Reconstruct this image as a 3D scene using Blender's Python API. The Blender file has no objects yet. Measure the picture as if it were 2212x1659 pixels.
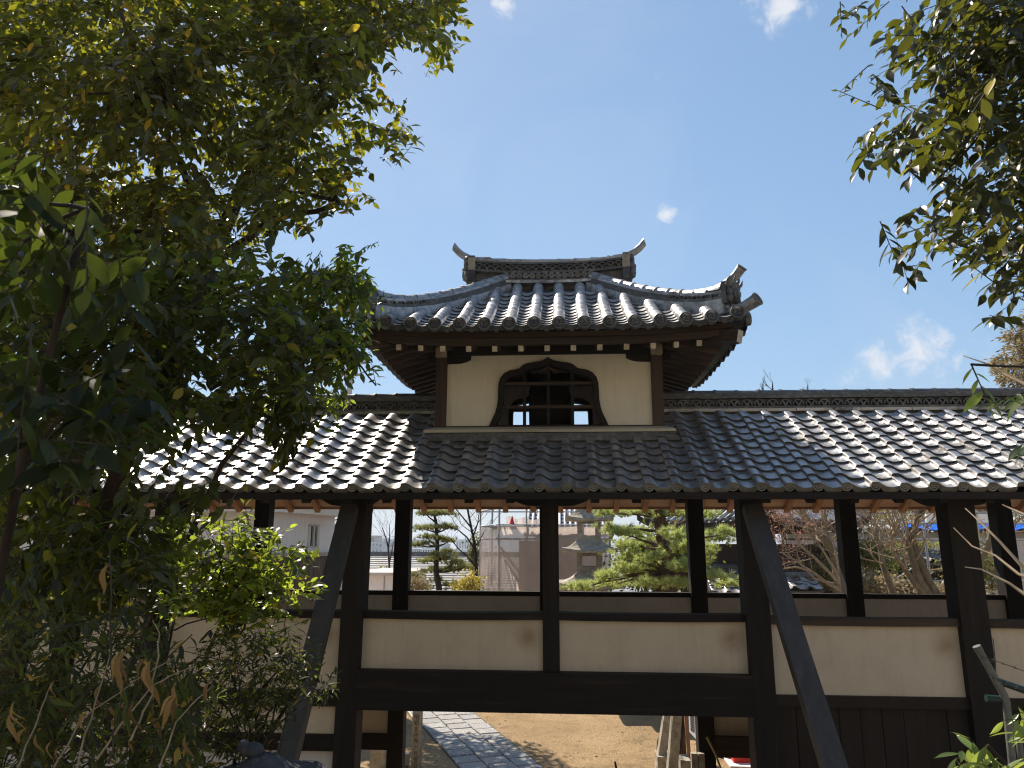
import bpy, math, random
import numpy as np
from mathutils import Vector, Matrix, Euler
R = math.radians
rnd = random.Random(7)
rng = np.random.default_rng(11)
SC = bpy.context.scene
COL = SC.collection

# ------------------------------------------------------------------ camera
EYE = Vector((0.0, 0.0, 3.7))
FPX, CX, CY = 1587.0, 1106.0, 829.5          # focal length and centre for a 2212 px wide picture
PIT, YAW, ROL = R(12.3), R(3.8), R(0.2)
FW = Vector((-math.sin(YAW)*math.cos(PIT), math.cos(YAW)*math.cos(PIT), math.sin(PIT)))
RT = Vector((math.cos(YAW), math.sin(YAW), 0.0))
UP = RT.cross(FW)
RT, UP = math.cos(ROL)*RT + math.sin(ROL)*UP, -math.sin(ROL)*RT + math.cos(ROL)*UP
cam = bpy.data.cameras.new('camera')
cam.sensor_width = 36.0
cam.lens = 36.0*FPX/2212.0
cam.clip_start, cam.clip_end = 0.05, 20000.0
cam.dof.use_dof = True
cam.dof.focus_distance = 9.0
cam.dof.aperture_fstop = cam.lens/3.6        # a phone lens: about 3.6 mm of glass
camo = bpy.data.objects.new('camera', cam)
COL.objects.link(camo)
m3 = Matrix((RT, UP, -FW)).transposed()
camo.matrix_world = Matrix.Translation(EYE) @ m3.to_4x4()
SC.camera = camo

def ray(x, y): return FW*FPX + RT*(x-CX) + UP*(CY-y)
def at(x, y, Y):                              # the point of the depth plane Y seen at (x, y) of the 2212 px picture
    d = ray(x, y); return EYE + d*(Y/d.y)
def atz(x, y, z):
    d = ray(x, y); return EYE + d*((z-EYE.z)/d.z)
def proj(p):
    v = Vector(p)-EYE; d = v.dot(FW)
    return (CX+FPX*v.dot(RT)/d, CY-FPX*v.dot(UP)/d, d)

# ------------------------------------------------------------------ world, sun, exposure
SUN_AZ, SUN_EL = R(-34.0), R(47.0)            # behind the roofs, to the left
w = bpy.data.worlds.new('World'); SC.world = w; w.use_nodes = True
nt = w.node_tree; nt.nodes.clear(); N = nt.nodes.new; L = nt.links.new
wo = N('ShaderNodeOutputWorld'); bg = N('ShaderNodeBackground'); bg.inputs[1].default_value = 0.081
sky = N('ShaderNodeTexSky'); sky.sky_type = 'NISHITA'; sky.sun_disc = False
sky.sun_elevation = SUN_EL; sky.sun_rotation = SUN_AZ
sky.altitude = 400; sky.air_density = 0.8; sky.dust_density = 0.35; sky.ozone_density = 1.8
tc = N('ShaderNodeTexCoord')
nz = N('ShaderNodeTexNoise'); nz.inputs['Scale'].default_value = 34; nz.inputs['Detail'].default_value = 9; nz.inputs['Roughness'].default_value = .66; nz.inputs['Distortion'].default_value = .5
L(tc.outputs['Generated'], nz.inputs['Vector'])
total = None
for (x, y, r, s) in [(1092, 12, .030, .95), (1690, 18, .050, .9), (1660, -10, .05, .7), (1420, 165, .030, .45), (1442, 463, .026, 1.0), (1905, 785, .06, .8), (1990, 765, .075, .85), (1850, 800, .05, .55), (2060, 775, .06, .6),
                     (640, 330, .07, .5), (2140, 790, .06, .6), (760, 180, .05, .35), (1950, 850, .05, .5)]:
    d = ray(x, y).normalized()
    dist = N('ShaderNodeVectorMath'); dist.operation = 'DISTANCE'; dist.inputs[1].default_value = d
    L(tc.outputs['Generated'], dist.inputs[0])
    mr = N('ShaderNodeMapRange'); mr.inputs[1].default_value = r; mr.inputs[2].default_value = 0.0; mr.inputs[3].default_value = 0; mr.inputs[4].default_value = s
    L(dist.outputs['Value'], mr.inputs[0])
    if total is None: total = mr.outputs[0]
    else:
        mx = N('ShaderNodeMath'); mx.operation = 'MAXIMUM'; L(total, mx.inputs[0]); L(mr.outputs[0], mx.inputs[1]); total = mx.outputs[0]
nw = N('ShaderNodeTexNoise'); nw.inputs['Scale'].default_value = 3.2; nw.inputs['Detail'].default_value = 8; nw.inputs['Roughness'].default_value = .6; nw.inputs['Distortion'].default_value = .6
L(tc.outputs['Generated'], nw.inputs['Vector'])
wm_ = N('ShaderNodeMapRange'); wm_.inputs[1].default_value = .5; wm_.inputs[2].default_value = .8; wm_.inputs[3].default_value = 0; wm_.inputs[4].default_value = .14; L(nw.outputs['Fac'], wm_.inputs[0])
ad = N('ShaderNodeMath'); ad.operation = 'MULTIPLY_ADD'; ad.inputs[1].default_value = .62; L(total, ad.inputs[0]); L(nz.outputs['Fac'], ad.inputs[2])
cr = N('ShaderNodeMapRange'); cr.interpolation_type = 'SMOOTHSTEP'; cr.inputs[1].default_value = .72; cr.inputs[2].default_value = 1.12; cr.inputs[3].default_value = 0; cr.inputs[4].default_value = .9
L(ad.outputs[0], cr.inputs[0])
sc = N('ShaderNodeVectorMath'); sc.operation = 'SCALE'; sc.inputs['Scale'].default_value = 1.0
mixc = N('ShaderNodeMix'); mixc.data_type = 'RGBA'; mixc.inputs['B'].default_value = (5.2, 5.3, 5.6, 1)
# bright parts of the sky rolled off evenly by their luminance, as the camera did
hs = N('ShaderNodeHueSaturation'); hs.inputs['Saturation'].default_value = 1.0; hs.inputs['Hue'].default_value = .487; L(sky.outputs[0], hs.inputs['Color'])
bw = N('ShaderNodeRGBToBW'); L(hs.outputs[0], bw.inputs[0])
dv = N('ShaderNodeMath'); dv.operation = 'MULTIPLY_ADD'; dv.inputs[1].default_value = 1/2.6/2.15; dv.inputs[2].default_value = 1/2.15; L(bw.outputs[0], dv.inputs[0])
iv = N('ShaderNodeMath'); iv.operation = 'DIVIDE'; iv.inputs[0].default_value = 1.0; L(dv.outputs[0], iv.inputs[1])
L(hs.outputs[0], sc.inputs[0]); L(iv.outputs[0], sc.inputs['Scale'])
mxw = N('ShaderNodeMath'); mxw.operation = 'MAXIMUM'; L(cr.outputs[0], mxw.inputs[0]); L(wm_.outputs[0], mxw.inputs[1]); L(mxw.outputs[0], mixc.inputs['Factor']); L(sc.outputs[0], mixc.inputs['A'])
L(mixc.outputs['Result'], bg.inputs[0]); L(bg.outputs[0], wo.inputs[0])

sl = bpy.data.lights.new('sun', 'SUN'); sl.energy = 4.1; sl.angle = R(0.53); sl.color = (1.0, .89, .74)
so = bpy.data.objects.new('sun', sl); COL.objects.link(so); so.location = (-20, 30, 40)
sdir = Vector((math.sin(SUN_AZ)*math.cos(SUN_EL), math.cos(SUN_AZ)*math.cos(SUN_EL), math.sin(SUN_EL)))
so.rotation_euler = sdir.to_track_quat('Z', 'Y').to_euler()
SC.view_settings.view_transform = 'Standard'; SC.view_settings.look = 'None'
SC.view_settings.exposure = 1.0; SC.view_settings.gamma = 1.0
SC.view_settings.use_curve_mapping = False
SC.render.engine = 'CYCLES'
SC.cycles.max_bounces = 10; SC.cycles.diffuse_bounces = 5; SC.cycles.transparent_max_bounces = 8
SC.cycles.use_denoising = True; SC.cycles.filter_width = 1.15

# ------------------------------------------------------------------ materials
def newmat(name):
    m = bpy.data.materials.new(name); m.use_nodes = True
    t = m.node_tree; return m, t, t.nodes['Principled BSDF']
def ramp(t, fac, stops):
    r = t.nodes.new('ShaderNodeValToRGB'); e = r.color_ramp.elements
    e[0].position, e[0].color = stops[0][0], (*stops[0][1], 1)
    e[1].position, e[1].color = stops[-1][0], (*stops[-1][1], 1)
    for p, c in stops[1:-1]:
        k = e.new(p); k.color = (*c, 1)
    t.links.new(fac, r.inputs[0]); return r.outputs[0]
def noise(t, scale, stretch=(1, 1, 1), detail=6, rough=.6, coord='Object', offset=True):
    c = t.nodes.new('ShaderNodeTexCoord'); mp = t.nodes.new('ShaderNodeMapping'); mp.inputs['Scale'].default_value = stretch
    t.links.new(c.outputs[coord], mp.inputs['Vector'])
    v = mp.outputs[0]
    if offset:
        oi = t.nodes.new('ShaderNodeObjectInfo'); s = t.nodes.new('ShaderNodeVectorMath'); s.operation = 'SCALE'
        cb = t.nodes.new('ShaderNodeCombineXYZ')
        for k in range(3): t.links.new(oi.outputs['Random'], cb.inputs[k])
        s.inputs['Scale'].default_value = 37.0; t.links.new(cb.outputs[0], s.inputs[0])
        a = t.nodes.new('ShaderNodeVectorMath'); t.links.new(v, a.inputs[0]); t.links.new(s.outputs[0], a.inputs[1]); v = a.outputs[0]
    n = t.nodes.new('ShaderNodeTexNoise'); n.inputs['Scale'].default_value = scale; n.inputs['Detail'].default_value = detail; n.inputs['Roughness'].default_value = rough
    t.links.new(v, n.inputs['Vector']); return n.outputs['Fac']
def geonoise(t, scale, detail=5):
    g = t.nodes.new('ShaderNodeNewGeometry'); n = t.nodes.new('ShaderNodeTexNoise')
    n.inputs['Scale'].default_value = scale; n.inputs['Detail'].default_value = detail; n.inputs['Roughness'].default_value = .62
    t.links.new(g.outputs['Position'], n.inputs['Vector']); return n.outputs['Fac']
def mixcol(t, f, a, b, mode='MIX'):
    m = t.nodes.new('ShaderNodeMix'); m.data_type = 'RGBA'; m.blend_type = mode
    for k, v in (('Factor', f), ('A', a), ('B', b)):
        if isinstance(v, (int, float)): m.inputs[k].default_value = v
        elif isinstance(v, tuple): m.inputs[k].default_value = (*v, 1)
        else: t.links.new(v, m.inputs[k])
    return m.outputs['Result']
def mrange(t, v, a, b, c, d):
    m = t.nodes.new('ShaderNodeMapRange'); t.links.new(v, m.inputs[0])
    for i, x in enumerate((a, b, c, d)): m.inputs[i+1].default_value = x
    return m.outputs[0]
def bump(t, bs, h, strength, dist=.01):
    b = t.nodes.new('ShaderNodeBump'); b.inputs['Strength'].default_value = strength; b.inputs['Distance'].default_value = dist
    t.links.new(h, b.inputs['Height']); t.links.new(b.outputs[0], bs.inputs['Normal'])
def objval(t, col, amount):
    oi = t.nodes.new('ShaderNodeObjectInfo'); f = mrange(t, oi.outputs['Random'], 0, 1, 1-amount, 1+amount)
    h = t.nodes.new('ShaderNodeHueSaturation'); t.links.new(f, h.inputs['Value']); t.links.new(col, h.inputs['Color']); return h.outputs[0]
def simple(name, stops, scale=6, stretch=(1, 1, 1), rough=.75, bmp=.3, bscale=None, bdist=.006, metal=0., vary=.12, spec=.4, coord='Object'):
    m, t, b = newmat(name)
    n = noise(t, scale, stretch, coord=coord)
    c = ramp(t, n, stops)
    if vary: c = objval(t, c, vary)
    t.links.new(c, b.inputs['Base Color']); b.inputs['Roughness'].default_value = rough; b.inputs['Metallic'].default_value = metal
    b.inputs['Specular IOR Level'].default_value = spec
    if bmp: bump(t, b, noise(t, bscale or scale*4, stretch, coord=coord), bmp, bdist)
    return m

WOODX = simple('dark timber along x', [(.25, (.008, .0058, .0048)), (.6, (.016, .0115, .0092)), (.8, (.05, .036, .028))], 9, (.12, 1.6, 1.6), .72, .5, spec=.3)
WOODZ = simple('dark timber along z', [(.25, (.008, .0058, .0048)), (.6, (.016, .0115, .0092)), (.8, (.055, .04, .031))], 9, (1.6, 1.6, .12), .72, .5, spec=.3)
BROWNX = simple('brown timber along x', [(.2, (.022, .0135, .009)), (.55, (.055, .034, .022)), (.85, (.11, .072, .047))], 7, (.12, 1.8, 1.8), .75, .45)
BROWNZ = simple('brown timber along z', [(.2, (.028, .017, .012)), (.55, (.06, .037, .025)), (.85, (.10, .065, .042))], 7, (1.8, 1.8, .12), .75, .45)
BROWNY = simple('brown timber along y', [(.2, (.04, .022, .015)), (.55, (.095, .055, .036)), (.85, (.15, .09, .06))], 7, (1.8, .15, 1.8), .75, .4)
WARM = simple('warm cedar along y', [(.2, (.22, .11, .06)), (.5, (.36, .2, .115)), (.85, (.46, .29, .18))], 8, (1.8, .15, 1.8), .7, .3)
WARMX = simple('pale cedar boards', [(.2, (.33, .2, .13)), (.5, (.46, .31, .21)), (.85, (.55, .39, .28))], 8, (.12, 1.5, 1.5), .72, .25)
PALEEND = simple('pale painted rafter end', [(.3, (.36, .31, .23)), (.55, (.55, .5, .39)), (.8, (.6, .55, .44))], 30, rough=.8, bmp=.2, vary=.18)
SILL = simple('weathered sill board', [(.25, (.30, .26, .18)), (.55, (.46, .41, .30)), (.85, (.52, .48, .37))], 8, (.2, 1.5, 1.5), .8, .3)
BRACE = simple('grey weathered brace timber', [(.2, (.024, .022, .021)), (.55, (.046, .042, .04)), (.85, (.09, .082, .076))], 8, (1.7, 1.7, .14), .62, .5, spec=.5)
PLANKD = simple('dark fence boards', [(.2, (.010, .007, .005)), (.6, (.022, .014, .010)), (.9, (.036, .024, .018))], 8, (1.7, 1.7, .15), .75, .4)

def plaster(name, stops, mark=None, sc_=3):
    m, t, b = newmat(name)
    n = geonoise(t, sc_, 7); c = ramp(t, n, stops)
    g = geonoise(t, 60, 3); c = mixcol(t, mrange(t, g, .60, .72, 0, .25), c, (.25, .2, .13))
    st = mrange(t, noise(t, 5, (4, 4, .35), 5), .52, .72, 0, .17); c = mixcol(t, st, c, (.30, .23, .145))
    if mark:                                  # a round water stain near the upper right corner (object origin)
        tcn = t.nodes.new('ShaderNodeTexCoord'); d = t.nodes.new('ShaderNodeVectorMath'); d.operation = 'DISTANCE'; d.inputs[1].default_value = (-.13, 0, -.13)
        t.links.new(tcn.outputs['Object'], d.inputs[0])
        f = mrange(t, d.outputs['Value'], .17, .0, 0, .85)
        n2 = mrange(t, noise(t, 9), .3, .7, .5, 1.0)
        mm = t.nodes.new('ShaderNodeMath'); mm.operation = 'MULTIPLY'; t.links.new(f, mm.inputs[0]); t.links.new(n2, mm.inputs[1])
        c = mixcol(t, mm.outputs[0], c, mark)
    t.links.new(c, b.inputs['Base Color']); b.inputs['Roughness'].default_value = .9; b.inputs['Specular IOR Level'].default_value = .2
    bump(t, b, geonoise(t, 45, 4), .15, .004)
    return m
PLASTER = plaster('cream plaster', [(.25, (.52, .44, .335)), (.5, (.60, .515, .40)), (.8, (.65, .565, .445))], (.22, .115, .03))
PLASTERT = plaster('tower cream plaster', [(.25, (.62, .57, .45)), (.5, (.68, .63, .505)), (.8, (.72, .67, .545))])
PLASTERG = plaster('grey plaster', [(.25, (.52, .49, .475)), (.5, (.6, .57, .555)), (.8, (.65, .62, .6))])
WHITE = plaster('white wall plaster', [(.25, (.74, .72, .74)), (.5, (.8, .78, .79)), (.8, (.82, .8, .81))], sc_=.8)

def tilemat(name, dark, mid, light, rough0=.28, rough1=.5, metal=.5, moss=(.07, .065, .035), mossamt=.5, mark=False):
    m, t, b = newmat(name)
    n = geonoise(t, 2.2, 6); n2 = noise(t, 13, detail=5, rough=.5)
    c = ramp(t, n2, [(.25, dark), (.5, mid), (.8, light)])
    c = objval(t, c, .16)
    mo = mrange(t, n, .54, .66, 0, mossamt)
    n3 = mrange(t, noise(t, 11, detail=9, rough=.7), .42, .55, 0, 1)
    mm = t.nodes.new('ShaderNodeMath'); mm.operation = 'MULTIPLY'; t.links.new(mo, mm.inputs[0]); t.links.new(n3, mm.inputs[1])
    if mark:                                  # ragged darker band in the dish of the tile, in some parts of the roof
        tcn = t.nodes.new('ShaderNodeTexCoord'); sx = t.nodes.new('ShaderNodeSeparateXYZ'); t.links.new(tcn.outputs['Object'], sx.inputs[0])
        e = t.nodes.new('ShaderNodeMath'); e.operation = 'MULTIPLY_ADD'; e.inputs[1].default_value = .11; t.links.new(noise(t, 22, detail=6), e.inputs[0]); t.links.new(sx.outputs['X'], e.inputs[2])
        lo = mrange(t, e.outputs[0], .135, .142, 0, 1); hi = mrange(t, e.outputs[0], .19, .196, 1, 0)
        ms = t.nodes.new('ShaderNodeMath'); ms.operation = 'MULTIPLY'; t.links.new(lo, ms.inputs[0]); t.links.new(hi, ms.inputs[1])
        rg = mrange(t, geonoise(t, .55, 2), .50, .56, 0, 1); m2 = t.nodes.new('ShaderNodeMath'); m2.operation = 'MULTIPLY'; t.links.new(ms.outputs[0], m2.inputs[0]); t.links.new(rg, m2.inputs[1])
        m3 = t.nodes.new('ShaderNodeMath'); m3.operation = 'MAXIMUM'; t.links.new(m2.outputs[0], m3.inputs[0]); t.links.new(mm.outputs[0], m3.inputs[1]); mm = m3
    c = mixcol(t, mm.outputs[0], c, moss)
    t.links.new(c, b.inputs['Base Color'])
    rr = mrange(t, n2, .3, .75, rough0, rough1)
    ra = t.nodes.new('ShaderNodeMath'); ra.operation = 'MULTIPLY_ADD'; ra.inputs[1].default_value = .45; t.links.new(mm.outputs[0], ra.inputs[0]); t.links.new(rr, ra.inputs[2])
    t.links.new(ra.outputs[0], b.inputs['Roughness'])
    me = mrange(t, mm.outputs[0], 0, .6, metal, 0); t.links.new(me, b.inputs['Metallic'])
    b.inputs['Specular IOR Level'].default_value = .55
    bump(t, b, noise(t, 60, detail=3), .05, .002)
    return m
TILE = tilemat('silver smoked roof tile', (.26, .255, .255), (.385, .385, .395), (.51, .51, .515), .27, .46, .62, (.125, .10, .075), .85, mark=True)
TILET = tilemat('weathered tower tile', (.15, .15, .16), (.36, .365, .38), (.60, .595, .59), .28, .55, .5, (.08, .075, .07), .85)
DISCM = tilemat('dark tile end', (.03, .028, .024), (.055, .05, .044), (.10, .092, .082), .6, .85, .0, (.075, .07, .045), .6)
TILED = tilemat('dark ridge tile', (.05, .05, .05), (.10, .10, .10), (.22, .22, .22), .45, .7, .2, (.06, .055, .035), .6)
TILEE = tilemat('mossy eave tile', (.08, .078, .066), (.155, .15, .125), (.26, .25, .21), .55, .8, .05, (.075, .07, .045), .8)
STONE = simple('lichened granite', [(.2, (.14, .125, .10)), (.5, (.34, .31, .25)), (.8, (.52, .475, .39))], 9, rough=.9, bmp=.6, bscale=40, bdist=.01)
STONED = simple('dark lantern stone', [(.2, (.03, .03, .034)), (.5, (.065, .065, .072)), (.85, (.13, .13, .135))], 11, rough=.85, bmp=.6, bscale=45, bdist=.008)
BARK = simple('tree bark', [(.2, (.018, .013, .010)), (.55, (.045, .033, .025)), (.85, (.09, .07, .055))], 12, (1, 1, .3), .9, .8, spec=.2)
BARKP = simple('pine bark', [(.3, (.035, .022, .016)), (.55, (.12, .075, .05)), (.8, (.22, .15, .105))], 14, (1, 1, .3), .92, 1., 30, .03, spec=.2)
BARKM = simple('mossy maple bark', [(.2, (.06, .045, .03)), (.5, (.20, .16, .11)), (.75, (.26, .24, .12))], 10, (1, 1, .5), .92, .7, spec=.2)
STEEL = simple('galvanised pipe', [(.3, (.34, .35, .36)), (.6, (.45, .46, .47)), (.8, (.36, .30, .24))], 12, rough=.5, bmp=.1, metal=.5, vary=.1)
RED = simple('red plastic', [(.3, (.55, .02, .015)), (.7, (.68, .035, .02))], 8, rough=.5, bmp=0, vary=0)
BLUE = simple('blue tarpaulin', [(.3, (.01, .10, .55)), (.6, (.02, .17, .75)), (.8, (.05, .28, .8))], 9, rough=.45, bmp=.8, bscale=6, bdist=.05, vary=.05)

# ------------------------------------------------------------------ mesh helpers
class MB:
    def __init__(s): s.v, s.f, s.m, s.s = [], [], [], []
    def add(s, vs, fs, mi=0, sm=False):
        o = len(s.v); s.v.extend([tuple(v) for v in vs])
        for f in fs: s.f.append(tuple(i+o for i in f)); s.m.append(mi); s.s.append(sm)
        return s
    def box(s, x0, x1, y0, y1, z0, z1, mi=0):
        v = [(x, y, z) for z in (z0, z1) for y in (y0, y1) for x in (x0, x1)]
        return s.add(v, [(0, 2, 3, 1), (4, 5, 7, 6), (0, 1, 5, 4), (2, 6, 7, 3), (0, 4, 6, 2), (1, 3, 7, 5)], mi)
    def bar(s, p, q, w, h, upv=(0, 0, 1), mi=0, taper=1., endmi=None):
        p, q = Vector(p), Vector(q); d = (q-p).normalized(); u = Vector(upv); sx = d.cross(u).normalized(); uu = sx.cross(d)
        v = []
        for c, k in ((p, 1.), (q, taper)):
            for a, b in ((-1, -1), (1, -1), (1, 1), (-1, 1)): v.append(c + sx*(a*w/2*k) + uu*(b*h/2*k))
        s.add(v, [(0, 1, 5, 4), (1, 2, 6, 5), (2, 3, 7, 6), (3, 0, 4, 7)], mi)
        s.add(v[:4], [(3, 2, 1, 0)], mi if endmi is None else endmi); s.add(v[4:], [(0, 1, 2, 3)], mi)
        return s
    def tube(s, pts, rad, n=8, mi=0, cap=True, sm=True):
        pts = [Vector(p) for p in pts]; rs = rad if isinstance(rad, (list, tuple)) else [rad]*len(pts)
        vs = []; prev = None
        for i, p in enumerate(pts):
            d = (pts[min(i+1, len(pts)-1)]-pts[max(i-1, 0)]).normalized()
            if prev is None:
                a = Vector((0, 0, 1)) if abs(d.z) < .9 else Vector((1, 0, 0)); sx = d.cross(a).normalized()
            else: sx = (prev - d*prev.dot(d)).normalized()
            prev = sx; sy = d.cross(sx)
            for k in range(n):
                t = 2*math.pi*k/n; vs.append(p + (sx*math.cos(t)+sy*math.sin(t))*rs[i])
        fs = []
        for i in range(len(pts)-1):
            for k in range(n): fs.append((i*n+k, i*n+(k+1) % n, (i+1)*n+(k+1) % n, (i+1)*n+k))
        s.add(vs, fs, mi, sm)
        if cap:
            s.add(vs[:n], [tuple(range(n))[::-1]], mi); s.add(vs[-n:], [tuple(range(n))], mi)
        return s
    def lathe(s, prof, c=(0, 0, 0), n=16, mi=0, sm=True, axis='z'):
        vs = []
        for r, h in prof:
            for k in range(n):
                t = 2*math.pi*k/n; a, b = r*math.cos(t), r*math.sin(t)
                vs.append((c[0]+a, c[1]+b, c[2]+h) if axis == 'z' else (c[0]+a, c[1]+h, c[2]+b))
        fs = []
        for i in range(len(prof)-1):
            for k in range(n): fs.append((i*n+k, i*n+(k+1) % n, (i+1)*n+(k+1) % n, (i+1)*n+k))
        return s.add(vs, fs, mi, sm)
    def prism(s, outline, y0, y1, mi=0):              # outline of (x, z) extruded along y
        n = len(outline); v = [(x, y0, z) for x, z in outline]+[(x, y1, z) for x, z in outline]
        fs = [tuple(range(n)), tuple(range(2*n-1, n-1, -1))]+[(i, i+n, (i+1) % n+n, (i+1) % n) for i in range(n)]
        return s.add(v, fs, mi)
    def prismx(s, outline, x0, x1, mi=0):             # outline of (y, z) extruded along x
        n = len(outline); v = [(x0, y, z) for y, z in outline]+[(x1, y, z) for y, z in outline]
        fs = [tuple(range(n)), tuple(range(2*n-1, n-1, -1))]+[(i, i+n, (i+1) % n+n, (i+1) % n) for i in range(n)]
        return s.add(v, fs, mi)
    def blob(s, c, r, seed=0, jit=.25, mi=0, n=6, m=8):
        q = random.Random(seed); vs = []
        rx, ry, rz = r if isinstance(r, (tuple, list)) else (r, r, r)
        for i in range(n+1):
            ph = math.pi*i/n
            for k in range(m):
                t = 2*math.pi*k/m; j = 1+q.uniform(-jit, jit)
                vs.append((c[0]+rx*j*math.sin(ph)*math.cos(t), c[1]+ry*j*math.sin(ph)*math.sin(t), c[2]+rz*j*math.cos(ph)))
        fs = [(i*m+k, (i+1)*m+k, (i+1)*m+(k+1) % m, i*m+(k+1) % m) for i in range(n) for k in range(m)]
        return s.add(vs, fs, mi, True)
    def mesh(s, name, mats):
        me = bpy.data.meshes.new(name); me.from_pydata(s.v, [], s.f)
        for m in (mats if isinstance(mats, (list, tuple)) else [mats]): me.materials.append(m)
        me.polygons.foreach_set('material_index', s.m); me.polygons.foreach_set('use_smooth', s.s)
        me.update(); return me

WP = {}
def setp(o, label=None, cat=None, group=None, kind=None):
    if label: o['label'] = label
    if cat: o['category'] = cat
    if group: o['group'] = group
    if kind: o['kind'] = kind
    return o
def thing(name, loc, label, cat, group=None):
    o = bpy.data.objects.new(name, None); COL.objects.link(o); o.location = loc; o.empty_display_size = .2
    WP[o] = Vector(loc); return setp(o, label, cat, group)
def link(name, me, parent=None, loc=(0, 0, 0), rot=None, scale=None):
    """link a mesh as one object; loc and rot are world values, the parents are never turned"""
    o = bpy.data.objects.new(name, me); COL.objects.link(o); loc = Vector(loc)
    WP[o] = loc.copy()
    if parent is not None:
        o.parent = parent; o.location = loc - WP[parent]
    else: o.location = loc
    if rot is not None:
        o.rotation_euler = rot.to_euler() if isinstance(rot, Matrix) else rot
    if scale is not None: o.scale = scale
    return o
def part(name, mb, mats, parent=None, origin=None, **kw):
    """a mesh given in world coordinates, stored relative to its own origin"""
    if origin is None: origin = WP[parent] if parent is not None else Vector((0, 0, 0))
    ox, oy, oz = origin
    mb.v = [(x-ox, y-oy, z-oz) for x, y, z in mb.v]
    o = link(name, mb.mesh(name, mats), parent, origin)
    return setp(o, **kw) if kw else o
def npmesh(name, V, F, mats, smooth=False, mi=None):
    V = np.asarray(V, np.float32).reshape(-1, 3); F = np.asarray(F, np.int32); k = F.shape[1]
    me = bpy.data.meshes.new(name); me.vertices.add(len(V)); me.vertices.foreach_set('co', V.ravel())
    me.loops.add(F.size); me.loops.foreach_set('vertex_index', F.ravel())
    me.polygons.add(len(F)); me.polygons.foreach_set('loop_start', np.arange(0, F.size, k, dtype=np.int32))
    me.polygons.foreach_set('use_smooth', np.full(len(F), smooth))
    for m in (mats if isinstance(mats, (list, tuple)) else [mats]): me.materials.append(m)
    if mi is not None: me.polygons.foreach_set('material_index', np.asarray(mi, np.int32))
    me.update(calc_edges=True); return me
def scatter(tv, tf, Mx):
    """copies of a template (tv, tf) under the matrices Mx (n,3,4), as one vertex and one face array"""
    tv = np.asarray(tv, float); tf = np.asarray(tf); n = len(Mx)
    V = np.einsum('nij,vj->nvi', Mx[:, :, :3], tv) + Mx[:, None, :, 3]
    F = (tf[None] + (np.arange(n)*len(tv))[:, None, None]).reshape(-1, tf.shape[1])
    return V.reshape(-1, 3), F
# ------------------------------------------------------------------ ground, path
def dirtmat():
    m, t, b = newmat('sandy courtyard earth')
    n = geonoise(t, .9, 8); f = geonoise(t, 38, 6); g = geonoise(t, 9, 6)
    c = ramp(t, n, [(.3, (.23, .155, .08)), (.5, (.36, .25, .135)), (.68, (.44, .315, .18))])
    c = mixcol(t, mrange(t, f, .48, .58, 0, .85), c, (.17, .115, .065))
    c = mixcol(t, mrange(t, f, .42, .34, 0, .6), c, (.72, .57, .38))
    c = mixcol(t, mrange(t, g, .54, .64, 0, .6), c, (.20, .14, .08)); c = mixcol(t, mrange(t, geonoise(t, 2.3, 8), .55, .66, 0, .6), c, (.15, .115, .07))
    far = t.nodes.new('ShaderNodeNewGeometry'); sp = t.nodes.new('ShaderNodeSeparateXYZ'); t.links.new(far.outputs['Position'], sp.inputs[0])
    c = mixcol(t, mrange(t, sp.outputs['Y'], 45, 70, 0, 1), c, ramp(t, geonoise(t, .02, 6), [(.35, (.06, .075, .045)), (.5, (.16, .16, .15)), (.65, (.24, .24, .24))]))
    nearm = mrange(t, sp.outputs['Y'], 7, 5.5, 0, 1); c = mixcol(t, nearm, c, ramp(t, geonoise(t, 7, 6), [(.35, (.14, .12, .09)), (.6, (.32, .275, .205))]))  # near ground and the added slope, toned to bounce warm fill
    t.links.new(c, b.inputs['Base Color']); b.inputs['Roughness'].default_value = .95; b.inputs['Specular IOR Level'].default_value = .15
    bump(t, b, f, .9, .02)
    return m
def height(x, y):
    t = min(1, max(0, (5.4-y)/3.9)); z = 2.1*t*t*(3-2*t)
    if y < -3: z += min(24., (-3-y)*.75)  # unseen slope added behind the camera to cut low sky and bounce fill
    if y > 34: 
        u = min(1, (y-34)/110); z -= 26*u*u*(3-2*u)
    return z
ys = [-80, -50, -35, -25, -15, -8, -4.5, -3, -2] + [-1+.5*i for i in range(16)] + [8+1.0*i for i in range(27)] + [36+6*i for i in range(20)] + [170, 220, 320, 500, 800, 1300, 2200, 4000, 7000, 12000]
us = np.concatenate([-np.geomspace(1, .02, 14), [0], np.geomspace(.02, 1, 14)])
V, F = [], []
for y in ys:
    half = 60 + max(0, y)*1.15
    for u in us: V.append((u*half, y, height(u*half, y)))
nu = len(us)
for i in range(len(ys)-1):
    for k in range(nu-1): F.append((i*nu+k, i*nu+k+1, (i+1)*nu+k+1, (i+1)*nu+k))
DIRT = dirtmat()
setp(link('ground', npmesh('ground', V, F, DIRT, True)), kind='structure')

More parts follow.
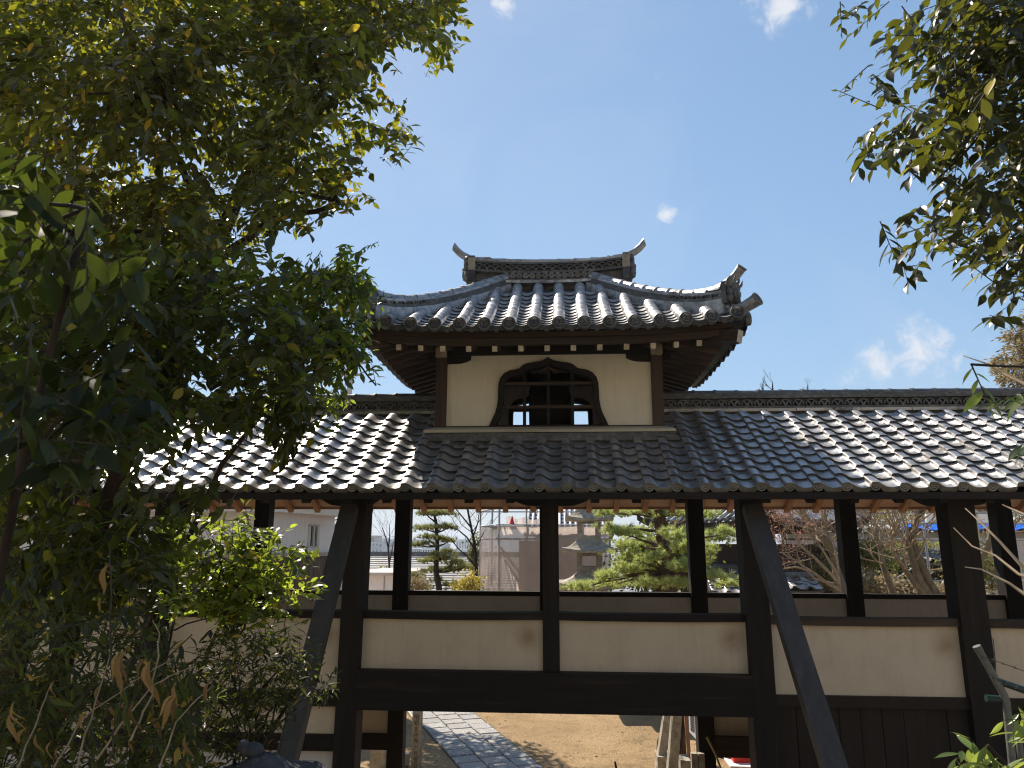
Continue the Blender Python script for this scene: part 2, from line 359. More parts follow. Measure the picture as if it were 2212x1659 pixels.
SLAB = None
def slabmat():
    m, t, b = newmat('speckled granite slab')
    g = t.nodes.new('ShaderNodeTexCoord'); vo = t.nodes.new('ShaderNodeTexNoise'); vo.inputs['Scale'].default_value = 42; vo.inputs['Detail'].default_value = 5; vo.inputs['Roughness'].default_value = .7
    gg = t.nodes.new('ShaderNodeNewGeometry'); t.links.new(gg.outputs['Position'], vo.inputs['Vector'])
    c = ramp(t, vo.outputs['Fac'], [(.38, (.10, .10, .105)), (.5, (.27, .27, .27)), (.6, (.47, .46, .45))])
    c = mixcol(t, mrange(t, geonoise(t, 2.5), .5, .7, 0, .45), c, (.33, .27, .19)); c = objval(t, c, .14)
    t.links.new(c, b.inputs['Base Color']); b.inputs['Roughness'].default_value = .8
    bump(t, b, vo.outputs['Fac'], .6, .008); return m
SLAB = slabmat()
pd = Vector((.379, -.925, 0)); pn = Vector((.925, .379, 0)); po = Vector((-1.275, 13.47, 0))      # joint line between first and second column
mb = MB()
a, b_, c_, d_ = [po + pd*s + pn*o for s, o in ((-14, -.49), (-14, .90), (6.5, .90), (6.5, -.49))]
mb.add([(p.x, p.y, .004) for p in (a, b_, c_, d_)], [(0, 3, 2, 1)])
path = part('path', mb, simple('joint sand', [(.3, (.04, .034, .026)), (.7, (.085, .07, .05))], 20, rough=.95), kind='structure')
slabs = 0
for ci, (o0, o1) in enumerate(((-.45, -.012), (.012, .45), (.474, .865))):
    s = -13.6 + ci*.13
    while s < 6.2:
        ln = rnd.uniform(.385, .45)
        m = MB(); e = .012
        pts = [(s+e*.6, o0), (s+ln-e*.6, o0), (s+ln-e*.6, o1), (s+e*.6, o1)]
        lo = [po+pd*u+pn*v for u, v in pts]; hz = .028+rnd.uniform(-.006, .006)
        jit = [Vector((rnd.uniform(-.008, .008), rnd.uniform(-.008, .008), 0)) for _ in range(4)]
        ce = sum(lo, Vector())/4
        tl = rnd.uniform(-.006, .006), rnd.uniform(-.006, .006)
        bot = [p+j for p, j in zip(lo, jit)]; top = [ce+(p-ce)*.955 for p in bot]
        v = [(p.x, p.y, .0) for p in bot]+[(p.x, p.y, hz-.012) for p in bot]+[(p.x, p.y, hz+tl[0]*(p.x-ce.x)+tl[1]*(p.y-ce.y)) for p in top]
        f = [(8, 9, 10, 11)[::-1]]+[(i, i+4, (i+1) % 4+4, (i+1) % 4) for i in range(4)]+[(i+4, i+8, (i+1) % 4+8, (i+1) % 4+4) for i in range(4)]
        m.add(v, f); m.s = [False]*len(m.f)
        part('paving_slab', m, SLAB, path, origin=(ce.x, ce.y, 0)); s += ln+.016; slabs += 1

# pebbles scattered on the earth of the courtyard
tv = [(1, 0, 0), (0, 1, 0), (-1, 0, 0), (0, -1, 0), (0, 0, .7), (.6, .6, .35)]
tf = [(0, 5, 4), (5, 1, 4), (1, 2, 4), (2, 3, 4), (3, 0, 4), (0, 1, 5)]
n = 9000; px = rng.uniform(-6, 6, n); py = 11+rng.random(n)**1.3*12; s = rng.uniform(.006, .018, n)*(1+1.2*(rng.random(n) > .96)); an = rng.uniform(0, 6.28, n)
keep = np.array([not (-.5 < (Vector((x, y, 0))-po).dot(pn) < .9) for x, y in zip(px, py)])
px, py, s, an = px[keep], py[keep], s[keep], an[keep]; n = len(px)
Mx = np.zeros((n, 3, 4)); Mx[:, 0, 0] = s*np.cos(an); Mx[:, 0, 1] = -s*.7*np.sin(an); Mx[:, 1, 0] = s*np.sin(an); Mx[:, 1, 1] = s*.7*np.cos(an); Mx[:, 2, 2] = s*.8
Mx[:, 0, 3] = px; Mx[:, 1, 3] = py; Mx[:, 2, 3] = -.001
Vv, Ff = scatter(tv, tf, Mx)
setp(link('gravel', npmesh('gravel', Vv, Ff, simple('courtyard gravel', [(.3, (.16, .11, .07)), (.6, (.34, .25, .16)), (.8, (.5, .42, .3))], 3, rough=.9, bmp=0))), 'small pebbles scattered over the tan courtyard earth', 'gravel', kind='stuff')

# ------------------------------------------------------------------ covered corridor
COR = thing('covered_corridor', (-.1, 9.05, 0), 'long tiled corridor with cream plaster panels between dark posts, open above the rail', 'corridor')
S, F0, RR = 2.02, 7.7, 10.4
pf = {i: -.11+S*i for i in range(-5, 6)}
pr = {i: -.19+S*i for i in range(-5, 6)}
wid = {-1: .215, 0: .165, 1: .225, 2: .26}
for i in range(-4, 5):
    w_ = wid.get(i, .23); x = pf[i]; z0 = 2.48 if i == 0 else 0
    zt = 4.168
    xt = x+{-1: .02, 1: -.012, 2: -.012}.get(i, 0); m = MB().bar((x, F0, z0), (xt, F0, zt), .24 if i else .17, w_, upv=(1, 0, 0))
    part('post', m, WOODZ, COR, origin=(x, F0, z0))
    x = pr[i]
    part('post', MB().box(x-.105, x+.105, RR-.1, RR+.1, 0 if i else 2.2, 4.4), WOODZ, COR, origin=(x, RR, 0))
for i in range(-5, 5):
    xa, xb = pf[i]+wid.get(i, .23)/2-.004, pf[i+1]-wid.get(i+1, .23)/2+.004
    dz = {1: -.02, 2: -.03, 3: -.03}.get(i, 0)
    RAIL = BROWNX if i >= 1 else WOODX
    # a rail that sags by a few millimetres, with a worn top edge
    m = MB(); n = 6; vs = []
    for k in range(n+1):
        t = k/n; x = xa+(xb-xa)*t; sg = -.008*math.sin(math.pi*t)+rnd.uniform(-.0015, .0015)
        for y, z in ((F0-.075, 2.965), (F0-.07, 3.036), (F0+.07, 3.04), (F0+.075, 2.965)): vs.append((x, y, z+sg+dz))
    for k in range(n):
        for j in range(4): m.add([], []); m.f.append((k*4+j, k*4+(j+1) % 4, (k+1)*4+(j+1) % 4, (k+1)*4+j)); m.m.append(0); m.s.append(False)
    m.v = vs; part('rail', m, RAIL, COR, origin=(xa, F0, 3))
    zb = 2.485 if i in (-1, 0) else (2.30 if i >= 1 else 2.275)
    part('plaster_panel', MB().box(xa, xb, F0-.035, F0+.035, zb, 2.968+dz), PLASTER, COR, origin=(xb-.02, F0, 2.93+dz))
    if i <= -2:
        part('beam', MB().box(xa, xb, F0-.08, F0+.08, 2.13, 2.278), WOODX, COR, origin=(xa, F0, 2.2))
        part('plaster_panel', MB().box(xa, xb, F0-.03, F0+.03, 1.868, 2.132), PLASTER, COR, origin=(xb+.6, F0, 2.6))
        part('beam', MB().box(xa, xb, F0-.08, F0+.08, 1.722, 1.87), WOODX, COR, origin=(xa, F0, 1.8))
        part('plaster_panel', MB().box(xa, xb, F0-.03, F0+.03, 1.2, 1.724), PLASTERG, COR, origin=(xb+.6, F0, 2.6))
    if i >= 1:
        part('beam', MB().box(xa, xb, F0-.07, F0+.07, 2.2, 2.303), PLANKD, COR, origin=(xa, F0, 2.2))
        nb = 9; bw = (xb-xa)/nb
        for k in range(nb):
            part('board', MB().box(xa+bw*k+.003, xa+bw*(k+1)-.003, F0-.02+rnd.uniform(-.006, .006), F0+.03, 0, 2.2), PLANKD, COR, origin=(xa+bw*k, F0, 0))
    # rear side
    xa, xb = pr[i]+.102, pr[i+1]-.102
    part('rail', MB().box(xa, xb, RR-.06, RR+.06, 3.012, 3.073), WOODX, COR, origin=(xa, RR, 3))
    part('plaster_panel', MB().box(xa, xb, RR-.03, RR+.03, 2.45, 3.014), PLASTERG, COR, origin=(xb+.6, RR, 2.6))
    if i not in (-1, 0):
        zz = (1.245, 1.52+.3) if i < 0 else (1.30, 1.9)
        part('plaster_panel', MB().box(xa, xb, RR-.03, RR+.03, zz[0], zz[1]), PLASTER, COR, origin=(xb+.6, RR, 2.9))
        if i >= 1: part('sill', MB().box(xa, xb, RR-.1, RR+.08, 1.23, 1.302), BROWNX, COR, origin=(xa, RR, 1.2))
        part('beam', MB().box(xa, xb, RR-.075, RR+.075, 1.05, zz[0] if i < 0 else 1.228), WOODX if i < 0 else BROWNX, COR, origin=(xa, RR, 1.1))
part('crossbeam', MB().box(pf[-1]+.1, pf[1]-.108, F0-.16, F0+.14, 2.118, 2.483), WOODX, COR, origin=(0, F0, 2.3), label='massive dark crossbeam spanning the passage')
part('crossbeam', MB().box(pr[-1]+.1, pr[1]-.1, RR-.14, RR+.14, 2.0, 2.44), WOODX, COR, origin=(0, RR, 2.3))
for k in range(-20, 21):
    if -10.2 < k*.5 < 10: part('floorboard', MB().box(k*.5+.004, k*.5+.496, F0+.1, RR-.12, 2.38, 2.44), WOODX, COR, origin=(k*.5, 9, 2.4))
# head beams and bracket
XL, XR = -11.0, 10.0
def beamx(name, y0, y1, z0, z1, mat, x0=XL, x1=XR): return part(name, MB().box(x0, x1, y0, y1, z0, z1), mat, COR, origin=(0, y0, z0))
for i in range(-5, 5):
    beamx('head_beam', F0-.085, F0+.085, 4.165, 4.30, WOODX, pf[i]+.002, pf[i+1]-.002)
beamx('head_beam', RR-.085, RR+.085, 4.395, 4.55, WOODX)
for x, hw in ((pf[0], .42), (pf[2]-.02, .36), (pr[-1], .3), (pf[-3], .36)):
    ol = [(x-hw, 4.163)]+[(x-hw+hw*.55*t, 4.163-.075*math.sin(t*math.pi/2)) for t in (0.001, .25, .5, .75, 1)]+[(x+hw-hw*.55*t, 4.163-.075*math.sin(t*math.pi/2)) for t in (1, .75, .5, .25, 0.001)]+[(x+hw, 4.163)]
    part('bracket_arm', MB().prism(ol, F0-.1, F0+.1), WOODX, COR, origin=(x, F0, 4.1))
# roof frame: rafters, boards
AL = R(31.5); ca, sa = math.cos(AL), math.sin(AL)
EY, EZ = 7.1, 4.20                                # front eave line: under the tile edge
def fpt(s, up=0): return (EY+s*ca-up*sa, EZ+s*sa+up*ca)
YE2 = 11.05
def rpt(s, up=0): return (YE2-s*ca+up*sa, EZ+.09+s*sa+up*ca)
kx = 0
for k in range(-25, 25):
    x = -.08+.406*k+rnd.uniform(-.006, .006)
    inn = -.13-1.25 < x < -.13+1.25; a = fpt(.03, -.105); b = fpt(1.12 if inn else 2.25, -.105)
    m = MB().bar((x, a[0], a[1]), (x, b[0], b[1]), .085, .085)
    part('rafter', m, WOODX, COR, origin=(x, a[0], a[1]))
    a = rpt(-.02, -.105); b = rpt(1.12 if inn else 2.25, -.105); x += .08
    part('rafter', MB().bar((x, a[0], a[1]), (x, b[0], b[1]), .075, .085), WARM, COR, origin=(x, a[0], a[1]))
TX0, TX1 = -.13-1.2, -.13+1.2                      # the drum tower stands between these two: the roof is open inside it
for xa, xb, st in ((XL, TX0, 2.3), (TX0+.002, TX1-.002, 1.15), (TX1, XR, 2.3)):
    a, b, c, d = fpt(-.0, -.06), fpt(st, -.06), fpt(st, -.035), fpt(0, -.035)
    part('roof_boarding', MB().prismx([a, b, c, d], xa, xb), WOODX, COR, origin=(xa, 8, 4.5))
    for j in range(11):
        if (j+1)*.21 > st+.1: continue
        a, b, c, d = rpt(j*.21+.003, -.062), rpt(j*.21+.207, -.062), rpt(j*.21+.207, -.035), rpt(j*.21+.003, -.035)
        part('roof_boarding', MB().prismx([a, b, c, d], xa, xb), WARMX, COR, origin=(xa, a[0], a[1]))
    st = min(st, 2.2); part('roof_slope', MB().prismx([rpt(-.08, .0), rpt(st, .0), rpt(st, .05), rpt(-.08, .05)], xa, xb), TILED, COR, origin=(xa, 10, 4.5))
a = fpt(-.03, -.06); part('eave_fascia', MB().box(XL, XR, a[0]-.03, a[0]+.05, a[1]-.012, a[1]+.05), WOODX, COR, origin=(0, a[0], a[1]))
a = rpt(-.04, -.05); part('eave_fascia', MB().box(XL, XR, a[0]-.05, a[0]+.03, a[1]-.02, a[1]+.055), WARM, COR, origin=(0, a[0], a[1]))

# ---- roof tiles: each one a piece of its own
TW, EXP, NROW = .2605, .187, 10
profx = [0, .012, .05, .072, .092, .112, .14, .175, .21, .245, .272]
profz = [.047, .056, .058, .053, .040, .025, .010, .002, .003, .011, .022]
def tile_template(length=.25, drop=0., th=.026, rise=.028):
    vs, fs = [], []; n = len(profx)
    for x, z in zip(profx, profz): vs.append((x, 0, z+rise))
    for x, z in zip(profx, profz): vs.append((x, length, z))
    for x, z in zip(profx, profz): vs.append((x, .002, z+rise-th-(drop if .1 < x < .26 else drop*.55)))
    for x, z in zip(profx, profz): vs.append((x, 0, z+rise))      # the front face has its own rim, so the top keeps its own shading
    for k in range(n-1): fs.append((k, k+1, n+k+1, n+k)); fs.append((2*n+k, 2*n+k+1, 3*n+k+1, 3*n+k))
    vs += [(0, 0, profz[0]-.006), (0, length, profz[0]-.03), (0, 0, profz[0]+rise), (0, length, profz[0])]
    fs.append((4*n, 4*n+2, 4*n+3, 4*n+1))
    return vs, fs, 2*(n-1)
def tile_mesh(name, **k):
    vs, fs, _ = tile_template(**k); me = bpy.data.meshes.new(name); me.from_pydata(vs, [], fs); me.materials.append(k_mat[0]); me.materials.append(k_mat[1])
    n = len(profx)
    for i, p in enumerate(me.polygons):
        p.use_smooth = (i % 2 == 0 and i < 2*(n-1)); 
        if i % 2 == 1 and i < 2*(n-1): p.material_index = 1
    me.update(); return me
k_mat = (TILE, DISCM)  # front edges: dirt, plus their shade put into a darker tile colour
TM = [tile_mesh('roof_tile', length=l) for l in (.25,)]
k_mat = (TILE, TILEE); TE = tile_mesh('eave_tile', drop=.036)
def disc_mesh(name, r, dep, mats, comma=True, petals=0, n=20):
    """a round tile end facing -y: rim, sunk field, and a raised emblem (three swirling commas, or petals)"""
    m = MB()
    m.lathe([(r*.98, dep), (r, .004), (r*.96, 0), (r*.78, 0), (r*.75, .011)], n=n, axis='y'); m.lathe([(r*.75, .011), (0.0001, .011)], n=n, mi=1, axis='y')
    if comma:
        for j in range(3):
            a0 = j*2.094; up, lo = [], []
            for t in (0, .25, .5, .75, 1.):
                a = a0+t*2.3; rc = r*(.20+.36*t); wd = r*.17*(1-t)**.8+.001
                up.append((math.cos(a)*(rc+wd), .0012, math.sin(a)*(rc+wd))); lo.append((math.cos(a)*max(0, rc-wd), .0012, math.sin(a)*max(0, rc-wd)))
            vs = up+lo; q = len(up); m.add(vs, [(i, i+1, q+i+1, q+i) for i in range(q-1)])
            dn = [(x, .011, z) for x, y, z in vs]
            m.add(up+dn[:q], [(i+1, i, q+i, q+i+1) for i in range(q-1)]); m.add(lo+dn[q:], [(i, i+1, q+i+1, q+i) for i in range(q-1)])
        for j in range(14):
            a = j*.4488; c = Vector((math.cos(a)*r*.66, 0, math.sin(a)*r*.66)); s_ = r*.045
            m.add([(c.x-s_, .002, c.z-s_), (c.x+s_, .002, c.z-s_), (c.x+s_, .002, c.z+s_), (c.x-s_, .002, c.z+s_)], [(0, 1, 2, 3)])
    for j in range(petals):
        a = j*2*math.pi/petals; ri, ro = r*.25, r*.68; w_ = ro*math.pi/petals*.72
        d = Vector((math.cos(a), 0, math.sin(a))); e = Vector((-d.z, 0, d.x))
        p = [d*ri-e*w_*.3, d*ri+e*w_*.3, d*ro*.9+e*w_, d*ro, d*ro*.9-e*w_]
        m.add([(v.x, .001, v.z) for v in p], [(0, 1, 2, 3, 4)])
    return m.mesh(name, mats)
RIMM = tilemat('pale tile rim', (.12, .115, .10), (.22, .21, .185), (.34, .33, .30), .5, .75, .05, (.10, .095, .06), .6)  # rim made paler than the sunk field, its lit edge put into the colour
DSM = disc_mesh('eave_disc', .046, .07, [RIMM, DISCM], n=16)
TCX = -.13                                         # centre line of the drum tower
footx = (TCX-1.36, TCX+1.36)
cands = []
c0 = -34
for c in range(c0, 36):
    for r in range(NROW):
        x = .012+c*TW; s = r*EXP; y, z = fpt(s, 0)
        if y > 8.02 and footx[0] < x < footx[1]-.2: continue
        p = proj((x+.13, y, z)); inside = 430 < p[0] < 2260
        cands.append((0 if (inside and r > 0) else 1, p[2], c, r, x, y, z))
cands.sort()
mine = [k for k in cands if k[0] == 0][:300]; mset = set((k[2], k[3]) for k in mine)
rest = []
for pri, dd, c, r, x, y, z in cands:
    rz = rnd.gauss(0, .008); up = rnd.gauss(0, .002)
    if r == 0:
        if -4.6 < x < 5.4:
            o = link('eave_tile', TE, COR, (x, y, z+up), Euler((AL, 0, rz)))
            if not (c == 16):
                d = link('eave_disc', DSM, o, (x+.042, y-.016, z+.036), None); d.rotation_euler = (-AL, 0, rnd.uniform(-.3, .3)*0)
                d.location = (.042, -.003, .045)
        else: rest.append((x, y, z, rz, r))
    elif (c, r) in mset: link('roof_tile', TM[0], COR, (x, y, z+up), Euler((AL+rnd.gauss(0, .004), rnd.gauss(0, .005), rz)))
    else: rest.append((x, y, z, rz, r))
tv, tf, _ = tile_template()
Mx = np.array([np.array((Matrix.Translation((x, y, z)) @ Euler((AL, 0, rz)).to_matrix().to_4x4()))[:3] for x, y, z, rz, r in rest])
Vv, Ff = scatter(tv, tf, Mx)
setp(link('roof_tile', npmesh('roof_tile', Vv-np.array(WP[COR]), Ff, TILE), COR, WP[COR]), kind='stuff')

# ---- ridge of the corridor: flat courses, a band of ring tiles, round caps
def ring_tile_mesh(name, w_, h, d, mats):
    """half ring over two crossing quarter rings, as laid in the openwork band of a ridge"""
    m = MB(); n = 8
    def arc(cx, cz, r0, r1, a0, a1, y0, y1):
        vs = []
        for i in range(n+1):
            a = a0+(a1-a0)*i/n
            for rr in (r0, r1):
                for y in (y0, y1): vs.append((cx+rr*math.cos(a), y, cz+rr*math.sin(a)))
        f = []
        for i in range(n):
            b = i*4; f += [(b, b+2, b+6, b+4), (b+2, b+3, b+7, b+6), (b+1, b, b+4, b+5)]
        m.add(vs, f)
    r = w_*.47; arc(0, h-r, r*.74, r, .0, math.pi, 0, d)
    arc(-w_*.5, -w_*.02, w_*.40, w_*.52, .0, 1.15, -.006, d); arc(w_*.5, -w_*.02, w_*.40, w_*.52, math.pi-1.15, math.pi, -.006, d)
    return m.mesh(name, mats)
RING = ring_tile_mesh('ring_tile', .15, .088, .05, TILED)
def capmesh(name, r, ln, mats):
    m = MB(); n = 8; rows = [(0, 1.08), (.012, 1.1), (ln*.12, 1.08), (ln*.13, 1.0), (ln, .97)]; vs = []
    for y, k in rows:
        for i in range(n+1):
            a = math.pi*i/n; vs.append((math.cos(a)*r*k, y, math.sin(a)*r*k))
    f = []
    for j in range(len(rows)-1):
        for i in range(n): b = j*(n+1)+i; f.append((b, b+1, b+n+2, b+n+1))
    m.add(vs, f, 0, True); m.add(vs[:n+1], [tuple(range(n, -1, -1))]); return m.mesh(name, mats)
CAPR = capmesh('ridge_cap_tile', .075, .27, TILED)
RY = 9.05
for x0, x1, sgn in ((XL, TCX-1.24, -1), (TCX+1.24, XR, 1)):
    part('ridge_core', MB().box(x0, x1, RY-.12, RY+.12, 5.1, 5.51), TILED, COR, origin=(x0, RY, 5.2))
    for z0, z1, hw, ln in ((5.262, 5.298, .235, .34), (5.30, 5.332, .19, .31), (5.432, 5.462, .19, .32), (5.464, 5.494, .165, .3)):
        x = x0
        while x < x1:
            l_ = min(ln*rnd.uniform(.92, 1.06), x1-x)
            if (x > -5.2 and x < 6.6) or ln == 0:
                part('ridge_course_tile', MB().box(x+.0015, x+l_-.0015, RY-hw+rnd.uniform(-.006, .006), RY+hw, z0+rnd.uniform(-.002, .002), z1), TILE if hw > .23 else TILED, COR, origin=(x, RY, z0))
            x += l_
        if x0 < -6: part('ridge_course', MB().box(x0, -5.3, RY-hw, RY+hw, z0, z1), TILED, COR, origin=(x0, RY, z0))
        if x1 > 8: part('ridge_course', MB().box(7.0, x1, RY-hw, RY+hw, z0, z1), TILED, COR, origin=(x1, RY, z0))
    part('ridge_mortar', MB().box(x0, x1, RY-.22, RY+.22, 5.13, 5.262), simple('old ridge mortar', [(.3, (.04, .037, .025)), (.6, (.09, .08, .05)), (.8, (.13, .115, .08))], 9, rough=.95), COR, origin=(x0, RY, 5.2))
    x = x0+.08
    while x < x1:
        if -4.2 < x < 6.4: link('ring_tile', RING, COR, (x, RY-.165, 5.338))
        x += .152
    x = x0
    while x < x1:
        if -5.5 < x < 6.8: link('ridge_cap_tile', CAPR, COR, (x, RY, 5.492+rnd.uniform(-.003, .003)), Euler((0, 0, -math.pi/2+rnd.gauss(0, .006))))
        x += .262

# ---- diagonal braces leaning on the corridor
for p, q, w0, lab in (((-2.135, 7.42, 4.06), (-2.30, 5.10, -.1), .16, 'grey timber brace leaning against the left gate post behind the shrubs'), ((1.86, 7.40, 4.06), (2.245, 4.95, -.1), .178, 'grey timber brace leaning against the right gate post')):
    o = part('diagonal_brace', MB().bar(p, q, w0, .12, upv=(0, 1, 0)), BRACE, None, origin=q)
    m = MB(); pv, qv = Vector(p), Vector(q); d = (qv-pv).normalized(); off = Vector((-w0*.18, -.062, -.03))
    setp(o, lab, 'brace', 'braces of the gate')
    part('ridge_strip', MB().bar(pv+off+d*.4, qv+off, w0*.5, .02, upv=(0, 1, 0)), BRACE, o, origin=q)
# ------------------------------------------------------------------ drum tower standing on the ridge
TCY = 9.07
TOW = thing('drum_tower', (TCX, TCY, 4.9), 'small drum tower with upturned tile roof and bell-shaped window above the corridor roof', 'tower')
WH, WD = 1.225, .85                                 # half width, half depth at the posts
Z0, Z1 = 5.0, 5.83
yf, yb = TCY-WD, TCY+WD
# window outline (half widths in metres from the middle, heights above the sill)
PX = .00126
outer = [(0, 592), (12, 578), (60, 556), (120, 545), (190, 535), (230, 520), (262, 492), (300, 482), (350, 475), (400, 450), (435, 410), (450, 360), (453, 300), (455, 220), (464, 160), (480, 110), (505, 58), (532, 0)]
inner = [(0, 528), (14, 522), (60, 502), (122, 489), (186, 481), (214, 462), (240, 440), (292, 431), (338, 424), (372, 402), (396, 374), (405, 335), (406, 290), (408, 214), (415, 150), (430, 96), (455, 48), (478, 0)]
sz = (5.80-Z0)/592
def wall_with_window(y, front):
    m = MB(); xl, xr = -WH+.06, WH-.06; t = .03
    for sgn in (1, -1):
        xe = xr if sgn > 0 else -xl
        for (xa, za), (xb, zb) in zip(outer[:-1], outer[1:]):
            q = [(TCX+sgn*xa*PX, Z0+za*sz), (TCX+sgn*xe, Z0+za*sz), (TCX+sgn*xe, Z0+zb*sz), (TCX+sgn*xb*PX, Z0+zb*sz)]
            vs = [(x, y-t, z) for x, z in q]+[(x, y+t, z) for x, z in q]
            fr = (0, 1, 2, 3) if sgn < 0 else (3, 2, 1, 0)
            m.add(vs, [fr, tuple(i+4 for i in fr[::-1]), (0, 3, 7, 4)])
    m.box(TCX+xl, TCX+xr, y-t, y+t, Z0+592*sz, Z1+.02)
    part('plaster_wall', m, PLASTERT if front else PLASTERG, TOW, origin=(TCX, y, Z0))
    f = MB(); k = .065 if front else .05
    for sgn in (1, -1):
        for i in range(len(outer)-1):
            a, b, c, d = outer[i], outer[i+1], inner[i+1], inner[i]
            q = [(TCX+sgn*px*PX, Z0+pz*sz) for px, pz in (a, b, c, d)]
            vs = [(x, y-k, z) for x, z in q]+[(x, y+k, z) for x, z in q]
            f.add(vs, [(0, 1, 2, 3), (7, 6, 5, 4), (0, 4, 5, 1), (2, 6, 7, 3)])
    fo = part('window_frame', f, WOODX, TOW, origin=(TCX, y, Z0))
    def half_at(z):
        h = z/sz
        for (xa, za), (xb, zb) in zip(inner[:-1], inner[1:]):
            if zb <= h <= za: return (xa+(xb-xa)*((za-h)/(za-zb) if za != zb else 0))*PX
        return .5
    for x in (-.272, 0, .272):
        hz = 524 if x == 0 else 452
        part('muntin', MB().box(TCX+x-.018, TCX+x+.018, y-.022, y+.022, Z0, Z0+hz*sz), WOODZ, fo, origin=(TCX+x, y, Z0))
    for h in (366, 164):
        w_ = half_at(h*sz)+.01
        part('muntin', MB().box(TCX-w_, TCX+w_, y-.028, y+.028, Z0+h*sz-.017, Z0+h*sz+.017), BROWNX, fo, origin=(TCX, y, Z0+h*sz))
wall_with_window(yf, True); wall_with_window(yb, False)
for sx in (-1, 1):
    x = TCX+sx*WH
    part('plaster_wall', MB().box(x-.03, x+.03, yf+.06, yb-.06, Z0-.3, Z1+.1), PLASTERG, TOW, origin=(x, TCY, Z0))
    for y in (yf, yb):
        part('corner_post', MB().box(x-.064, x+.064, y-.066, y+.066, Z0-.35, Z1+.1), BROWNZ, TOW, origin=(x, y, Z0))
        s = -1 if y == yf else 1
        part('bearing_block', MB().box(x-.062, x+.062, y+s*.08-.06, y+s*.08+.06, 5.80, 5.905), simple('bearing block wood', [(.3, (.22, .16, .11)), (.6, (.36, .29, .21))], 9, rough=.8), TOW, origin=(x, y, 5.8))
        part('beam_end', MB().prismx([(y+s*.02, 5.907), (y+s*.15, 5.907), (y+s*.15, 5.945), (y+s*.07, 5.985), (y+s*.02, 5.985)], x-.05, x+.05), simple('beam end wood', [(.3, (.16, .11, .075)), (.6, (.28, .2, .14))], 9, rough=.8), TOW, origin=(x, y, 5.9))
for y in (yf, yb):
    for sx in (-1, 1):
        x = TCX+sx*(WH-.06)
        ol = [(x, 5.825)]+[(x-sx*(.16+.12*t), 5.728+.025+(-.025 if t == 0 else .045*(t**1.5)-.015)) for t in (0, .5, 1)]+[(x-sx*.28, 5.825)]
        ol = [(x, 5.825), (x, 5.728), (x-sx*.16, 5.735), (x-sx*.22, 5.75), (x-sx*.275, 5.775), (x-sx*.28, 5.825)]
        part('bracket_arm', MB().prism(ol, y-.055, y+.05), WOODX, TOW, origin=(x, y, 5.8))
        xo = TCX+sx*(WH+.065)
        part('bracket_arm', MB().prism([(xo, 5.93), (xo, 5.75), (xo+sx*.075, 5.75), (xo+sx*.1, 5.78), (xo+sx*.1, 5.93)], y-.05, y+.05), WOODX, TOW, origin=(xo, y, 5.8))
    part('head_beam', MB().box(TCX-WH-.25, TCX+WH+.25, y-.07, y+.07, 5.827, 6.03), WOODX, TOW, origin=(TCX, y, 5.9))
for sx in (-1, 1):
    x = TCX+sx*WH; part('head_beam', MB().box(x-.07, x+.07, yf+.07, yb-.07, 5.83, 6.05), WOODX, TOW, origin=(x, TCY, 5.9))
# sill skirt and the flashing courses under it
def skirt(name, hx0, hy0, hx1, hy1, z0, z1, th, mat):
    m = MB(); c = [(-1, -1), (1, -1), (1, 1), (-1, 1)]
    rings = []
    for hx, hy, z in ((hx1, hy1, z1), (hx0, hy0, z0), (hx0, hy0, z0-th), (hx1, hy1, z1-th)):
        rings.append([(TCX+a*hx, TCY+b*hy, z) for a, b in c])
    vs = sum(rings, []); f = []
    for j in range(3):
        for i in range(4): f.append((j*4+i, (j+1)*4+i, (j+1)*4+(i+1) % 4, j*4+(i+1) % 4))
    m.add(vs, f); return part(name, m, mat, TOW, origin=(TCX, TCY, z0))
skirt('ground_sill', WH+.07, WD+.072, WH-.05, WD-.05, 4.995, 5.03, .05, BROWNX)
skirt('sill_board', WH+.17, WD+.165, WH+.05, WD+.05, 4.945, 4.995, .032, SILL)
for j, (o, z) in enumerate(((.155, 4.905), (.185, 4.872), (.20, 4.842))):
    for sx in (0,):
        x = TCX-WH-o
        while x < TCX+WH+o-.01:
            l = min(rnd.uniform(.27, .33), TCX+WH+o-x)
            part('flashing_tile', MB().box(x+.001, x+l-.001, yf-o-rnd.uniform(0, .006), yf, z-.03, z), TILED, TOW, origin=(x, yf, z)); x += l
    for sx in (-1, 1):
        x = TCX+sx*(WH+o); part('flashing_tile', MB().box(min(x, TCX+sx*WH), max(x, TCX+sx*WH), yf+.002, yb, z-.03, z), TILED, TOW, origin=(x, TCY, z))
part('flashing_mortar', MB().box(TCX-WH-.17, TCX+WH+.17, yf-.165, yb+.16, 4.62, 4.812), simple('flashing mortar', [(.3, (.07, .065, .045)), (.6, (.16, .145, .1))], 9, rough=.95), TOW, origin=(TCX, TCY, 4.7))
# inside: boarded ceiling and floor deck
for k in range(7):
    x = TCX-1.16+k*.332
    part('ceiling_board', MB().box(x+.003, x+.329, yf+.07, yb-.07, 5.99, 6.01), simple('pinkish ceiling board', [(.2, (.55, .38, .30)), (.6, (.68, .50, .40)), (.9, (.74, .56, .46))], 7, (1.5, .3, 1), rough=.75), TOW, origin=(x, TCY, 6))
part('floor_deck', MB().box(TCX-1.18, TCX+1.18, yf+.06, yb-.06, 4.93, 4.97), WOODX, TOW, origin=(TCX, TCY, 4.95))

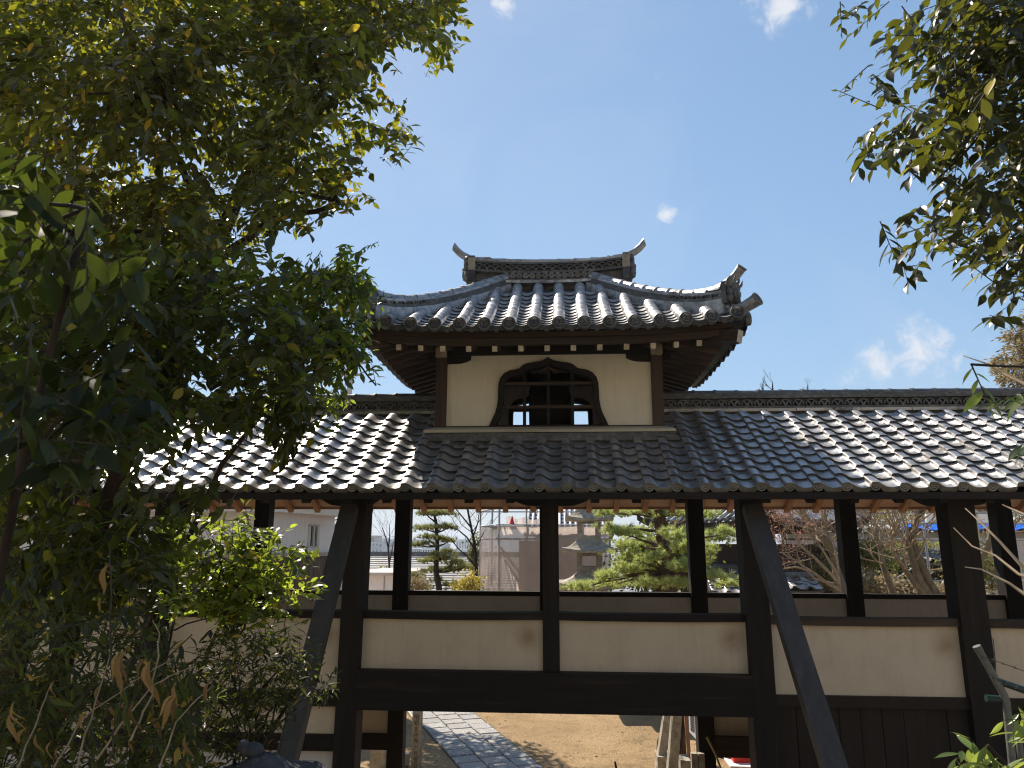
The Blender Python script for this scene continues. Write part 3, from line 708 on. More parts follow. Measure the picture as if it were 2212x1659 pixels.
# the drum inside
DR = thing('drum', (TCX, TCY+.12, 4.97), 'dark barrel drum with rows of studs hanging behind the tower window', 'drum')
m = MB(); n = 24; prof = [(-.25, .29), (-.2, .305), (-.1, .325), (0, .33), (.1, .325), (.2, .305), (.25, .29)]; vs = []
for x, r in prof:
    for k in range(n):
        a = 2*math.pi*k/n; vs.append((TCX+x, TCY+.12+r*math.cos(a), 5.36+r*math.sin(a)))
m.add(vs, [(i*n+k, i*n+(k+1) % n, (i+1)*n+(k+1) % n, (i+1)*n+k) for i in range(6) for k in range(n)], 0, True)
part('drum_shell', m, WOODX, DR, origin=(TCX, TCY+.12, 5.36))
for sx in (-1, 1):
    m = MB(); vs = [(TCX+sx*.252, TCY+.12+.288*math.cos(2*math.pi*k/n), 5.36+.288*math.sin(2*math.pi*k/n)) for k in range(n)]
    m.add(vs, [tuple(range(n))]); part('drum_head', m, simple('drum skin', [(.3, (.10, .085, .06)), (.6, (.16, .13, .1))], 6), DR, origin=(TCX+sx*.25, TCY, 5.36))
    for xo, ph in ((.235, 0), (.212, .5)):
        m = MB()
        for k in range(30):
            a = 2*math.pi*(k+ph)/30; m.blob((TCX+sx*xo, TCY+.12+.3*math.cos(a), 5.36+.3*math.sin(a)), .014, k, 0, 0, 3, 5)
        part('stud_row', m, WOODX, DR, origin=(TCX+sx*xo, TCY, 5.36))
m = MB()
for sx in (-.2, .2):
    m.box(TCX+sx-.03, TCX+sx+.03, TCY-.1, TCY+.34, 4.97, 5.06)
part('cradle', m, WOODX, DR, origin=(TCX, TCY, 5))

# ---- eave timber: rafters with pale ends, fascia boards, boarding
HX, HY = 2.09, 1.74                               # half extents of the roof at the tile edge
TOPX, TOPY = .60, .24                             # where the slopes reach the ridge
def rz_(t): return 5.905 + .92*(.72*t+.28*t*t)
def lift(u): return .115*max(0., abs(u))**5
def surf(dx, dy):
    tf_ = (HY-abs(dy))/(HY-TOPY); ts = (HX-abs(dx))/(HX-TOPX); t = min(tf_, ts)
    u = abs(dx)/HX if tf_ < ts else abs(dy)/HY
    return rz_(t) + lift(min(1, u/(1-.6*max(0, min(t, 1)))))*(1-max(0, min(1, t)))**1.5
def ew(du): return 5.775 + .075*abs(du)**3.2        # underside of the fascia board along an eave
for k, xo in enumerate((-1.60, -1.36, -1.12, -.84, -.56, -.28, 0, .28, .56, .84, 1.12, 1.36, 1.60)):
    for s in (-1, 1):
        ze = ew(xo/HX)-.034; ye = TCY+s*(HY-.24); yi = TCY+s*.5
        m = MB().bar((TCX+xo, ye, ze), (TCX+xo, yi, ze+.30*(HY-.24-.5)), .056, .062, endmi=1)
        part('rafter', m, [BROWNY, PALEEND], TOW, origin=(TCX+xo, ye, ze))
for k in range(13):
    yo = -1.36+k*2.72/12
    for s in (-1, 1):
        ze = ew(yo/HY)-.034; xe = TCX+s*(HX-.24); xi = TCX+s*.9
        m = MB().bar((xe, TCY+yo, ze), (xi, TCY+yo, ze+.30*(HX-.24-.9)), .056, .062, endmi=1)
        part('rafter', m, [BROWNX, PALEEND], TOW, origin=(xe, TCY+yo, ze))
for sx in (-1, 1):
    for sy in (-1, 1):
        p = Vector((TCX+sx*(HX-.10), TCY+sy*(HY-.10), 5.80)); q = Vector((TCX+sx*.9, TCY+sy*.65, 6.13))
        part('hip_rafter', MB().bar(p, q, .10, .13, endmi=1), [BROWNX, PALEEND if sx > 0 else BROWNX], TOW, origin=p)
# fascia: two boards per side, curving up to the corners
def fascia(axis, s, inset, zl, zh, dep):
    m = MB(); n = 16; vs = []; H = HX if axis == 'x' else HY; O = (HY if axis == 'x' else HX)
    for i in range(n+1):
        u = -1+2*i/n; l = u*(H-inset)
        for dd, z in ((0, zl), (0, zh), (dep, zh), (dep, zl)):
            o = s*(O-inset-dd); zz = z+ew(u)-5.775
            vs.append((TCX+l, TCY+o, zz) if axis == 'x' else (TCX+o, TCY+l, zz))
    fs = [(i*4+j, i*4+(j+1) % 4, i*4+4+(j+1) % 4, i*4+4+j) for i in range(n) for j in range(4)]+[(0, 1, 2, 3), (n*4, n*4+1, n*4+2, n*4+3)]
    m.add(vs, fs); return part('eave_fascia', m, BROWNX if axis == 'x' else BROWNY, TOW, origin=(TCX, TCY, 5.8))
for axis in 'xy':
    for s in (-1, 1):
        fascia(axis, s, .205 if axis == 'x' else .207, 5.775, 5.845, .07); fascia(axis, s, .15 if axis == 'x' else .152, 5.847, 5.905, .12)
m = MB(); n = 14                                   # boarding seen from below
for axis in 'xy':
    for s in (-1, 1):
        H, O = (HX, HY) if axis == 'x' else (HY, HX); I = .84 if axis == 'x' else 1.2
        vs = []
        for i in range(n+1):
            u = -1+2*i/n
            for o, k in ((O-.22, 1), (I-.35, (I-.35+H-O)/(H) if True else 1)):
                l = u*(H-.22 if k == 1 else max(.3, H-(O-I)-.35)); z = ew(u)+.002 if k == 1 else ew(0)+.30*(O-.22-I+.35)
                vs.append((TCX+l, TCY+s*o, z) if axis == 'x' else (TCX+s*o, TCY+l, z+.004))
        m.add(vs, [(2*i, 2*i+1, 2*i+3, 2*i+2) for i in range(n)])
part('soffit', m, BROWNY, TOW, origin=(TCX, TCY, 5.9))
m = MB(); gx = np.linspace(-HX+.03, HX-.03, 40); gy = np.linspace(-HY+.03, HY-.03, 34)
m.add([(TCX+x, TCY+y, surf(x, y)-.03) for y in gy for x in gx], [(j*40+i, j*40+i+1, j*40+41+i, j*40+40+i) for j in range(33) for i in range(39)], 0, True)
part('roof_bed', m, TILED, TOW, origin=(TCX, TCY, 6))

# ---- round cover tiles and dished pan tiles
CW = .26
def cover_mesh(name, ln, r=.0685, mats=TILET):
    m = MB(); n = 8; vs = []; rows = [(0, 1.0, .0), (.0, 1.0, 0), (ln, .965, 0)]
    for y, k, _ in rows[1:]:
        for i in range(n+1):
            a = math.pi*i/n; vs.append((math.cos(a)*r*k, y, -.01+math.sin(a)*r*k*1.02))
    m.add(vs, [(i, i+1, n+2+i, n+1+i) for i in range(n)], 0, True); m.add(vs[:n+1], [tuple(range(n, -1, -1))])
    return m.mesh(name, mats)
def pan_mesh(name, w_, ln, mats=TILET):
    m = MB(); n = 6; vs = []
    for y, z in ((0, .020), (ln, .004), (0, -.001)):
        for i in range(n+1):
            x = -w_/2+w_*i/n; vs.append((x, y, z+.030*(2*x/w_)**2))
    m.add(vs, [(i, i+1, n+2+i, n+1+i) for i in range(n)], 0, True)
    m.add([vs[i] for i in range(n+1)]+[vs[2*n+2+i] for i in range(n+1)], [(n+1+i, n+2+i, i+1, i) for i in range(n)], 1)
    return m.mesh(name, [mats, DISCM])  # front faces darker: the shadow gaps between rows are put into the colour
CM = {}; PM = pan_mesh('pan_tile', .17, .16)
def cm(ln):
    k = round(ln, 2)
    if k not in CM: CM[k] = cover_mesh('cover_tile', k+.01)
    return CM[k]
DISCT = disc_mesh('cover_tile_end', .0735, .06, [TILED, DISCM])
def drip_mesh():
    m = MB(); n = 14; vs = []
    for i in range(n+1):
        x = -.105+.21*i/n; z = .03*(2*x/.21)**2
        vs += [(x, 0, z+.008), (x, 0, z-.045-.010*math.cos(3*math.pi*x/.105)*(1-(x/.105)**2)+.01*(2*x/.21)**2), (x, .02, z+.008)]
    m.add(vs, [(3*i+1, 3*i+4, 3*i+3, 3*i) for i in range(n)]+[(3*i, 3*i+3, 3*i+5, 3*i+2) for i in range(n)])
    for sx in (-1, 1):                              # scroll ornament
        for c, r in ((.032, .012), (.058, .009)):
            m.tube([(sx*c+r*math.cos(a), -.003, -.014+.02*(c/.1)**2+r*math.sin(a)) for a in (0, 1.2, 2.4, 3.6, 4.8)], .0028, 4)
    return m.mesh('drip_tile', DISCM)
DRIP = drip_mesh()
rest_c, rest_p = [], []
def frame_at(side, along, out, up=0.):
    """world point and turn for a place on one slope: along the eave, out from the middle"""
    dx, dy = (along, -out) if side == 0 else (-along, out) if side == 2 else (out, along) if side == 1 else (-out, -along)
    return Vector((TCX+dx, TCY+dy, surf(dx, dy)+up))
def slope(side):
    H, O, TO, TA = (HX, HY, TOPY, TOPX) if side in (0, 2) else (HY, HX, TOPX, TOPY)
    rotz = {0: 0, 1: math.pi/2, 2: math.pi, 3: -math.pi/2}[side]
    nc = 16 if side in (0, 2) else 13
    for i in range(nc):
        al = (i-(nc-1)/2)*CW
        tmax = min(1., (H-abs(al))/(H-TA)); olen = tmax*(O-TO)
        slope_len = olen*1.22; ns = max(1, round(slope_len/.235)); 
        for j in range(ns):
            o0, o1 = O-olen*j/ns, O-olen*(j+1)/ns
            p, q = frame_at(side, al, o0, .045), frame_at(side, al, o1, .045)
            d = q-p; pitch = math.atan2(d.z, math.hypot(d.x, d.y))
            e = Euler((pitch, rnd.gauss(0, .01), rotz+rnd.gauss(0, .008)))
            if side == 0: link('cover_tile', cm(d.length), TOW, p+Vector((0, 0, .004)), e)
            else: rest_c.append((p, e, d.length))
            if j == 0:
                if side in (0, 1): link('cover_tile_end', DISCT, TOW, p+Vector((0, 0, -.004))+Euler((0, 0, rotz)).to_matrix() @ Vector((0, -.03, 0)), Euler((-.12, rnd.uniform(-.5, .5), rotz)))
        # the pan column to the right of this cover
        if i == nc-1: break
        al2 = al+CW/2; tmax = min(1., (H-abs(al2))/(H-TA)); olen = tmax*(O-TO); np_ = max(1, int(olen/.132))
        for j in range(np_):
            o0, o1 = O-.132*j, O-.132*(j+1)
            p, q = frame_at(side, al2, o0, -.002), frame_at(side, al2, o1, -.002); d = q-p
            e = Euler((math.atan2(d.z, math.hypot(d.x, d.y)), 0, rotz))
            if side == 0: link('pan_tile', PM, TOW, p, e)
            else: rest_p.append((p, e))
        p = frame_at(side, al2, O, -.002)
        if side in (0, 1): link('drip_tile', DRIP, TOW, p+Euler((0, 0, rotz)).to_matrix() @ Vector((0, -.012, 0)), Euler((0, 0, rotz)))
for s in range(4): slope(s)
def stuffpart(name, src, items, mats, parent):
    me = src; tv = [v.co[:] for v in me.vertices]; V, F, o = [], [], 0
    for it in items:
        p, e = it[0], it[1]; mt = e.to_matrix()
        V += [tuple(mt @ Vector(v)+p-WP[parent]) for v in tv]; F += [tuple(i+o for i in f.vertices) for f in me.polygons]; o += len(tv)
    m2 = bpy.data.meshes.new(name); m2.from_pydata(V, [], F); m2.materials.append(mats); m2.update()
    setp(link(name, m2, parent, WP[parent]), kind='stuff')
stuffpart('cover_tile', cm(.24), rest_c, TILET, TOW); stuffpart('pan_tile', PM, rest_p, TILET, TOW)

# ---- hip ridges
HCAP = capmesh('hip_cap_tile', .066, .21, TILET)
RINGS = ring_tile_mesh('ring_tile', .12, .075, .04, TILED)
def onigawara(name, c, out, k, mat, par, horns=True):
    """grotesque ridge-end tile: a plate facing `out` with a horned lumpy face"""
    out = Vector(out).normalized(); rz = math.atan2(out.x, -out.y); mt = Euler((0, 0, rz)).to_matrix(); C = Vector(c)
    def T(m): 
        m.v = [tuple(C+mt @ (Vector(v)*k)) for v in m.v]; return m
    o = part(name, T(MB().box(-.14, .14, .0, .07, -.15, .14)), TILED, par, origin=C)
    face = MB()
    for (x, y, z, r) in [(0, -.045, .0, .06), (-.055, -.04, .045, .045), (.055, -.04, .045, .045), (0, -.075, .015, .03), (-.04, -.06, -.045, .035), (.04, -.06, -.045, .035), (0, -.05, -.09, .045), (-.1, -.03, .0, .05), (.1, -.03, 0, .05), (-.1, -.025, -.09, .055), (.1, -.025, -.09, .055), (-.11, -.02, .09, .05), (.11, -.02, .09, .05), (0, -.03, .10, .06)]:
        face.blob((x, y, z), (r, r*.8, r), int(x*1000+z*77), .22, 0, 6, 8)
    for x in (-.045, -.015, .015, .045): face.bar((x, -.085, -.075), (x, -.085, -.1), .012, .012, upv=(0, 1, 0), taper=.3)
    part('mask', T(face), TILED, o, origin=C)
    for sx in ((-1, 1) if horns else ()):
        part('horn', T(MB().tube([(sx*.04, -.05, .09), (sx*.055, -.075, .15), (sx*.045, -.09, .2), (sx*.03, -.085, .24)], [.02, .016, .010, .002], 7)), TILED, o, origin=C)
        part('ear', T(MB().tube([(sx*.12, -.02, .09), (sx*.16, -.05, .14), (sx*.15, -.08, .19)], [.03, .022, .003], 6)), TILED, o, origin=C)
    return o
def hornrod(name, pts, r0, r1, par, mat=TILET, emblem=True):
    n = len(pts); o = part(name, MB().tube(pts, [r0+(r1-r0)*i/(n-1) for i in range(n)], 12), mat, par, origin=pts[0])
    if emblem:
        d = (Vector(pts[-1])-Vector(pts[-2])).normalized(); 
        e = link('end_disc', disc_mesh('end_disc', r1*1.08, .02, [TILEE, DISCM]), o, Vector(pts[-1])+d*.012)
        e.rotation_euler = d.to_track_quat('-Y', 'Z').to_euler()
    return o
for sx in (-1, 1):
    for sy in (-1, 1):
        path_ = []
        for i in range(25):
            t = i/24; dx = TOPX*.92+(HX-.17-TOPX*.92)*t; dy = TOPY*.5+(HY-.17-TOPY*.5)*t
            path_.append(Vector((TCX+sx*dx, TCY+sy*dy, surf(dx, dy)+.06+.05*t**6)))
        def pt(t):
            f = min(max(t, 0), .9999)*24; i = int(f); return path_[i].lerp(path_[i+1], f-i)
        front = sy < 0
        def piece(nm, t0, t1, w_, z0, z1, mat):
            a, b = pt(t0), pt(t1); d = b-a; sd = d.cross(Vector((0, 0, 1))).normalized(); m = MB(); vs = []
            for p in (a, b):
                for s_, z in ((-w_, z0), (w_, z0), (w_, z1), (-w_, z1)): vs.append(p+sd*s_+Vector((0, 0, z)))
            m.add(vs, [(0, 1, 5, 4), (1, 2, 6, 5), (2, 3, 7, 6), (3, 0, 4, 7), (3, 2, 1, 0), (4, 5, 6, 7)])
            return part(nm, m, mat, TOW, origin=a)
        LENH = sum((path_[i+1]-path_[i]).length for i in range(24))
        nl = 8
        for j, (w_, z0, z1, ph) in enumerate(((.115, -.13, .035, 0), (.095, .037, .075, .5), (.08, .077, .112, .2), (.075, .114, .145, .7))):
            for q in range(-1, nl):
                t0, t1 = max(0, (q+ph)/nl), min(1, (q+1+ph)/nl)
                if t1-t0 < .02: continue
                if j == 2 and t0 > .60 and front: continue
                piece('hip_course_tile', t0+.0012, t1-.0012, w_+rnd.uniform(-.003, .003), z0, z1, TILET if j in (0, 3) else TILED)
        if front:
            for q in range(6):
                p = pt(.64+q*.058); 
                d = (pt(.95)-pt(.6)); ang = math.atan2(d.y, d.x)
                o = link('ring_tile', RINGS, TOW, p+Vector((0, 0, .042))+Vector((d.y, -d.x, 0)).normalized()*(.085 if sx > 0 else -.085), Euler((0, 0, ang if sx > 0 else ang+math.pi)))
        nc = int(LENH*.93/.175)
        for q in range(nc):
            t = .97*(q+1)/nc; t2 = .97*q/nc; a, b = pt(t), pt(t2); d = b-a
            e = Euler((math.atan2(d.z, math.hypot(d.x, d.y)), 0, math.atan2(-d.x, d.y)))
            link('hip_cap_tile', HCAP, TOW, a+Vector((0, 0, .135+.03*max(0, t-.8)*5*t)), e)
        od = Vector((sx, sy*.92, 0)).normalized(); end = pt(1)
        onigawara('gargoyle_tile', end+Vector((0, 0, .10))+od*.035, od, .82, TILED, TOW)
        b0 = pt(.93)+Vector((0, 0, .20)); hp = [b0+od*d+Vector((0, 0, z)) for d, z in ((-.05, -.01), (.08, .01), (.17, .045), (.24, .09), (.30, .15))]
        hornrod('upswept_end_tile', hp, .04, .053, TOW)
        b0 = Vector((TCX+sx*(HX-.1), TCY+sy*(HY-.1), surf(HX-.1, HY-.1)+.03)); hp = [b0+od*d+Vector((0, 0, z)) for d, z in ((-.1, 0), (.06, .015), (.17, .05), (.22, .072))]
        hornrod('corner_end_tile', hp, .058, .07, TOW)

# ---- main ridge of the tower
RZ = 6.945; RL = 1.0
def sag(u): return .055*abs(u)**2.6                 # the ridge curves up a little at both ends
def ridgebar(nm, hw, z0, z1, hl, mat, pieces):
    for q in range(pieces):
        u0, u1 = -1+2*q/pieces, -1+2*(q+1)/pieces; x0, x1 = TCX+u0*hl+.0012, TCX+u1*hl-.0012
        m = MB(); vs = []
        for x, u in ((x0, u0), (x1, u1)):
            g = sag(u*hl/RL)
            for y, z in ((-hw, z0), (hw, z0), (hw, z1), (-hw, z1)): vs.append((x, TCY+y, RZ+z+g))
        m.add(vs, [(0, 1, 5, 4), (1, 2, 6, 5), (2, 3, 7, 6), (3, 0, 4, 7), (3, 2, 1, 0), (4, 5, 6, 7)])
        part(nm, m, mat, TOW, origin=(x0, TCY, RZ+z0))
ridgebar('ridge_core', .105, -.05, .33, RL-.05, TILED, 8)
ridgebar('ridge_course_tile', .225, .0, .035, .60, TILET, 5)
ridgebar('ridge_course_tile', .195, .037, .066, .59, TILED, 4)
ridgebar('ridge_course_tile', .165, .155, .185, RL-.04, TILED, 6)
ridgebar('ridge_course_tile', .15, .283, .308, RL-.03, TILED, 7)
ridgebar('ridge_course_tile', .13, .312, .345, RL-.02, TILET, 6)
CHRY = disc_mesh('flower_disc', .039, .05, [RIMM, DISCM], comma=False, petals=12, n=16)
for q in range(14):
    x = TCX+(q-6.5)*.083; link('flower_disc', CHRY, TOW, (x, TCY-.19, RZ+.112+sag((x-TCX)/RL)), Euler((0, rnd.uniform(-1, 1), 0)))
RINGT = ring_tile_mesh('ring_tile', .104, .088, .05, TILED)
for q in range(18):
    x = TCX+(q-8.5)*.1055; link('ring_tile', RINGT, TOW, (x, TCY-.145, RZ+.192+sag((x-TCX)/RL)))
RCAP = capmesh('ridge_cap_tile', .062, .22, TILET)
nq = 9
for q in range(nq):
    x = TCX-RL+.02+q*(2*RL-.04)/nq; link('ridge_cap_tile', RCAP, TOW, (x, TCY, RZ+.342+sag((x-TCX)/RL)), Euler((-0.04*((x+.1-TCX)/RL) if False else 0, 0, -math.pi/2)))
for sx in (-1, 1):
    c = Vector((TCX+sx*(RL+.03), TCY, RZ+.24+sag(1)))
    onigawara('gargoyle_tile', c-Vector((0, 0, .03)), (sx, 0, 0), 1.1, TILED, TOW, False)
    for z0, z1, y in ((.02, .17, .19), (.185, .355, .17)):
        part('ridge_end_block', MB().box(min(c.x-sx*.085, c.x+sx*.01), max(c.x-sx*.085, c.x+sx*.01), TCY-y, TCY+y, RZ+z0+.03, RZ+z1+.03), STONE if z0 > .1 else STONED, TOW, origin=c)
    # the upswept horn: a crescent that thickens towards its blunt tip
    up_ = ((-.16, .035), (-.06, .05), (.03, .08), (.11, .125), (.18, .185), (.235, .26)); lo_ = ((-.16, -.03), (-.06, -.03), (.05, -.01), (.14, .03), (.21, .085), (.27, .155))
    m = MB(); vs = []; k8 = 12
    for (ux, uz), (lx, lz) in zip(up_, lo_):
        for q in range(k8):
            a = 2*math.pi*q/k8; f = .5+.5*math.cos(a); vs.append((TCX+sx*(RL+lx+(ux-lx)*f), TCY+.05*math.sin(a), RZ+.35+sag(1)+lz+(uz-lz)*f))
    m.add(vs, [(i*k8+q, i*k8+(q+1) % k8, (i+1)*k8+(q+1) % k8, (i+1)*k8+q) for i in range(5) for q in range(k8)], 0, True); m.add(vs[-k8:], [tuple(range(k8))])
    pts = [Vector(vs[0])]
    part('upswept_end_tile', m, TILET, TOW, origin=pts[0])
# ------------------------------------------------------------------ beyond the corridor
def boxat(m, q0, q1, Y, dep, mi=0):
    """box whose front face fills the picture rectangle q0-q1 at depth Y"""
    a, b = at(q0[0], q1[1], Y), at(q1[0], q0[1], Y); m.box(a.x, b.x, Y, Y+dep, a.z, b.z, mi); return m
GREYROOF = simple('grey sheet roof', [(.3, (.17, .165, .165)), (.6, (.25, .245, .245)), (.8, (.30, .29, .29))], 2, rough=.6, bmp=.1)
GLASSD = simple('dark window glass', [(.3, (.02, .025, .03)), (.7, (.05, .06, .07))], 2, rough=.12, bmp=0)
CEDAR = simple('weathered cedar cladding', [(.2, (.045, .032, .026)), (.5, (.12, .085, .068)), (.8, (.25, .19, .155))], 12, (2, 2, .15), .8, .3)

# white storehouse on the left
HS = thing('storehouse', (-7, 17, 0), 'white plastered storehouse with brown board skirting and one narrow window', 'house')
A0 = Vector((-15, 17, 0)); A1 = Vector((at(566, 1150, 17).x, 17, 0)); A2 = Vector((at(722, 1150, 20.2).x, 20.2, 0)); A3 = Vector((A2.x-1.6, 23, 0)); A4 = Vector((-15, 23, 0))
zt, zm = 4.95, 3.47
def wallpiece(nm, a, b, z0, z1, mat, th=.12):
    d = (b-a).normalized(); nrm = Vector((-d.y, d.x, 0)); m = MB()
    p = [a, b, b+nrm*th, a+nrm*th]; m.add([(v.x, v.y, z0) for v in p]+[(v.x, v.y, z1) for v in p], [(0, 1, 5, 4), (1, 2, 6, 5), (2, 3, 7, 6), (3, 0, 4, 7), (4, 5, 6, 7)])
    return part(nm, m, mat, HS, origin=(a.x, a.y, z0))
wallpiece('plaster_wall', A0, A1, zm, zt, WHITE); 
d2 = (A2-A1); zw0, zw1 = 3.60, 4.18; f0, f1 = .60, .76
wallpiece('plaster_wall', A1, A1+d2*f0, zm, zt, WHITE); wallpiece('plaster_wall', A1+d2*f1, A2, zm, zt, WHITE)
wallpiece('plaster_wall', A1+d2*f0, A1+d2*f1, zm, zw0, WHITE); wallpiece('plaster_wall', A1+d2*f0, A1+d2*f1, zw1, zt, WHITE)
wallpiece('plaster_wall', A2, A3, 0, zt, WHITE); wallpiece('plaster_wall', A3, A4, 0, zt, WHITE)
nin = Vector((-d2.normalized().y, d2.normalized().x, 0))
wf = wallpiece('window', A1+d2*f0+nin*.08, A1+d2*f1+nin*.08, zw0, zw1, GLASSD, .02)
for t0, t1, z0, z1 in ((f0, f0+.03, zw0, zw1), (f1-.03, f1, zw0, zw1), (f0+.07, f0+.095, zw0, zw1), (f0, f1, zw0, zw0+.04), (f0, f1, zw1-.04, zw1)):
    a, b = A1+d2*t0-nin*.02, A1+d2*t1-nin*.02
    o = wallpiece('frame', a, b, z0, z1, simple('window frame paint', [(.3, (.5, .5, .48)), (.7, (.6, .6, .58))], 6), .05); o.parent = wf; o.location = WP[o]-WP[wf]
for a, b in ((A0, A1), (A1, A2)):
    n_ = int((b-a).length/.22); dd = (b-a)/n_
    for k in range(n_):
        wallpiece('cladding_board', a+dd*k-nin*rnd.uniform(0, .012)*0, a+dd*(k+.96), 0, zm-.09, CEDAR, .1)
    d = (b-a).normalized(); nn = Vector((-d.y, d.x, 0))
    wallpiece('ledge', a-nn*.07, b-nn*.07, zm-.09, zm, simple('ledge plaster', [(.3, (.42, .34, .29)), (.7, (.5, .42, .37))], 4), .2)
    wallpiece('eave_plaster', a-nn*.35, b-nn*.35, 4.42, zt, WHITE, .34)
m = MB(); ov = [A0+Vector((-.5, -.55, 0)), A1+Vector((.1, -.55, 0)), A2+Vector((.3, -.2, 0)), A3+Vector((.1, .1, 0)), A4+Vector((-.5, .4, 0))]
m.add([(v.x, v.y, zt) for v in ov]+[(v.x, v.y, zt+.12) for v in ov], [(4, 3, 2, 1, 0)]+[(i, (i+1) % 5, (i+1) % 5+5, i+5) for i in range(5)])
rg = [(-13.5, 21.6, 7.9), (A2.x-.2, 21.6, 7.9)]
m.add([(v.x, v.y, zt+.12) for v in ov]+rg, [(0, 1, 6, 5), (1, 2, 6), (2, 3, 6), (3, 4, 5, 6), (4, 0, 5)])
part('roof', m, TILED, HS)

# low white building with a flat lid roof
LW = thing('outbuilding', (at(820, 1260, 30).x, 30, 0), 'low white outbuilding with pale flat roof beyond the left opening', 'building')
m = boxat(MB(), (760, 1243), (872, 1340), 30, 5); part('wall', m, WHITE, LW); m = boxat(MB(), (756, 1237), (876, 1243), 29.7, 5.6); part('roof', m, simple('pale roof sheet', [(.3, (.5, .42, .36)), (.7, (.62, .56, .52))], 1.5), LW)
part('joint_strip', boxat(MB(), (828, 1243), (829, 1340), 29.98, .04), simple('joint', [(.3, (.3, .3, .32)), (.7, (.4, .4, .42))], 2), LW)

# long ribbed grey roof below the terrace
WR = thing('warehouse', (at(945, 1220, 62).x, 62, -6), 'long building with ribbed grey roof and dark ridge behind the cloud-pruned pine', 'building')
p0, p1 = at(790, 1276, 56), at(1075, 1276, 56); q0 = at(790, 1200, 66); H0, H1 = p0.z, q0.z
nr = 15
for k in range(nr):
    t0, t1 = k/nr, (k+1)/nr; y0, y1 = 56+10*t0, 56+10*t1; z0, z1 = H0+(H1-H0)*t0, H0+(H1-H0)*t1
    part('roof_strip', MB().prismx([(y0, z0+.05), (y1+.12, z1+.01), (y1+.12, z1-.12), (y0, z0-.12)], p0.x-3, p1.x+6), GREYROOF, WR, origin=(p0.x, y0, z0))
part('ridge_cap', MB().box(p0.x-3, p1.x+6, 65.9, 66.6, H1-.05, H1+.35), TILED, WR)
part('wall', MB().box(p0.x-2, p1.x+5, 56.6, 75, -12, H0-.1), PLASTERG, WR)

# ---- the town below
def building(name, x0, x1, Y, dep, zb, zt_, mat, label, floors, bays, roofm=None, balcony=False, gable=0., group=None, frac=(.5, .55)):
    o = thing(name, ((x0+x1)/2, Y, zb), label, 'building', group)
    part('wall', MB().box(x0, x1, Y, Y+dep, zb, zt_), mat, o)
    fh = (zt_-zb)/max(1, floors)
    for f in range(floors):
        if balcony:
            part('balcony', MB().box(x0+(x1-x0)*.38, x0+(x1-x0)*.80, Y-1.6, Y+.1, zb+fh*f+.15*fh, zb+fh*f+.5*fh), mat, o)
            part('slab', MB().box(x0, x1, Y-.5, Y, zb+fh*(f+.96), zb+fh*(f+1.0)), mat, o)
        for b in range(bays):
            xx = x0+(x1-x0)*(b+.5)/bays; ww = (x1-x0)/bays*frac[0]*.5
            part('window', MB().box(xx-ww, xx+ww, Y-.06, Y+.05, zb+fh*(f+.28), zb+fh*(f+.28+frac[1])), GLASSD, o, origin=(xx, Y, zb+fh*f))
    if gable:
        m = MB(); e = .6; xm = (x0+x1)/2
        m.add([(x0-e, Y-e, zt_-.2), (x1+e, Y-e, zt_-.2), (x0-e, Y+dep+e, zt_-.2), (x1+e, Y+dep+e, zt_-.2), (x0-e, Y+dep/2, zt_+gable), (x1+e, Y+dep/2, zt_+gable)], [(0, 1, 5, 4), (2, 4, 5, 3), (0, 4, 2), (1, 3, 5), (0, 2, 3, 1)])
        part('roof', m, roofm, o)
    else: part('roof', MB().box(x0-.3, x1+.3, Y-.3, Y+dep+.3, zt_, zt_+.5), roofm or mat, o)
    return o
CW1 = simple('town concrete', [(.3, (.42, .41, .40)), (.7, (.52, .51, .49))], .05, rough=.9, bmp=0, vary=.2)
CW2 = simple('town brown cladding', [(.3, (.30, .23, .18)), (.7, (.38, .30, .24))], .05, rough=.9, bmp=0, vary=.2)
CW3 = simple('town white render', [(.3, (.68, .68, .67)), (.7, (.78, .78, .77))], .05, rough=.9, bmp=0, vary=.12)
RT1 = simple('town grey roof', [(.3, (.12, .125, .13)), (.7, (.22, .225, .235))], .1, rough=.8, bmp=0, vary=.35)
RT2 = simple('town brown roof', [(.3, (.22, .15, .11)), (.7, (.32, .23, .17))], .1, rough=.8, bmp=0, vary=.3)
def town(name, q0, q1, Y, dep, mat, label, floors, bays, **k):
    a, b = at(q0[0], q1[1], Y), at(q1[0], q0[1], Y); return building(name, a.x, b.x, Y, dep, min(a.z, -20), b.z, mat, label, floors, bays, **k)
town('apartment_block', (795, 1172), (826, 1196), 620, 30, CW1, 'grey apartment block with stacked balconies in the town at left', 5, 4, balcony=True)
town('tower_block', (793, 1158), (814, 1196), 640, 20, CW2, 'brown stair tower rising behind the grey apartment block', 4, 1)
town('apartment_block', (826, 1171), (851, 1196), 655, 30, CW1, 'grey slab block right of the balconied apartment block', 5, 3)
town('school_building', (880, 1187), (912, 1205), 520, 25, CW3, 'white office building with rows of narrow windows left of the pruned pine', 3, 8, frac=(.45, .7))
town('school_building', (912, 1184), (945, 1205), 515, 25, CW3, 'white civic building with tall dark windows behind the pruned pine', 2, 6, frac=(.5, .6))
town('school_building', (932, 1176), (962, 1190), 540, 25, CW1, 'grey hall with flat roof above the white civic building', 1, 2)
town('office_block', (965, 1188), (1012, 1208), 500, 25, CW3, 'white low block right of the pruned pine trunk', 2, 9)
town('office_block', (880, 1166), (905, 1176), 950, 30, CW1, 'hazy distant office block left of the pruned pine', 3, 5)
town('office_block', (910, 1163), (950, 1170), 1300, 30, CW2, 'faint long factory building on the far plain', 1, 6)
town('office_block', (985, 1166), (1020, 1175), 900, 30, CW3, 'hazy pale block between bare branches', 2, 6)
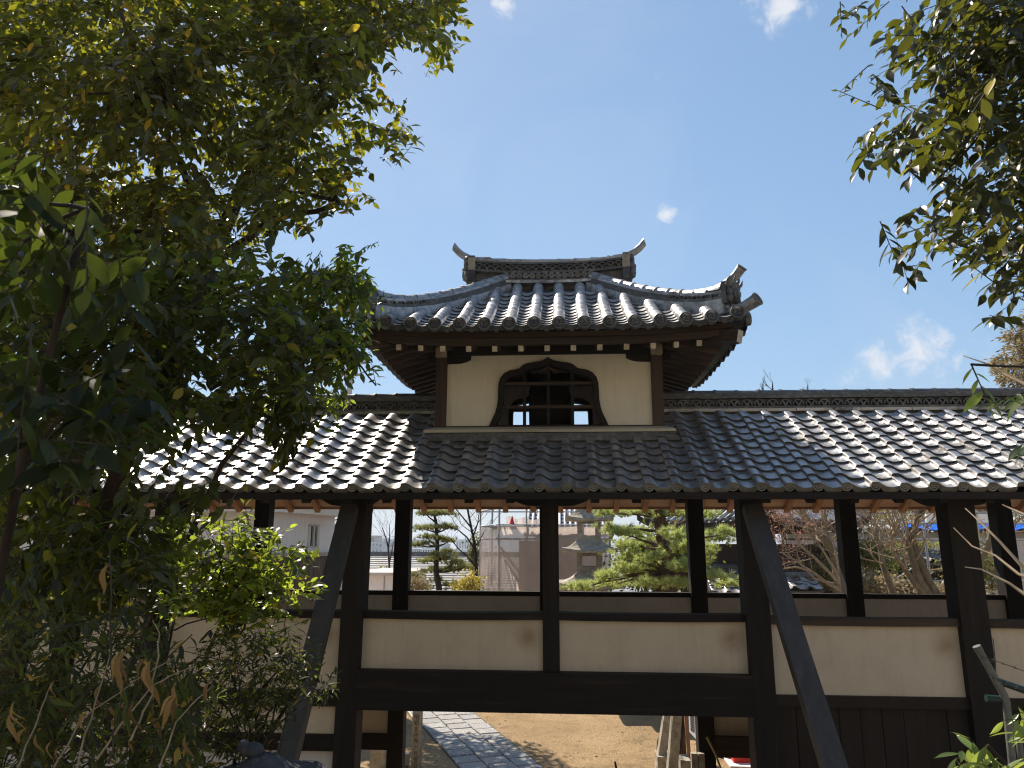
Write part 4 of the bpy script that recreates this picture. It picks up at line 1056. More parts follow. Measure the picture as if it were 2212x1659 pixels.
town('office_block', (815, 1164), (850, 1172), 1200, 30, CW1, 'faint grey block on the far plain behind the bare tree', 2, 5)
hn = [('gable roof', RT1), ('brown roof', RT2)]
k = 0
for row, (yq, Y) in enumerate(((1196, 560), (1205, 480), (1214, 410), (1222, 350), (1232, 300), (1241, 262))):
    for xq in range(735, 860 if Y < 450 else 1020, 27):
        xq2 = xq+rnd.uniform(-8, 8)+row*7; 
        if rnd.random() < .12: continue
        a = at(xq2, yq, Y); ww = rnd.uniform(9, 14); h = rnd.uniform(4.5, 7)
        if a.z-h < -30: h = a.z+30
        wm = rnd.choice((CW3, CW1, CW3, CW2)); rm = rnd.choice((RT1, RT1, RT2))
        lab = ('%s-walled house with a %s gabled roof, one of several like it in the town below' % ({CW3: 'white', CW1: 'grey', CW2: 'brown'}[wm], {RT1: 'grey', RT2: 'brown'}[rm]))
        building('town_house', a.x-ww/2, a.x+ww/2, Y+rnd.uniform(-8, 8), 9, a.z-h-2, a.z-1.5, wm, lab, 1, 3, roofm=rm, gable=rnd.uniform(1.6, 2.6), group=lab.split(',')[0].replace('house', 'houses')+' of the town'); k += 1
HILL = simple('blue far hill', [(.3, (.05, .07, .06)), (.7, (.08, .10, .08))], .002, rough=1, bmp=0, vary=0)
m = MB(); vs = []; n = 120
for i in range(n+1):
    x = -9000+i*150; z = 25+60*abs(math.sin(i*.13)*math.sin(i*.041+1))+12*math.sin(i*.9)
    vs += [(x, 7600, -40), (x, 8000, z), (x, 9500, -40)]
m.add(vs, [(3*i, 3*i+3, 3*i+4, 3*i+1) for i in range(n)]+[(3*i+1, 3*i+4, 3*i+5, 3*i+2) for i in range(n)], 0, True)
part('hills', m, HILL, kind='structure')

# ---- scaffold wrapped in a translucent sheet
def netmat():
    m, t, b = newmat('pinkish scaffold netting')
    c = ramp(t, geonoise(t, 1.4, 6), [(.3, (.56, .47, .42)), (.55, (.68, .58, .52)), (.8, (.74, .65, .59))])
    t.links.new(c, b.inputs['Base Color']); b.inputs['Roughness'].default_value = .8; b.inputs['Alpha'].default_value = .62
    tr = t.nodes.new('ShaderNodeBsdfTranslucent'); t.links.new(c, tr.inputs[0]); mx = t.nodes.new('ShaderNodeMixShader'); mx.inputs[0].default_value = .5
    out = t.nodes['Material Output']; t.links.new(b.outputs[0], mx.inputs[1]); t.links.new(tr.outputs[0], mx.inputs[2]); t.links.new(mx.outputs[0], out.inputs[0])
    bump(t, b, geonoise(t, 2, 4), .6, .08); return m
NET = netmat()
SY, SB = 23.0, 25.5
sx0, sx1, sx2 = at(1078, 1200, SY).x, at(1318, 1200, SY).x, at(1037, 1200, SB).x
zr = [at(1200, y, SY).z for y in (1098, 1134, 1164)]; zt = at(1200, 1090, SY).z
SCF = thing('wrapped_scaffold', ((sx0+sx1)/2, SY, 0), 'pipe scaffold wrapped in pinkish translucent netting behind the stone lantern', 'scaffold')
def pipe(p, q, r=.024, par=SCF, nm='pipe'): return part(nm, MB().tube([p, q], r, 8), STEEL, par, origin=p)
nb = 5
for k in range(nb):
    x = sx0+(sx1-sx0)*k/(nb-1); pipe((x, SY, 0), (x, SY, zt+.2), .03)
for x, y in ((sx2, SB), (sx1, SB), ((sx0+sx2)/2+.1, SY+1.2)): pipe((x, y, 0), (x, y, zt+.2), .03)
for z in zr+[2.2, .9]:
    pipe((sx0-.1, SY-.03, z), (sx1+.1, SY-.03, z)); pipe((sx0, SY-.03, z+.01), (sx2, SB, z+.01)); pipe((sx2, SB, z), (sx1, SB, z))
for k in range(14): pipe((sx2+.35, SB-.3-.0*k, .3+k*.3), (sx2+.62, SB-.55, .3+k*.3), .015, nm='ladder_rung')
for a, b in (((sx0, SY+.5, 3.6), (sx0+2.2, SY+.5, .8)), ((sx0+.1, SY+.9, 3.2), (sx0+2.0, SY+.9, .6)), ((sx1, SY+.5, .4), (sx0+1.6, SY+.4, 3.0))): pipe(a, b, .035, nm='brace_pipe')
m = MB(); nx, nzz = 26, 14; ztop = zr[1]-.04
for (xa, ya), (xb, yb_), sd in (((sx0, SY-.05), (sx1, SY-.05), 1), ((sx2, SB-.04), (sx0-.02, SY-.05), 2)):
    vs = []
    for j in range(nzz+1):
        for i in range(nx+1):
            u, v = i/nx, j/nzz; wv = .03*math.sin(u*nx*.9+sd)*math.sin(v*5+1)+rnd.uniform(-.008, .008)
            vs.append((xa+(xb-xa)*u, ya+(yb_-ya)*u+wv, .1+(ztop-.1)*v))
    m.add(vs, [(j*(nx+1)+i, j*(nx+1)+i+1, (j+1)*(nx+1)+i+1, (j+1)*(nx+1)+i) for j in range(nzz) for i in range(nx)], 0, True)
part('netting', m, NET, SCF, origin=(sx0, SY, 0))
m = MB(); vs = []
for i in range(nx+1):
    u = i/nx; x = sx0+.2+(sx1-sx0)*u*.45; vs += [(x, SY+.26+.03*math.sin(i), zr[1]+.02), (x, SY+.3+.04*math.sin(i*1.7), zr[1]+.26+.04*math.sin(i*.8)-.14*u)]
m.add(vs, [(2*i, 2*i+2, 2*i+3, 2*i+1) for i in range(nx)], 0, True); part('netting', m, NET, SCF, origin=(sx0, SY, zr[1]), label='sagging strip of netting along the handrail')
part('deck', MB().box(sx0-.3, sx1, SY+.15, SB-.2, zr[1]-.09, zr[1]-.03), STEEL, SCF)
part('work_hut', MB().box(sx0+.55, sx1-.2, SY+1.0, SB-.3, 0, zr[2]-.05), simple('sheeted inner wall', [(.3, (.56, .46, .38)), (.7, (.66, .57, .48))], 1.2), SCF)
CN = thing('traffic_cone', tuple(at(1106, 1134, SY+.08)), 'small red traffic cone standing on the scaffold deck', 'cone'); c = WP[CN]
part('cone', MB().lathe([(.085, .02), (.08, .03), (.02, .27), (.0, .275)], c, 14), RED, CN); part('base', MB().box(c.x-.1, c.x+.1, c.y-.1, c.y+.1, c.z-.002, c.z+.02), simple('white cone base', [(.3, (.6, .6, .65)), (.7, (.75, .75, .8))], 5), CN)
# tiled roof behind the scaffold
TR = thing('hall_roof', (at(1180, 1130, 29).x, 29, 0), 'dark tiled hall roof with pale vertical rolls behind the scaffold', 'building')
a, b = at(1085, 1150, 28), at(1312, 1150, 28); z0 = at(1180, 1150, 28).z; z1 = at(1180, 1062, 33).z
part('roof_slope', MB().prismx([(28, z0), (33, z1), (33, z1-.15), (28, z0-.15)], a.x+.8, b.x), simple('blue black tiles', [(.3, (.045, .055, .08)), (.7, (.09, .10, .14))], 5, rough=.5), TR)
for k in range(15):
    x = a.x+.9+(b.x-a.x-1)*k/14; part('roof_roll', MB().tube([(x, 28, z0+.03), (x, 33, z1+.03)], .055, 8), simple('pale roll', [(.3, (.4, .4, .43)), (.7, (.55, .55, .58))], 3, rough=.6), TR, origin=(x, 28, z0))
for k in range(12):
    t = (k+.5)/12; y, z = 28+5*t, z0+(z1-z0)*t; part('tile_course', MB().box(a.x+.8, b.x, y-.02, y+.2, z-.02, z+.035), simple('tile course', [(.3, (.05, .06, .085)), (.7, (.10, .115, .15))], 5, rough=.5), TR, origin=(a.x, y, z))
part('wall', MB().box(a.x+1.2, b.x-.5, 29, 36, 0, z0+.2), WOODX, TR)

# ---- tiered stone lantern
LX = at(1273, 1200, 19.6).x; LY = 19.6
SLN = thing('stone_lantern', (LX, LY, 0), 'tall tiered stone lantern with flared roofs and square light opening', 'stone lantern')
def q2z(y): return at(1273, y, LY).z
K = LY*1.0/1587*1.0
def flare(nm, zt_, ze, hw_top, hw, th, par=SLN, C=(LX, LY), mat=STONE):
    """square roof with concave slopes and lifted corners"""
    m = MB(); n = 8; rows = []
    for j in range(7):
        t = j/6; h = hw_top+(hw-hw_top)*t; z = zt_+(ze-zt_)*(1-(1-t)**1.7)
        row = []
        for s in range(4):
            for i in range(n):
                u = -1+2*i/n; cx, cy = [(u*h, -h), (h, u*h), (-u*h, h), (-h, -u*h)][s]; row.append((C[0]+cx, C[1]+cy, z+.10*hw*t**2*abs(u)**3+rnd.uniform(-.006, .006)))
        rows.append(row)
    low = [(x, y, z-th) for x, y, z in rows[-1]]; rows.append(low); N4 = 4*n; vs = sum(rows, [])
    m.add(vs, [(j*N4+i, j*N4+(i+1) % N4, (j+1)*N4+(i+1) % N4, (j+1)*N4+i)[::-1] for j in range(len(rows)-1) for i in range(N4)])
    m.add(rows[0], [tuple(range(N4))]); m.add(low, [tuple(range(N4))[::-1]])
    return part(nm, m, mat, par, origin=(C[0], C[1], ze))
def openbox(nm, z0, z1, hw, wall, zo0, zo1):
    o = []
    for sx in (-1, 1):
        for sy in (-1, 1): o.append(part(nm, MB().box(LX+sx*hw-(wall if sx > 0 else 0), LX+sx*hw+(wall if sx < 0 else 0), LY+sy*hw-(wall if sy > 0 else 0), LY+sy*hw+(wall if sy < 0 else 0), z0, z1), STONE, SLN, origin=(LX, LY, z0)))
    part('light_box', MB().box(LX-hw+.006, LX+hw-.006, LY-hw+.006, LY+hw-.006, z0-.01, zo0), STONE, SLN); part('light_box', MB().box(LX-hw+.006, LX+hw-.006, LY-hw+.006, LY+hw-.006, zo1, z1), STONE, SLN)
kq = LY*1.035/1587
flare('roof', q2z(1238), q2z(1262), 26*kq, 66*kq, .10); flare('roof', q2z(1166), q2z(1188), 24*kq, 55*kq, .065); flare('roof', q2z(1096), q2z(1120), 21*kq, 48*kq, .075); flare('roof', q2z(1035), q2z(1055), 18*kq, 42*kq, .07)
openbox('corner_stone', q2z(1239), q2z(1193), 25*kq, 10*kq, q2z(1223), q2z(1201)); openbox('corner_stone', q2z(1167), q2z(1128), 23*kq, 9*kq, q2z(1158), q2z(1131)); openbox('corner_stone', q2z(1096), q2z(1060), 20*kq, 8*kq, q2z(1088), q2z(1064))
part('shaft', MB().lathe([(.42, 0), (.42, .25), (.33, .3), (.30, q2z(1275)-.25), (.45, q2z(1275)-.1), (.45, q2z(1270))], (LX, LY, 0), 4, sm=False), STONE, SLN)
part('finial', MB().lathe([(.02, .45), (.08, .35), (.11, .22), (.05, .1), (.12, .02), (.12, -.02)], (LX, LY, q2z(1035)), 12), STONE, SLN)

# ---- hip-roofed temple gate behind the right-hand bay
TG = thing('temple_gate', (at(1625, 1200, 20).x, 20, 0), 'dark timber temple gate with curved grey tile roof behind the right brace', 'temple gate')
gx, gy = at(1625, 1150, 20.5).x, 20.5; G0 = Vector((gx, gy, 0)); gr = Matrix.Rotation(R(38), 3, 'Z')
def gp(a, b, z): v = gr @ Vector((a, b, 0)); return G0+v+Vector((0, 0, z))
ze = at(1600, 1128, 18.6).z; zr2 = ze+1.75; hw = 2.15
def gsurf(a, b):
    t = min(1, min((hw-abs(a)), (hw-abs(b)))/(hw-.15)); u = max(abs(a), abs(b)); v = min(abs(a), abs(b))
    return ze+1.55*(.62*t+.38*t*t)+.28*(v/hw)**4*(1-t)
def gline(a0, b0, a1, b1, n=10, up=.05): return [gp(a0+(a1-a0)*i/n, b0+(b1-b0)*i/n, gsurf(a0+(a1-a0)*i/n, b0+(b1-b0)*i/n)+up) for i in range(n+1)]
m = MB(); n = 16
vs = [gp(-hw+2*hw*i/n, -hw+2*hw*j/n, gsurf(-hw+2*hw*i/n, -hw+2*hw*j/n)) for j in range(n+1) for i in range(n+1)]
m.add(vs, [(j*(n+1)+i, j*(n+1)+i+1, (j+1)*(n+1)+i+1, (j+1)*(n+1)+i) for j in range(n) for i in range(n)], 0, True); part('roof_bed', m, TILED, TG, origin=G0)
m2 = [(v.x, v.y, v.z-.16) for v in vs]; m = MB().add(m2, [(j*(n+1)+i, (j+1)*(n+1)+i, (j+1)*(n+1)+i+1, j*(n+1)+i+1) for j in range(n) for i in range(n)])
part('soffit', m, simple('red brown soffit', [(.3, (.05, .025, .018)), (.7, (.12, .06, .045))], 6), TG, origin=G0)
m = MB(); e = [vs[i] for i in range(n+1)]+[vs[j*(n+1)+n] for j in range(1, n+1)]+[vs[n*(n+1)+i] for i in range(n-1, -1, -1)]+[vs[j*(n+1)] for j in range(n-1, 0, -1)]
m.add([(v.x, v.y, v.z) for v in e]+[(v.x, v.y, v.z-.16) for v in e], [(i, (i+1) % len(e), (i+1) % len(e)+len(e), i+len(e)) for i in range(len(e))]); part('eave_fascia', m, BROWNX, TG, origin=G0)
for k in range(19):
    al = -hw+.12+k*(2*hw-.24)/18; top = abs(al)
    for s, fn in ((0, lambda o: (al, -o)), (3, lambda o: (-o, al))):
        a0, b0 = fn(hw); a1, b1 = fn(max(top, .18)); 
        if hw-max(top, .18) < .2: continue
        ln = gline(a0, b0, a1, b1, 6, .045); part('cover_tile', MB().tube(ln, .055, 8), TILET, TG, origin=ln[0])
for a, b in ((-1, -1), (1, -1), (-1, 1)):
    ln = gline(a*hw*.98, b*hw*.98, a*.15, b*.15, 10, .12); part('hip_ridge', MB().tube(ln, .11, 8), TILET, TG, origin=ln[0])
    part('ridge_end_tile', MB().blob(gp(a*hw*1.0, b*hw*1.0, ze+.50), (.17, .17, .22), 3, .25).tube([gp(a*hw*.9, b*hw*.9, ze+.6), gp(a*hw*1.05, b*hw*1.05, ze+.72), gp(a*hw*1.15, b*hw*1.15, ze+.92)], [.06, .07, .08], 10), TILED, TG, origin=gp(a*hw, b*hw, ze))
for a, b in ((-1.25, -1.25), (1.25, -1.25), (-1.25, 1.25), (1.25, 1.25)):
    p = gp(a, b, 0); part('post', MB().box(p.x-.13, p.x+.13, p.y-.13, p.y+.13, 0, ze+.1), BROWNZ, TG, origin=p)
for (a, b), (c, d) in (((-1.35, -1.25), (1.35, -1.25)), ((-1.25, -1.35), (-1.25, 1.35)), ((1.25, -1.35), (1.25, 1.35))):
    for z, h in ((ze-.12, .24), (ze-.6, .16), (2.3, .18)): part('beam', MB().bar(gp(a, b, z), gp(c, d, z), .12, h), BROWNX, TG, origin=gp(a, b, z))
    part('wall_boards', MB().bar(gp(a, b, 3.1), gp(c, d, 3.1), .05, 1.0), BROWNZ, TG, origin=gp(a, b, 3))
def smallroof(x0, x1, Y, z, dep, rise, label, cat, tmat=TILET, wall=PLASTERG, group=None, ncol=None, nm='tiled_wall'):
    """a plastered wall or shed under a short tiled roof seen from its eave"""
    o = thing(nm, ((x0+x1)/2, Y+dep/2, 0), label, cat, group)
    part('wall', MB().box(x0+.2, x1-.2, Y+.3, Y+dep+.3, 0, z), wall, o)
    part('roof_bed', MB().prismx([(Y, z), (Y+dep, z+rise), (Y+2*dep, z), (Y+2*dep, z-.08), (Y, z-.08)], x0, x1), TILED, o)
    nc_ = ncol or max(4, int((x1-x0)/.27)); nrw = max(2, int(math.hypot(dep, rise)/.22)); al = math.atan2(rise, dep)
    for c in range(nc_):
        for r in range(nrw):
            s_ = r/nrw; link('roof_tile', TS, o, (x0+(x1-x0)*c/nc_, Y-.02+dep*s_, z+.02+rise*s_), Euler((al, 0, rnd.gauss(0, .01))), ((x1-x0)/nc_/TW, math.hypot(dep, rise)/nrw/EXP, 1.2))
    part('ridge', MB().tube([(x0, Y+dep, z+rise+.1), (x1, Y+dep, z+rise+.1)], .09, 8).box(x0, x1, Y+dep-.14, Y+dep+.14, z+rise-.06, z+rise+.06), TILED, o)
    return o
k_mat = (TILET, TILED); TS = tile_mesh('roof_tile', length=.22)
a, b = at(1690, 1270, 16.6), at(1760, 1262, 16.6)
smallroof(at(1640, 1270, 17).x, at(1770, 1270, 17).x, 16.8, at(1700, 1274, 17).z-.02, .55, .2, 'low wall under pale roof tiles right of the brace', 'wall')
a, b = at(1536, 1255, 18), at(1602, 1255, 18)
smallroof(a.x, b.x+.6, 18, at(1560, 1262, 18).z-.25, .9, .5, 'low tiled roof with thick rounded ridge behind the pine', 'roof', nm='low_roof')
a, b = at(1905, 1215, 22.5), at(2075, 1215, 22.5)
smallroof(a.x, b.x, 22.5, a.z, 1.5, at(1990, 1186, 24).z-a.z, 'small shed with silvery tiled roof and dark board wall beyond the maples', 'shed', wall=WOODX, nm='shed', tmat=TILE)
a, b = at(1640, 1150, 19.4), at(1700, 1150, 19.4)

# ---- open pipe scaffold, tarpaulin and wall on the right
PS = thing('pipe_scaffold', (at(1990, 1200, 21).x, 21, 0), 'open galvanised pipe scaffold among bare maples on the right', 'scaffold')
for xq, r in ((1870, .024), (1956, .024), (2003, .034), (2052, .034), (2120, .03), (2170, .028), (2240, .03), (1815, .024), (1700, .022), (1760, .024)):
    p = at(xq, 1200, 21); pipe((p.x, 21+rnd.uniform(-.3, .3), 0), (p.x, 21, 5.3), r, PS)
for yq in (1108, 1131, 1166, 1256):
    z = at(1990, yq, 20.9).z; pipe((at(1690, yq, 20.9).x, 20.9, z), (at(2330, yq, 20.9).x, 20.9, z+.01), .026, PS)
z = at(1990, 1120, 21.1).z; pipe((at(1730, 1120, 21.1).x, 21.1, z), (at(1860, 1120, 21.1).x, 21.1, z), .02, PS)
for a, b in (((2030, 1270), (2058, 1222)), ((2040, 1265), (2062, 1225)), ((1905, 1270), (1990, 1215)), ((1868, 1178), (1884, 1168)), ((1900, 1178), (1884, 1168)), ((1885, 1200), (1884, 1160))): pipe(at(*a, 20.8), at(*b, 20.85), .02, PS, 'brace_pipe')
part('toe_board', MB().box(at(1850, 1265, 20.7).x, at(2150, 1265, 20.7).x, 20.68, 20.72, at(1990, 1274, 20.7).z, at(1990, 1261, 20.7).z), CEDAR, PS)
a, b = at(1700, 1164, 23.5), at(2330, 1150, 23.5)
BW = thing('boundary_wall', ((a.x+b.x)/2, 23.5, 0), 'grey boundary wall capped with round tiles under a blue sheet', 'wall')
nbd = 7
for k in range(nbd):
    part('wall_panel', MB().box(a.x+(b.x-a.x)*k/nbd+.01, a.x+(b.x-a.x)*(k+1)/nbd-.01, 23.5, 23.7, a.z, b.z), simple('weathered board', [(.3, (.30, .27, .23)), (.7, (.42, .385, .335))], 3), BW, origin=(a.x, 23.5, a.z))
part('wall_foot', MB().box(a.x, b.x, 23.55, 23.8, 0, a.z), PLASTERG, BW)
for k in range(34):
    x = a.x+(b.x-a.x)*(k+.5)/34; part('cap_tile', MB().tube([(x, 23.35, b.z+.04), (x, 23.75, b.z+.16)], .085, 8), TILED, BW, origin=(x, 23.4, b.z))
m = MB(); vs = []; nn = 40; xa, xb = at(1955, 1145, 23.2).x, at(2330, 1145, 23.2).x
for i in range(nn+1):
    x = xa+(xb-xa)*i/nn
    for j in range(5): vs.append((x, 23.22+j*.14, b.z+.10+.045*j+.05*math.sin(i*.7+j)+rnd.uniform(-.02, .02)-(.03 if j == 0 and i % 5 == 0 else 0)))
m.add(vs, [(i*5+j, (i+1)*5+j, (i+1)*5+j+1, i*5+j+1) for i in range(nn) for j in range(4)])
TP = part('tarpaulin', m, BLUE, None, origin=((xa+xb)/2, 23.3, b.z)); setp(TP, 'crumpled bright blue tarpaulin laid over the wall tiles', 'tarpaulin')
WB = thing('site_panel', tuple(at(2028, 1138, 26)), 'white hoarding panels beside a pale green sheet behind the blue tarpaulin', 'hoarding')
part('panel', boxat(MB(), (2004, 1109), (2034, 1140), 26, .1), WHITE, WB); part('panel', boxat(MB(), (2036, 1108), (2052, 1140), 26, .1), WHITE, WB)
part('orange_bin', boxat(MB(), (2035, 1126), (2043, 1138), 25.7, .2), simple('orange plastic', [(.3, (.6, .25, .03)), (.7, (.75, .36, .05))], 4), WB)
part('panel', boxat(MB(), (1984, 1116), (1998, 1134), 26, .1), simple('pale green sheet', [(.3, (.35, .52, .5)), (.7, (.5, .68, .66))], 3), WB, label='pale green sheet')
part('panel', boxat(MB(), (2090, 1110), (2150, 1140), 26.2, .1), WHITE, WB)

# ---- utility pole seen through the leaves on the left
UP_ = thing('utility_pole', (at(757, 800, 26).x, 26, 0), 'thin utility pole with cross arms behind the left end of the ridge', 'pole')
p = WP[UP_]; zt = at(757, 779, 26).z
part('pole', MB().tube([(p.x, 26, 0), (p.x, 26, zt)], [.13, .09], 10), PLASTERG, UP_)
for dz, l in ((-.1, .6), (-.55, .5)): part('cross_arm', MB().box(p.x-l, p.x+l, 25.96, 26.04, zt+dz-.04, zt+dz+.04), STEEL, UP_)
for dx in (-.5, -.2, .2, .5): part('insulator', MB().lathe([(.05, 0), (.05, .06), (.03, .08), (.05, .1), (.03, .16)], (p.x+dx, 26, zt-.06), 8), WHITE, UP_)
for dx in (-.5, .5):
    a = Vector((p.x+dx, 26, zt+.05)); b = Vector((p.x+dx-22, 40, zt-1)); part('wire', MB().tube([a.lerp(b, t)+Vector((0, 0, -1.5*4*t*(1-t)*.5)) for t in (0, .2, .4, .6, .8, 1)], .012, 4), WOODX, UP_, origin=a)

# ---- things seen under the passage beam
SM = thing('stone_marker', (at(899, 1659, 13.39).x, 13.39, 0), 'slim stone marker post with carved characters beside the path', 'marker post')
p = WP[SM]; zt = at(899, 1533, 13.39).z
part('shaft', MB().prismx([(13.31, 0), (13.31, zt-.04), (13.33, zt), (13.45, zt), (13.47, zt-.04), (13.47, 0)], p.x-.075, p.x+.075), STONE, SM)
for i, ch in enumerate('昭和五十年十月吉日'):
    cu = bpy.data.curves.new('inscription', 'FONT'); cu.body = ch; cu.size = .085; cu.align_x = 'CENTER'; cu.extrude = .002
    tmp = bpy.data.objects.new('tmp', cu); cu.materials.append(STONED); im = bpy.data.meshes.new_from_object(tmp); bpy.data.objects.remove(tmp)
    o = bpy.data.objects.new('inscription', im); COL.objects.link(o); o.parent = SM; o.location = (0, -.082, zt-.13-i*.095); o.rotation_euler = (R(90), 0, 0)
EB = thing('electric_box', (p.x-.17, 13.4, 0), 'small grey outdoor socket box on a pole beside the stone marker', 'socket box')
z = at(872, 1640, 13.4).z; e = WP[EB]
part('cover', MB().box(e.x-.045, e.x+.045, 13.36, 13.43, z-.09, z+.1), simple('grey plastic', [(.3, (.3, .31, .32)), (.7, (.4, .41, .42))], 5, rough=.5), EB)
part('pole', MB().tube([(e.x, 13.42, 0), (e.x, 13.42, z-.05)], .018, 8), simple('black conduit', [(.3, (.02, .02, .02)), (.7, (.04, .04, .04))], 5), EB)
part('cable', MB().tube([(e.x+.02, 13.38, z-.09), (e.x+.025, 13.36, z-.25), (e.x-.02, 13.37, 0)], .008, 6), simple('black cable', [(.3, (.015, .015, .015)), (.7, (.03, .03, .03))], 5), EB)
PN = thing('stone_plinth', (at(817, 1659, 13).x, 13, 0), 'plain grey stone block standing behind the left passage post', 'stone block')
a = at(800, 1619, 13); b = at(832, 1619, 13); part('block', MB().box(a.x, b.x, 13, 13.3, 0, a.z), STONE, PN)
# stone props and the big tree root to the right of the passage
pr_ = [((1443, 1534), (1427, 1640), 13.6, .13, .22, 'left of two leaning squared stone posts beside the passage'), ((1462, 1534), (1451, 1668), 12.9, .15, .22, 'right of two leaning squared stone posts beside the passage')]
for (q0, q1, Y, w_, d_, lab) in pr_:
    a, b = at(*q0, Y+.05), at(*q1, Y); d = (a-b).normalized(); b2 = b-d*(b.z/d.z) if b.z > 0 else b; a2 = a+d*.5
    o = part('leaning_post', MB().bar(b2, a2, w_, d_, upv=(0, 1, 0)), STONE, None, origin=b2); setp(o, lab, 'stone post', 'leaning stone posts')
a, b = at(1480, 1534, 13.2), at(1489, 1655, 13.2); d = (a-b); o = part('thin_post', MB().bar((b.x+.02, 13.2, 0), a+d*.3, .055, .05, upv=(0, 1, 0)), WARM, None, origin=(b.x, 13.2, 0)); setp(o, 'thin pale wooden stake right of the leaning stone posts', 'stake')
NBd = thing('notice_board', (at(1497, 1560, 12.2).x, 12.2, 0), 'white notice board with rows of small black print by the passage post', 'notice board')
a, b = at(1491, 1598, 12.2), at(1506, 1520, 12.2); m = MB(); 
part('board', MB().add([(a.x, 12.25, a.z+.1), (b.x, 11.9, a.z-.02), (b.x, 11.9, b.z), (a.x, 12.25, b.z+.02), (a.x+.02, 12.27, a.z+.1), (b.x+.02, 11.92, a.z-.02), (b.x+.02, 11.92, b.z), (a.x+.02, 12.27, b.z+.02)], [(0, 1, 2, 3), (7, 6, 5, 4), (0, 4, 5, 1), (1, 5, 6, 2), (3, 2, 6, 7), (0, 3, 7, 4)]), WHITE, NBd)
part('post', MB().box(b.x+.0, b.x+.05, 11.95, 12.0, 0, a.z+.2), WHITE, NBd)
m = MB()
for i in range(26):
    t = .1+.8*(i % 2)/2+.1; zz = a.z+.14+(b.z-a.z-.2)*(i//2)/13
    for j in range(2):
        u0 = .12+.42*j; p0 = Vector((a.x, 12.25, zz)).lerp(Vector((b.x, 11.9, zz)), u0); p1 = Vector((a.x, 12.25, zz)).lerp(Vector((b.x, 11.9, zz)), u0+.3)
        if i % 2 == 0: m.bar(p0+Vector((-.002, -.003, 0)), p1+Vector((-.002, -.003, 0)), .004, .014)
part('print', m, simple('black print', [(.3, (.02, .02, .02)), (.7, (.04, .04, .04))], 5), NBd)
RT_ = part('tree_root', MB().tube([at(1425, 1620, 14.2)*1, at(1432, 1608, 14.1), at(1447, 1590, 14.05), at(1462, 1560, 14.0), at(1470, 1525, 14.0), at(1472, 1470, 14)], [.06, .12, .16, .17, .16, .15], 9), BARK, None, origin=at(1447, 1620, 14.1)); setp(RT_, 'dark tree trunk base leaning behind the stone posts', 'tree trunk')
for (q0, q1, Y, lab) in (((1420, 1632), (1450, 1665), 13.5, 'mossy foundation stone under the left leaning post'), ((1470, 1640), (1490, 1665), 13, 'small squared stone beside the thin wooden stake')):
    a, b = at(q0[0], q1[1], Y), at(*[q1[0], q0[1]], Y); o = part('foundation_stone', MB().box(a.x, b.x, Y-.1, Y+.3, 0, max(.12, b.z)), STONE, None, origin=(a.x, Y, 0)); setp(o, lab, 'stone')
PB = thing('post_base', (at(1510, 1650, 11.6).x, RR, 0), 'split grey stone base at the foot of the right passage post', 'stone base')
p = WP[PB]; a, b = at(1493, 1645, 10.25), at(1521, 1645, 10.25)
for x0, x1 in ((a.x, (a.x+b.x)/2-.006), ((a.x+b.x)/2+.006, b.x)): part('half', MB().box(x0, x1, 10.2, 10.29, 0, at(1500, 1626, 10.25).z), STONE, PB, origin=(x0, 10.2, 0))
a, b = at(1527, 1592, 10.15), at(1560, 1668, 10.0); BS = part('bamboo_stick', MB().tube([a, a.lerp(b, .5)+Vector((.01, 0, .01)), b], [.016, .014, .012], 8), simple('dry bamboo', [(.3, (.42, .32, .13)), (.7, (.55, .45, .22))], 9), None, origin=b); setp(BS, 'yellow bamboo stick leaning on the low wall beside the right passage post', 'stick')
RB = thing('red_bench', (at(1597, 1645, 14).x, 14, 0), 'low bench under a bright red cloth seen below the right wall', 'bench')
a, b = at(1585, 1652, 14), at(1612, 1626, 14); part('cloth', MB().box(a.x, b.x+.7, 14, 14.4, a.z+.03, b.z), RED, RB); part('seat', MB().box(a.x-.1, b.x+.8, 13.8, 14.5, a.z-.05, a.z+.03), WHITE, RB)
for x in (a.x, b.x+.6): part('leg', MB().box(x, x+.06, 13.9, 14.4, 0, a.z-.05), WHITE, RB)
TRK = thing('garden_tree_stump', (at(1560, 1650, 14.6).x, 14.6, 0), 'pale bark trunk base behind the bamboo stick', 'tree stump'); p = WP[TRK]
part('trunk', MB().tube([(p.x, 14.6, 0), (p.x+.02, 14.6, .5), (p.x, 14.62, 1.2)], [.22, .16, .15], 10), BARKM, TRK)
PG = part('ground_peg', MB().bar((at(1332, 1650, 13.5).x, 13.6, 0), (at(1332, 1650, 13.5).x-.02, 13.6, .11), .035, .03, upv=(0, 1, 0)), WOODZ, None, origin=(at(1332, 1650, 13.5).x, 13.6, 0)); setp(PG, 'short dark wooden peg sticking out of the courtyard earth', 'peg')
m = MB(); 
a, b = at(1165, 1536, 18.6), at(1400, 1536, 18.6)
GE = thing('garden_edge', ((a.x+b.x)/2, 18.6, 0), 'low stone edging of the shaded garden bed at the far side of the earth', 'stone edging')
for k in range(11):
    x = a.x+(b.x-a.x)*k/11; part('stone', MB().blob((x+.13, 18.8+rnd.uniform(-.1, .1), .05), (.15, .13, .12), k, .2), STONED if k % 3 else STONE, GE, origin=(x, 18.8, 0))
LSs = part('rail_stick', MB().bar(at(879, 1537, 17.6)+Vector((0, 0, .05)), at(894, 1557, 16.7)+Vector((0, 0, .03)), .04, .04), simple('pale stake', [(.3, (.5, .46, .38)), (.7, (.62, .58, .5))], 6), None, origin=atz(885, 1545, 0)); setp(LSs, 'pale wooden batten lying left of the path beyond the marker', 'batten')
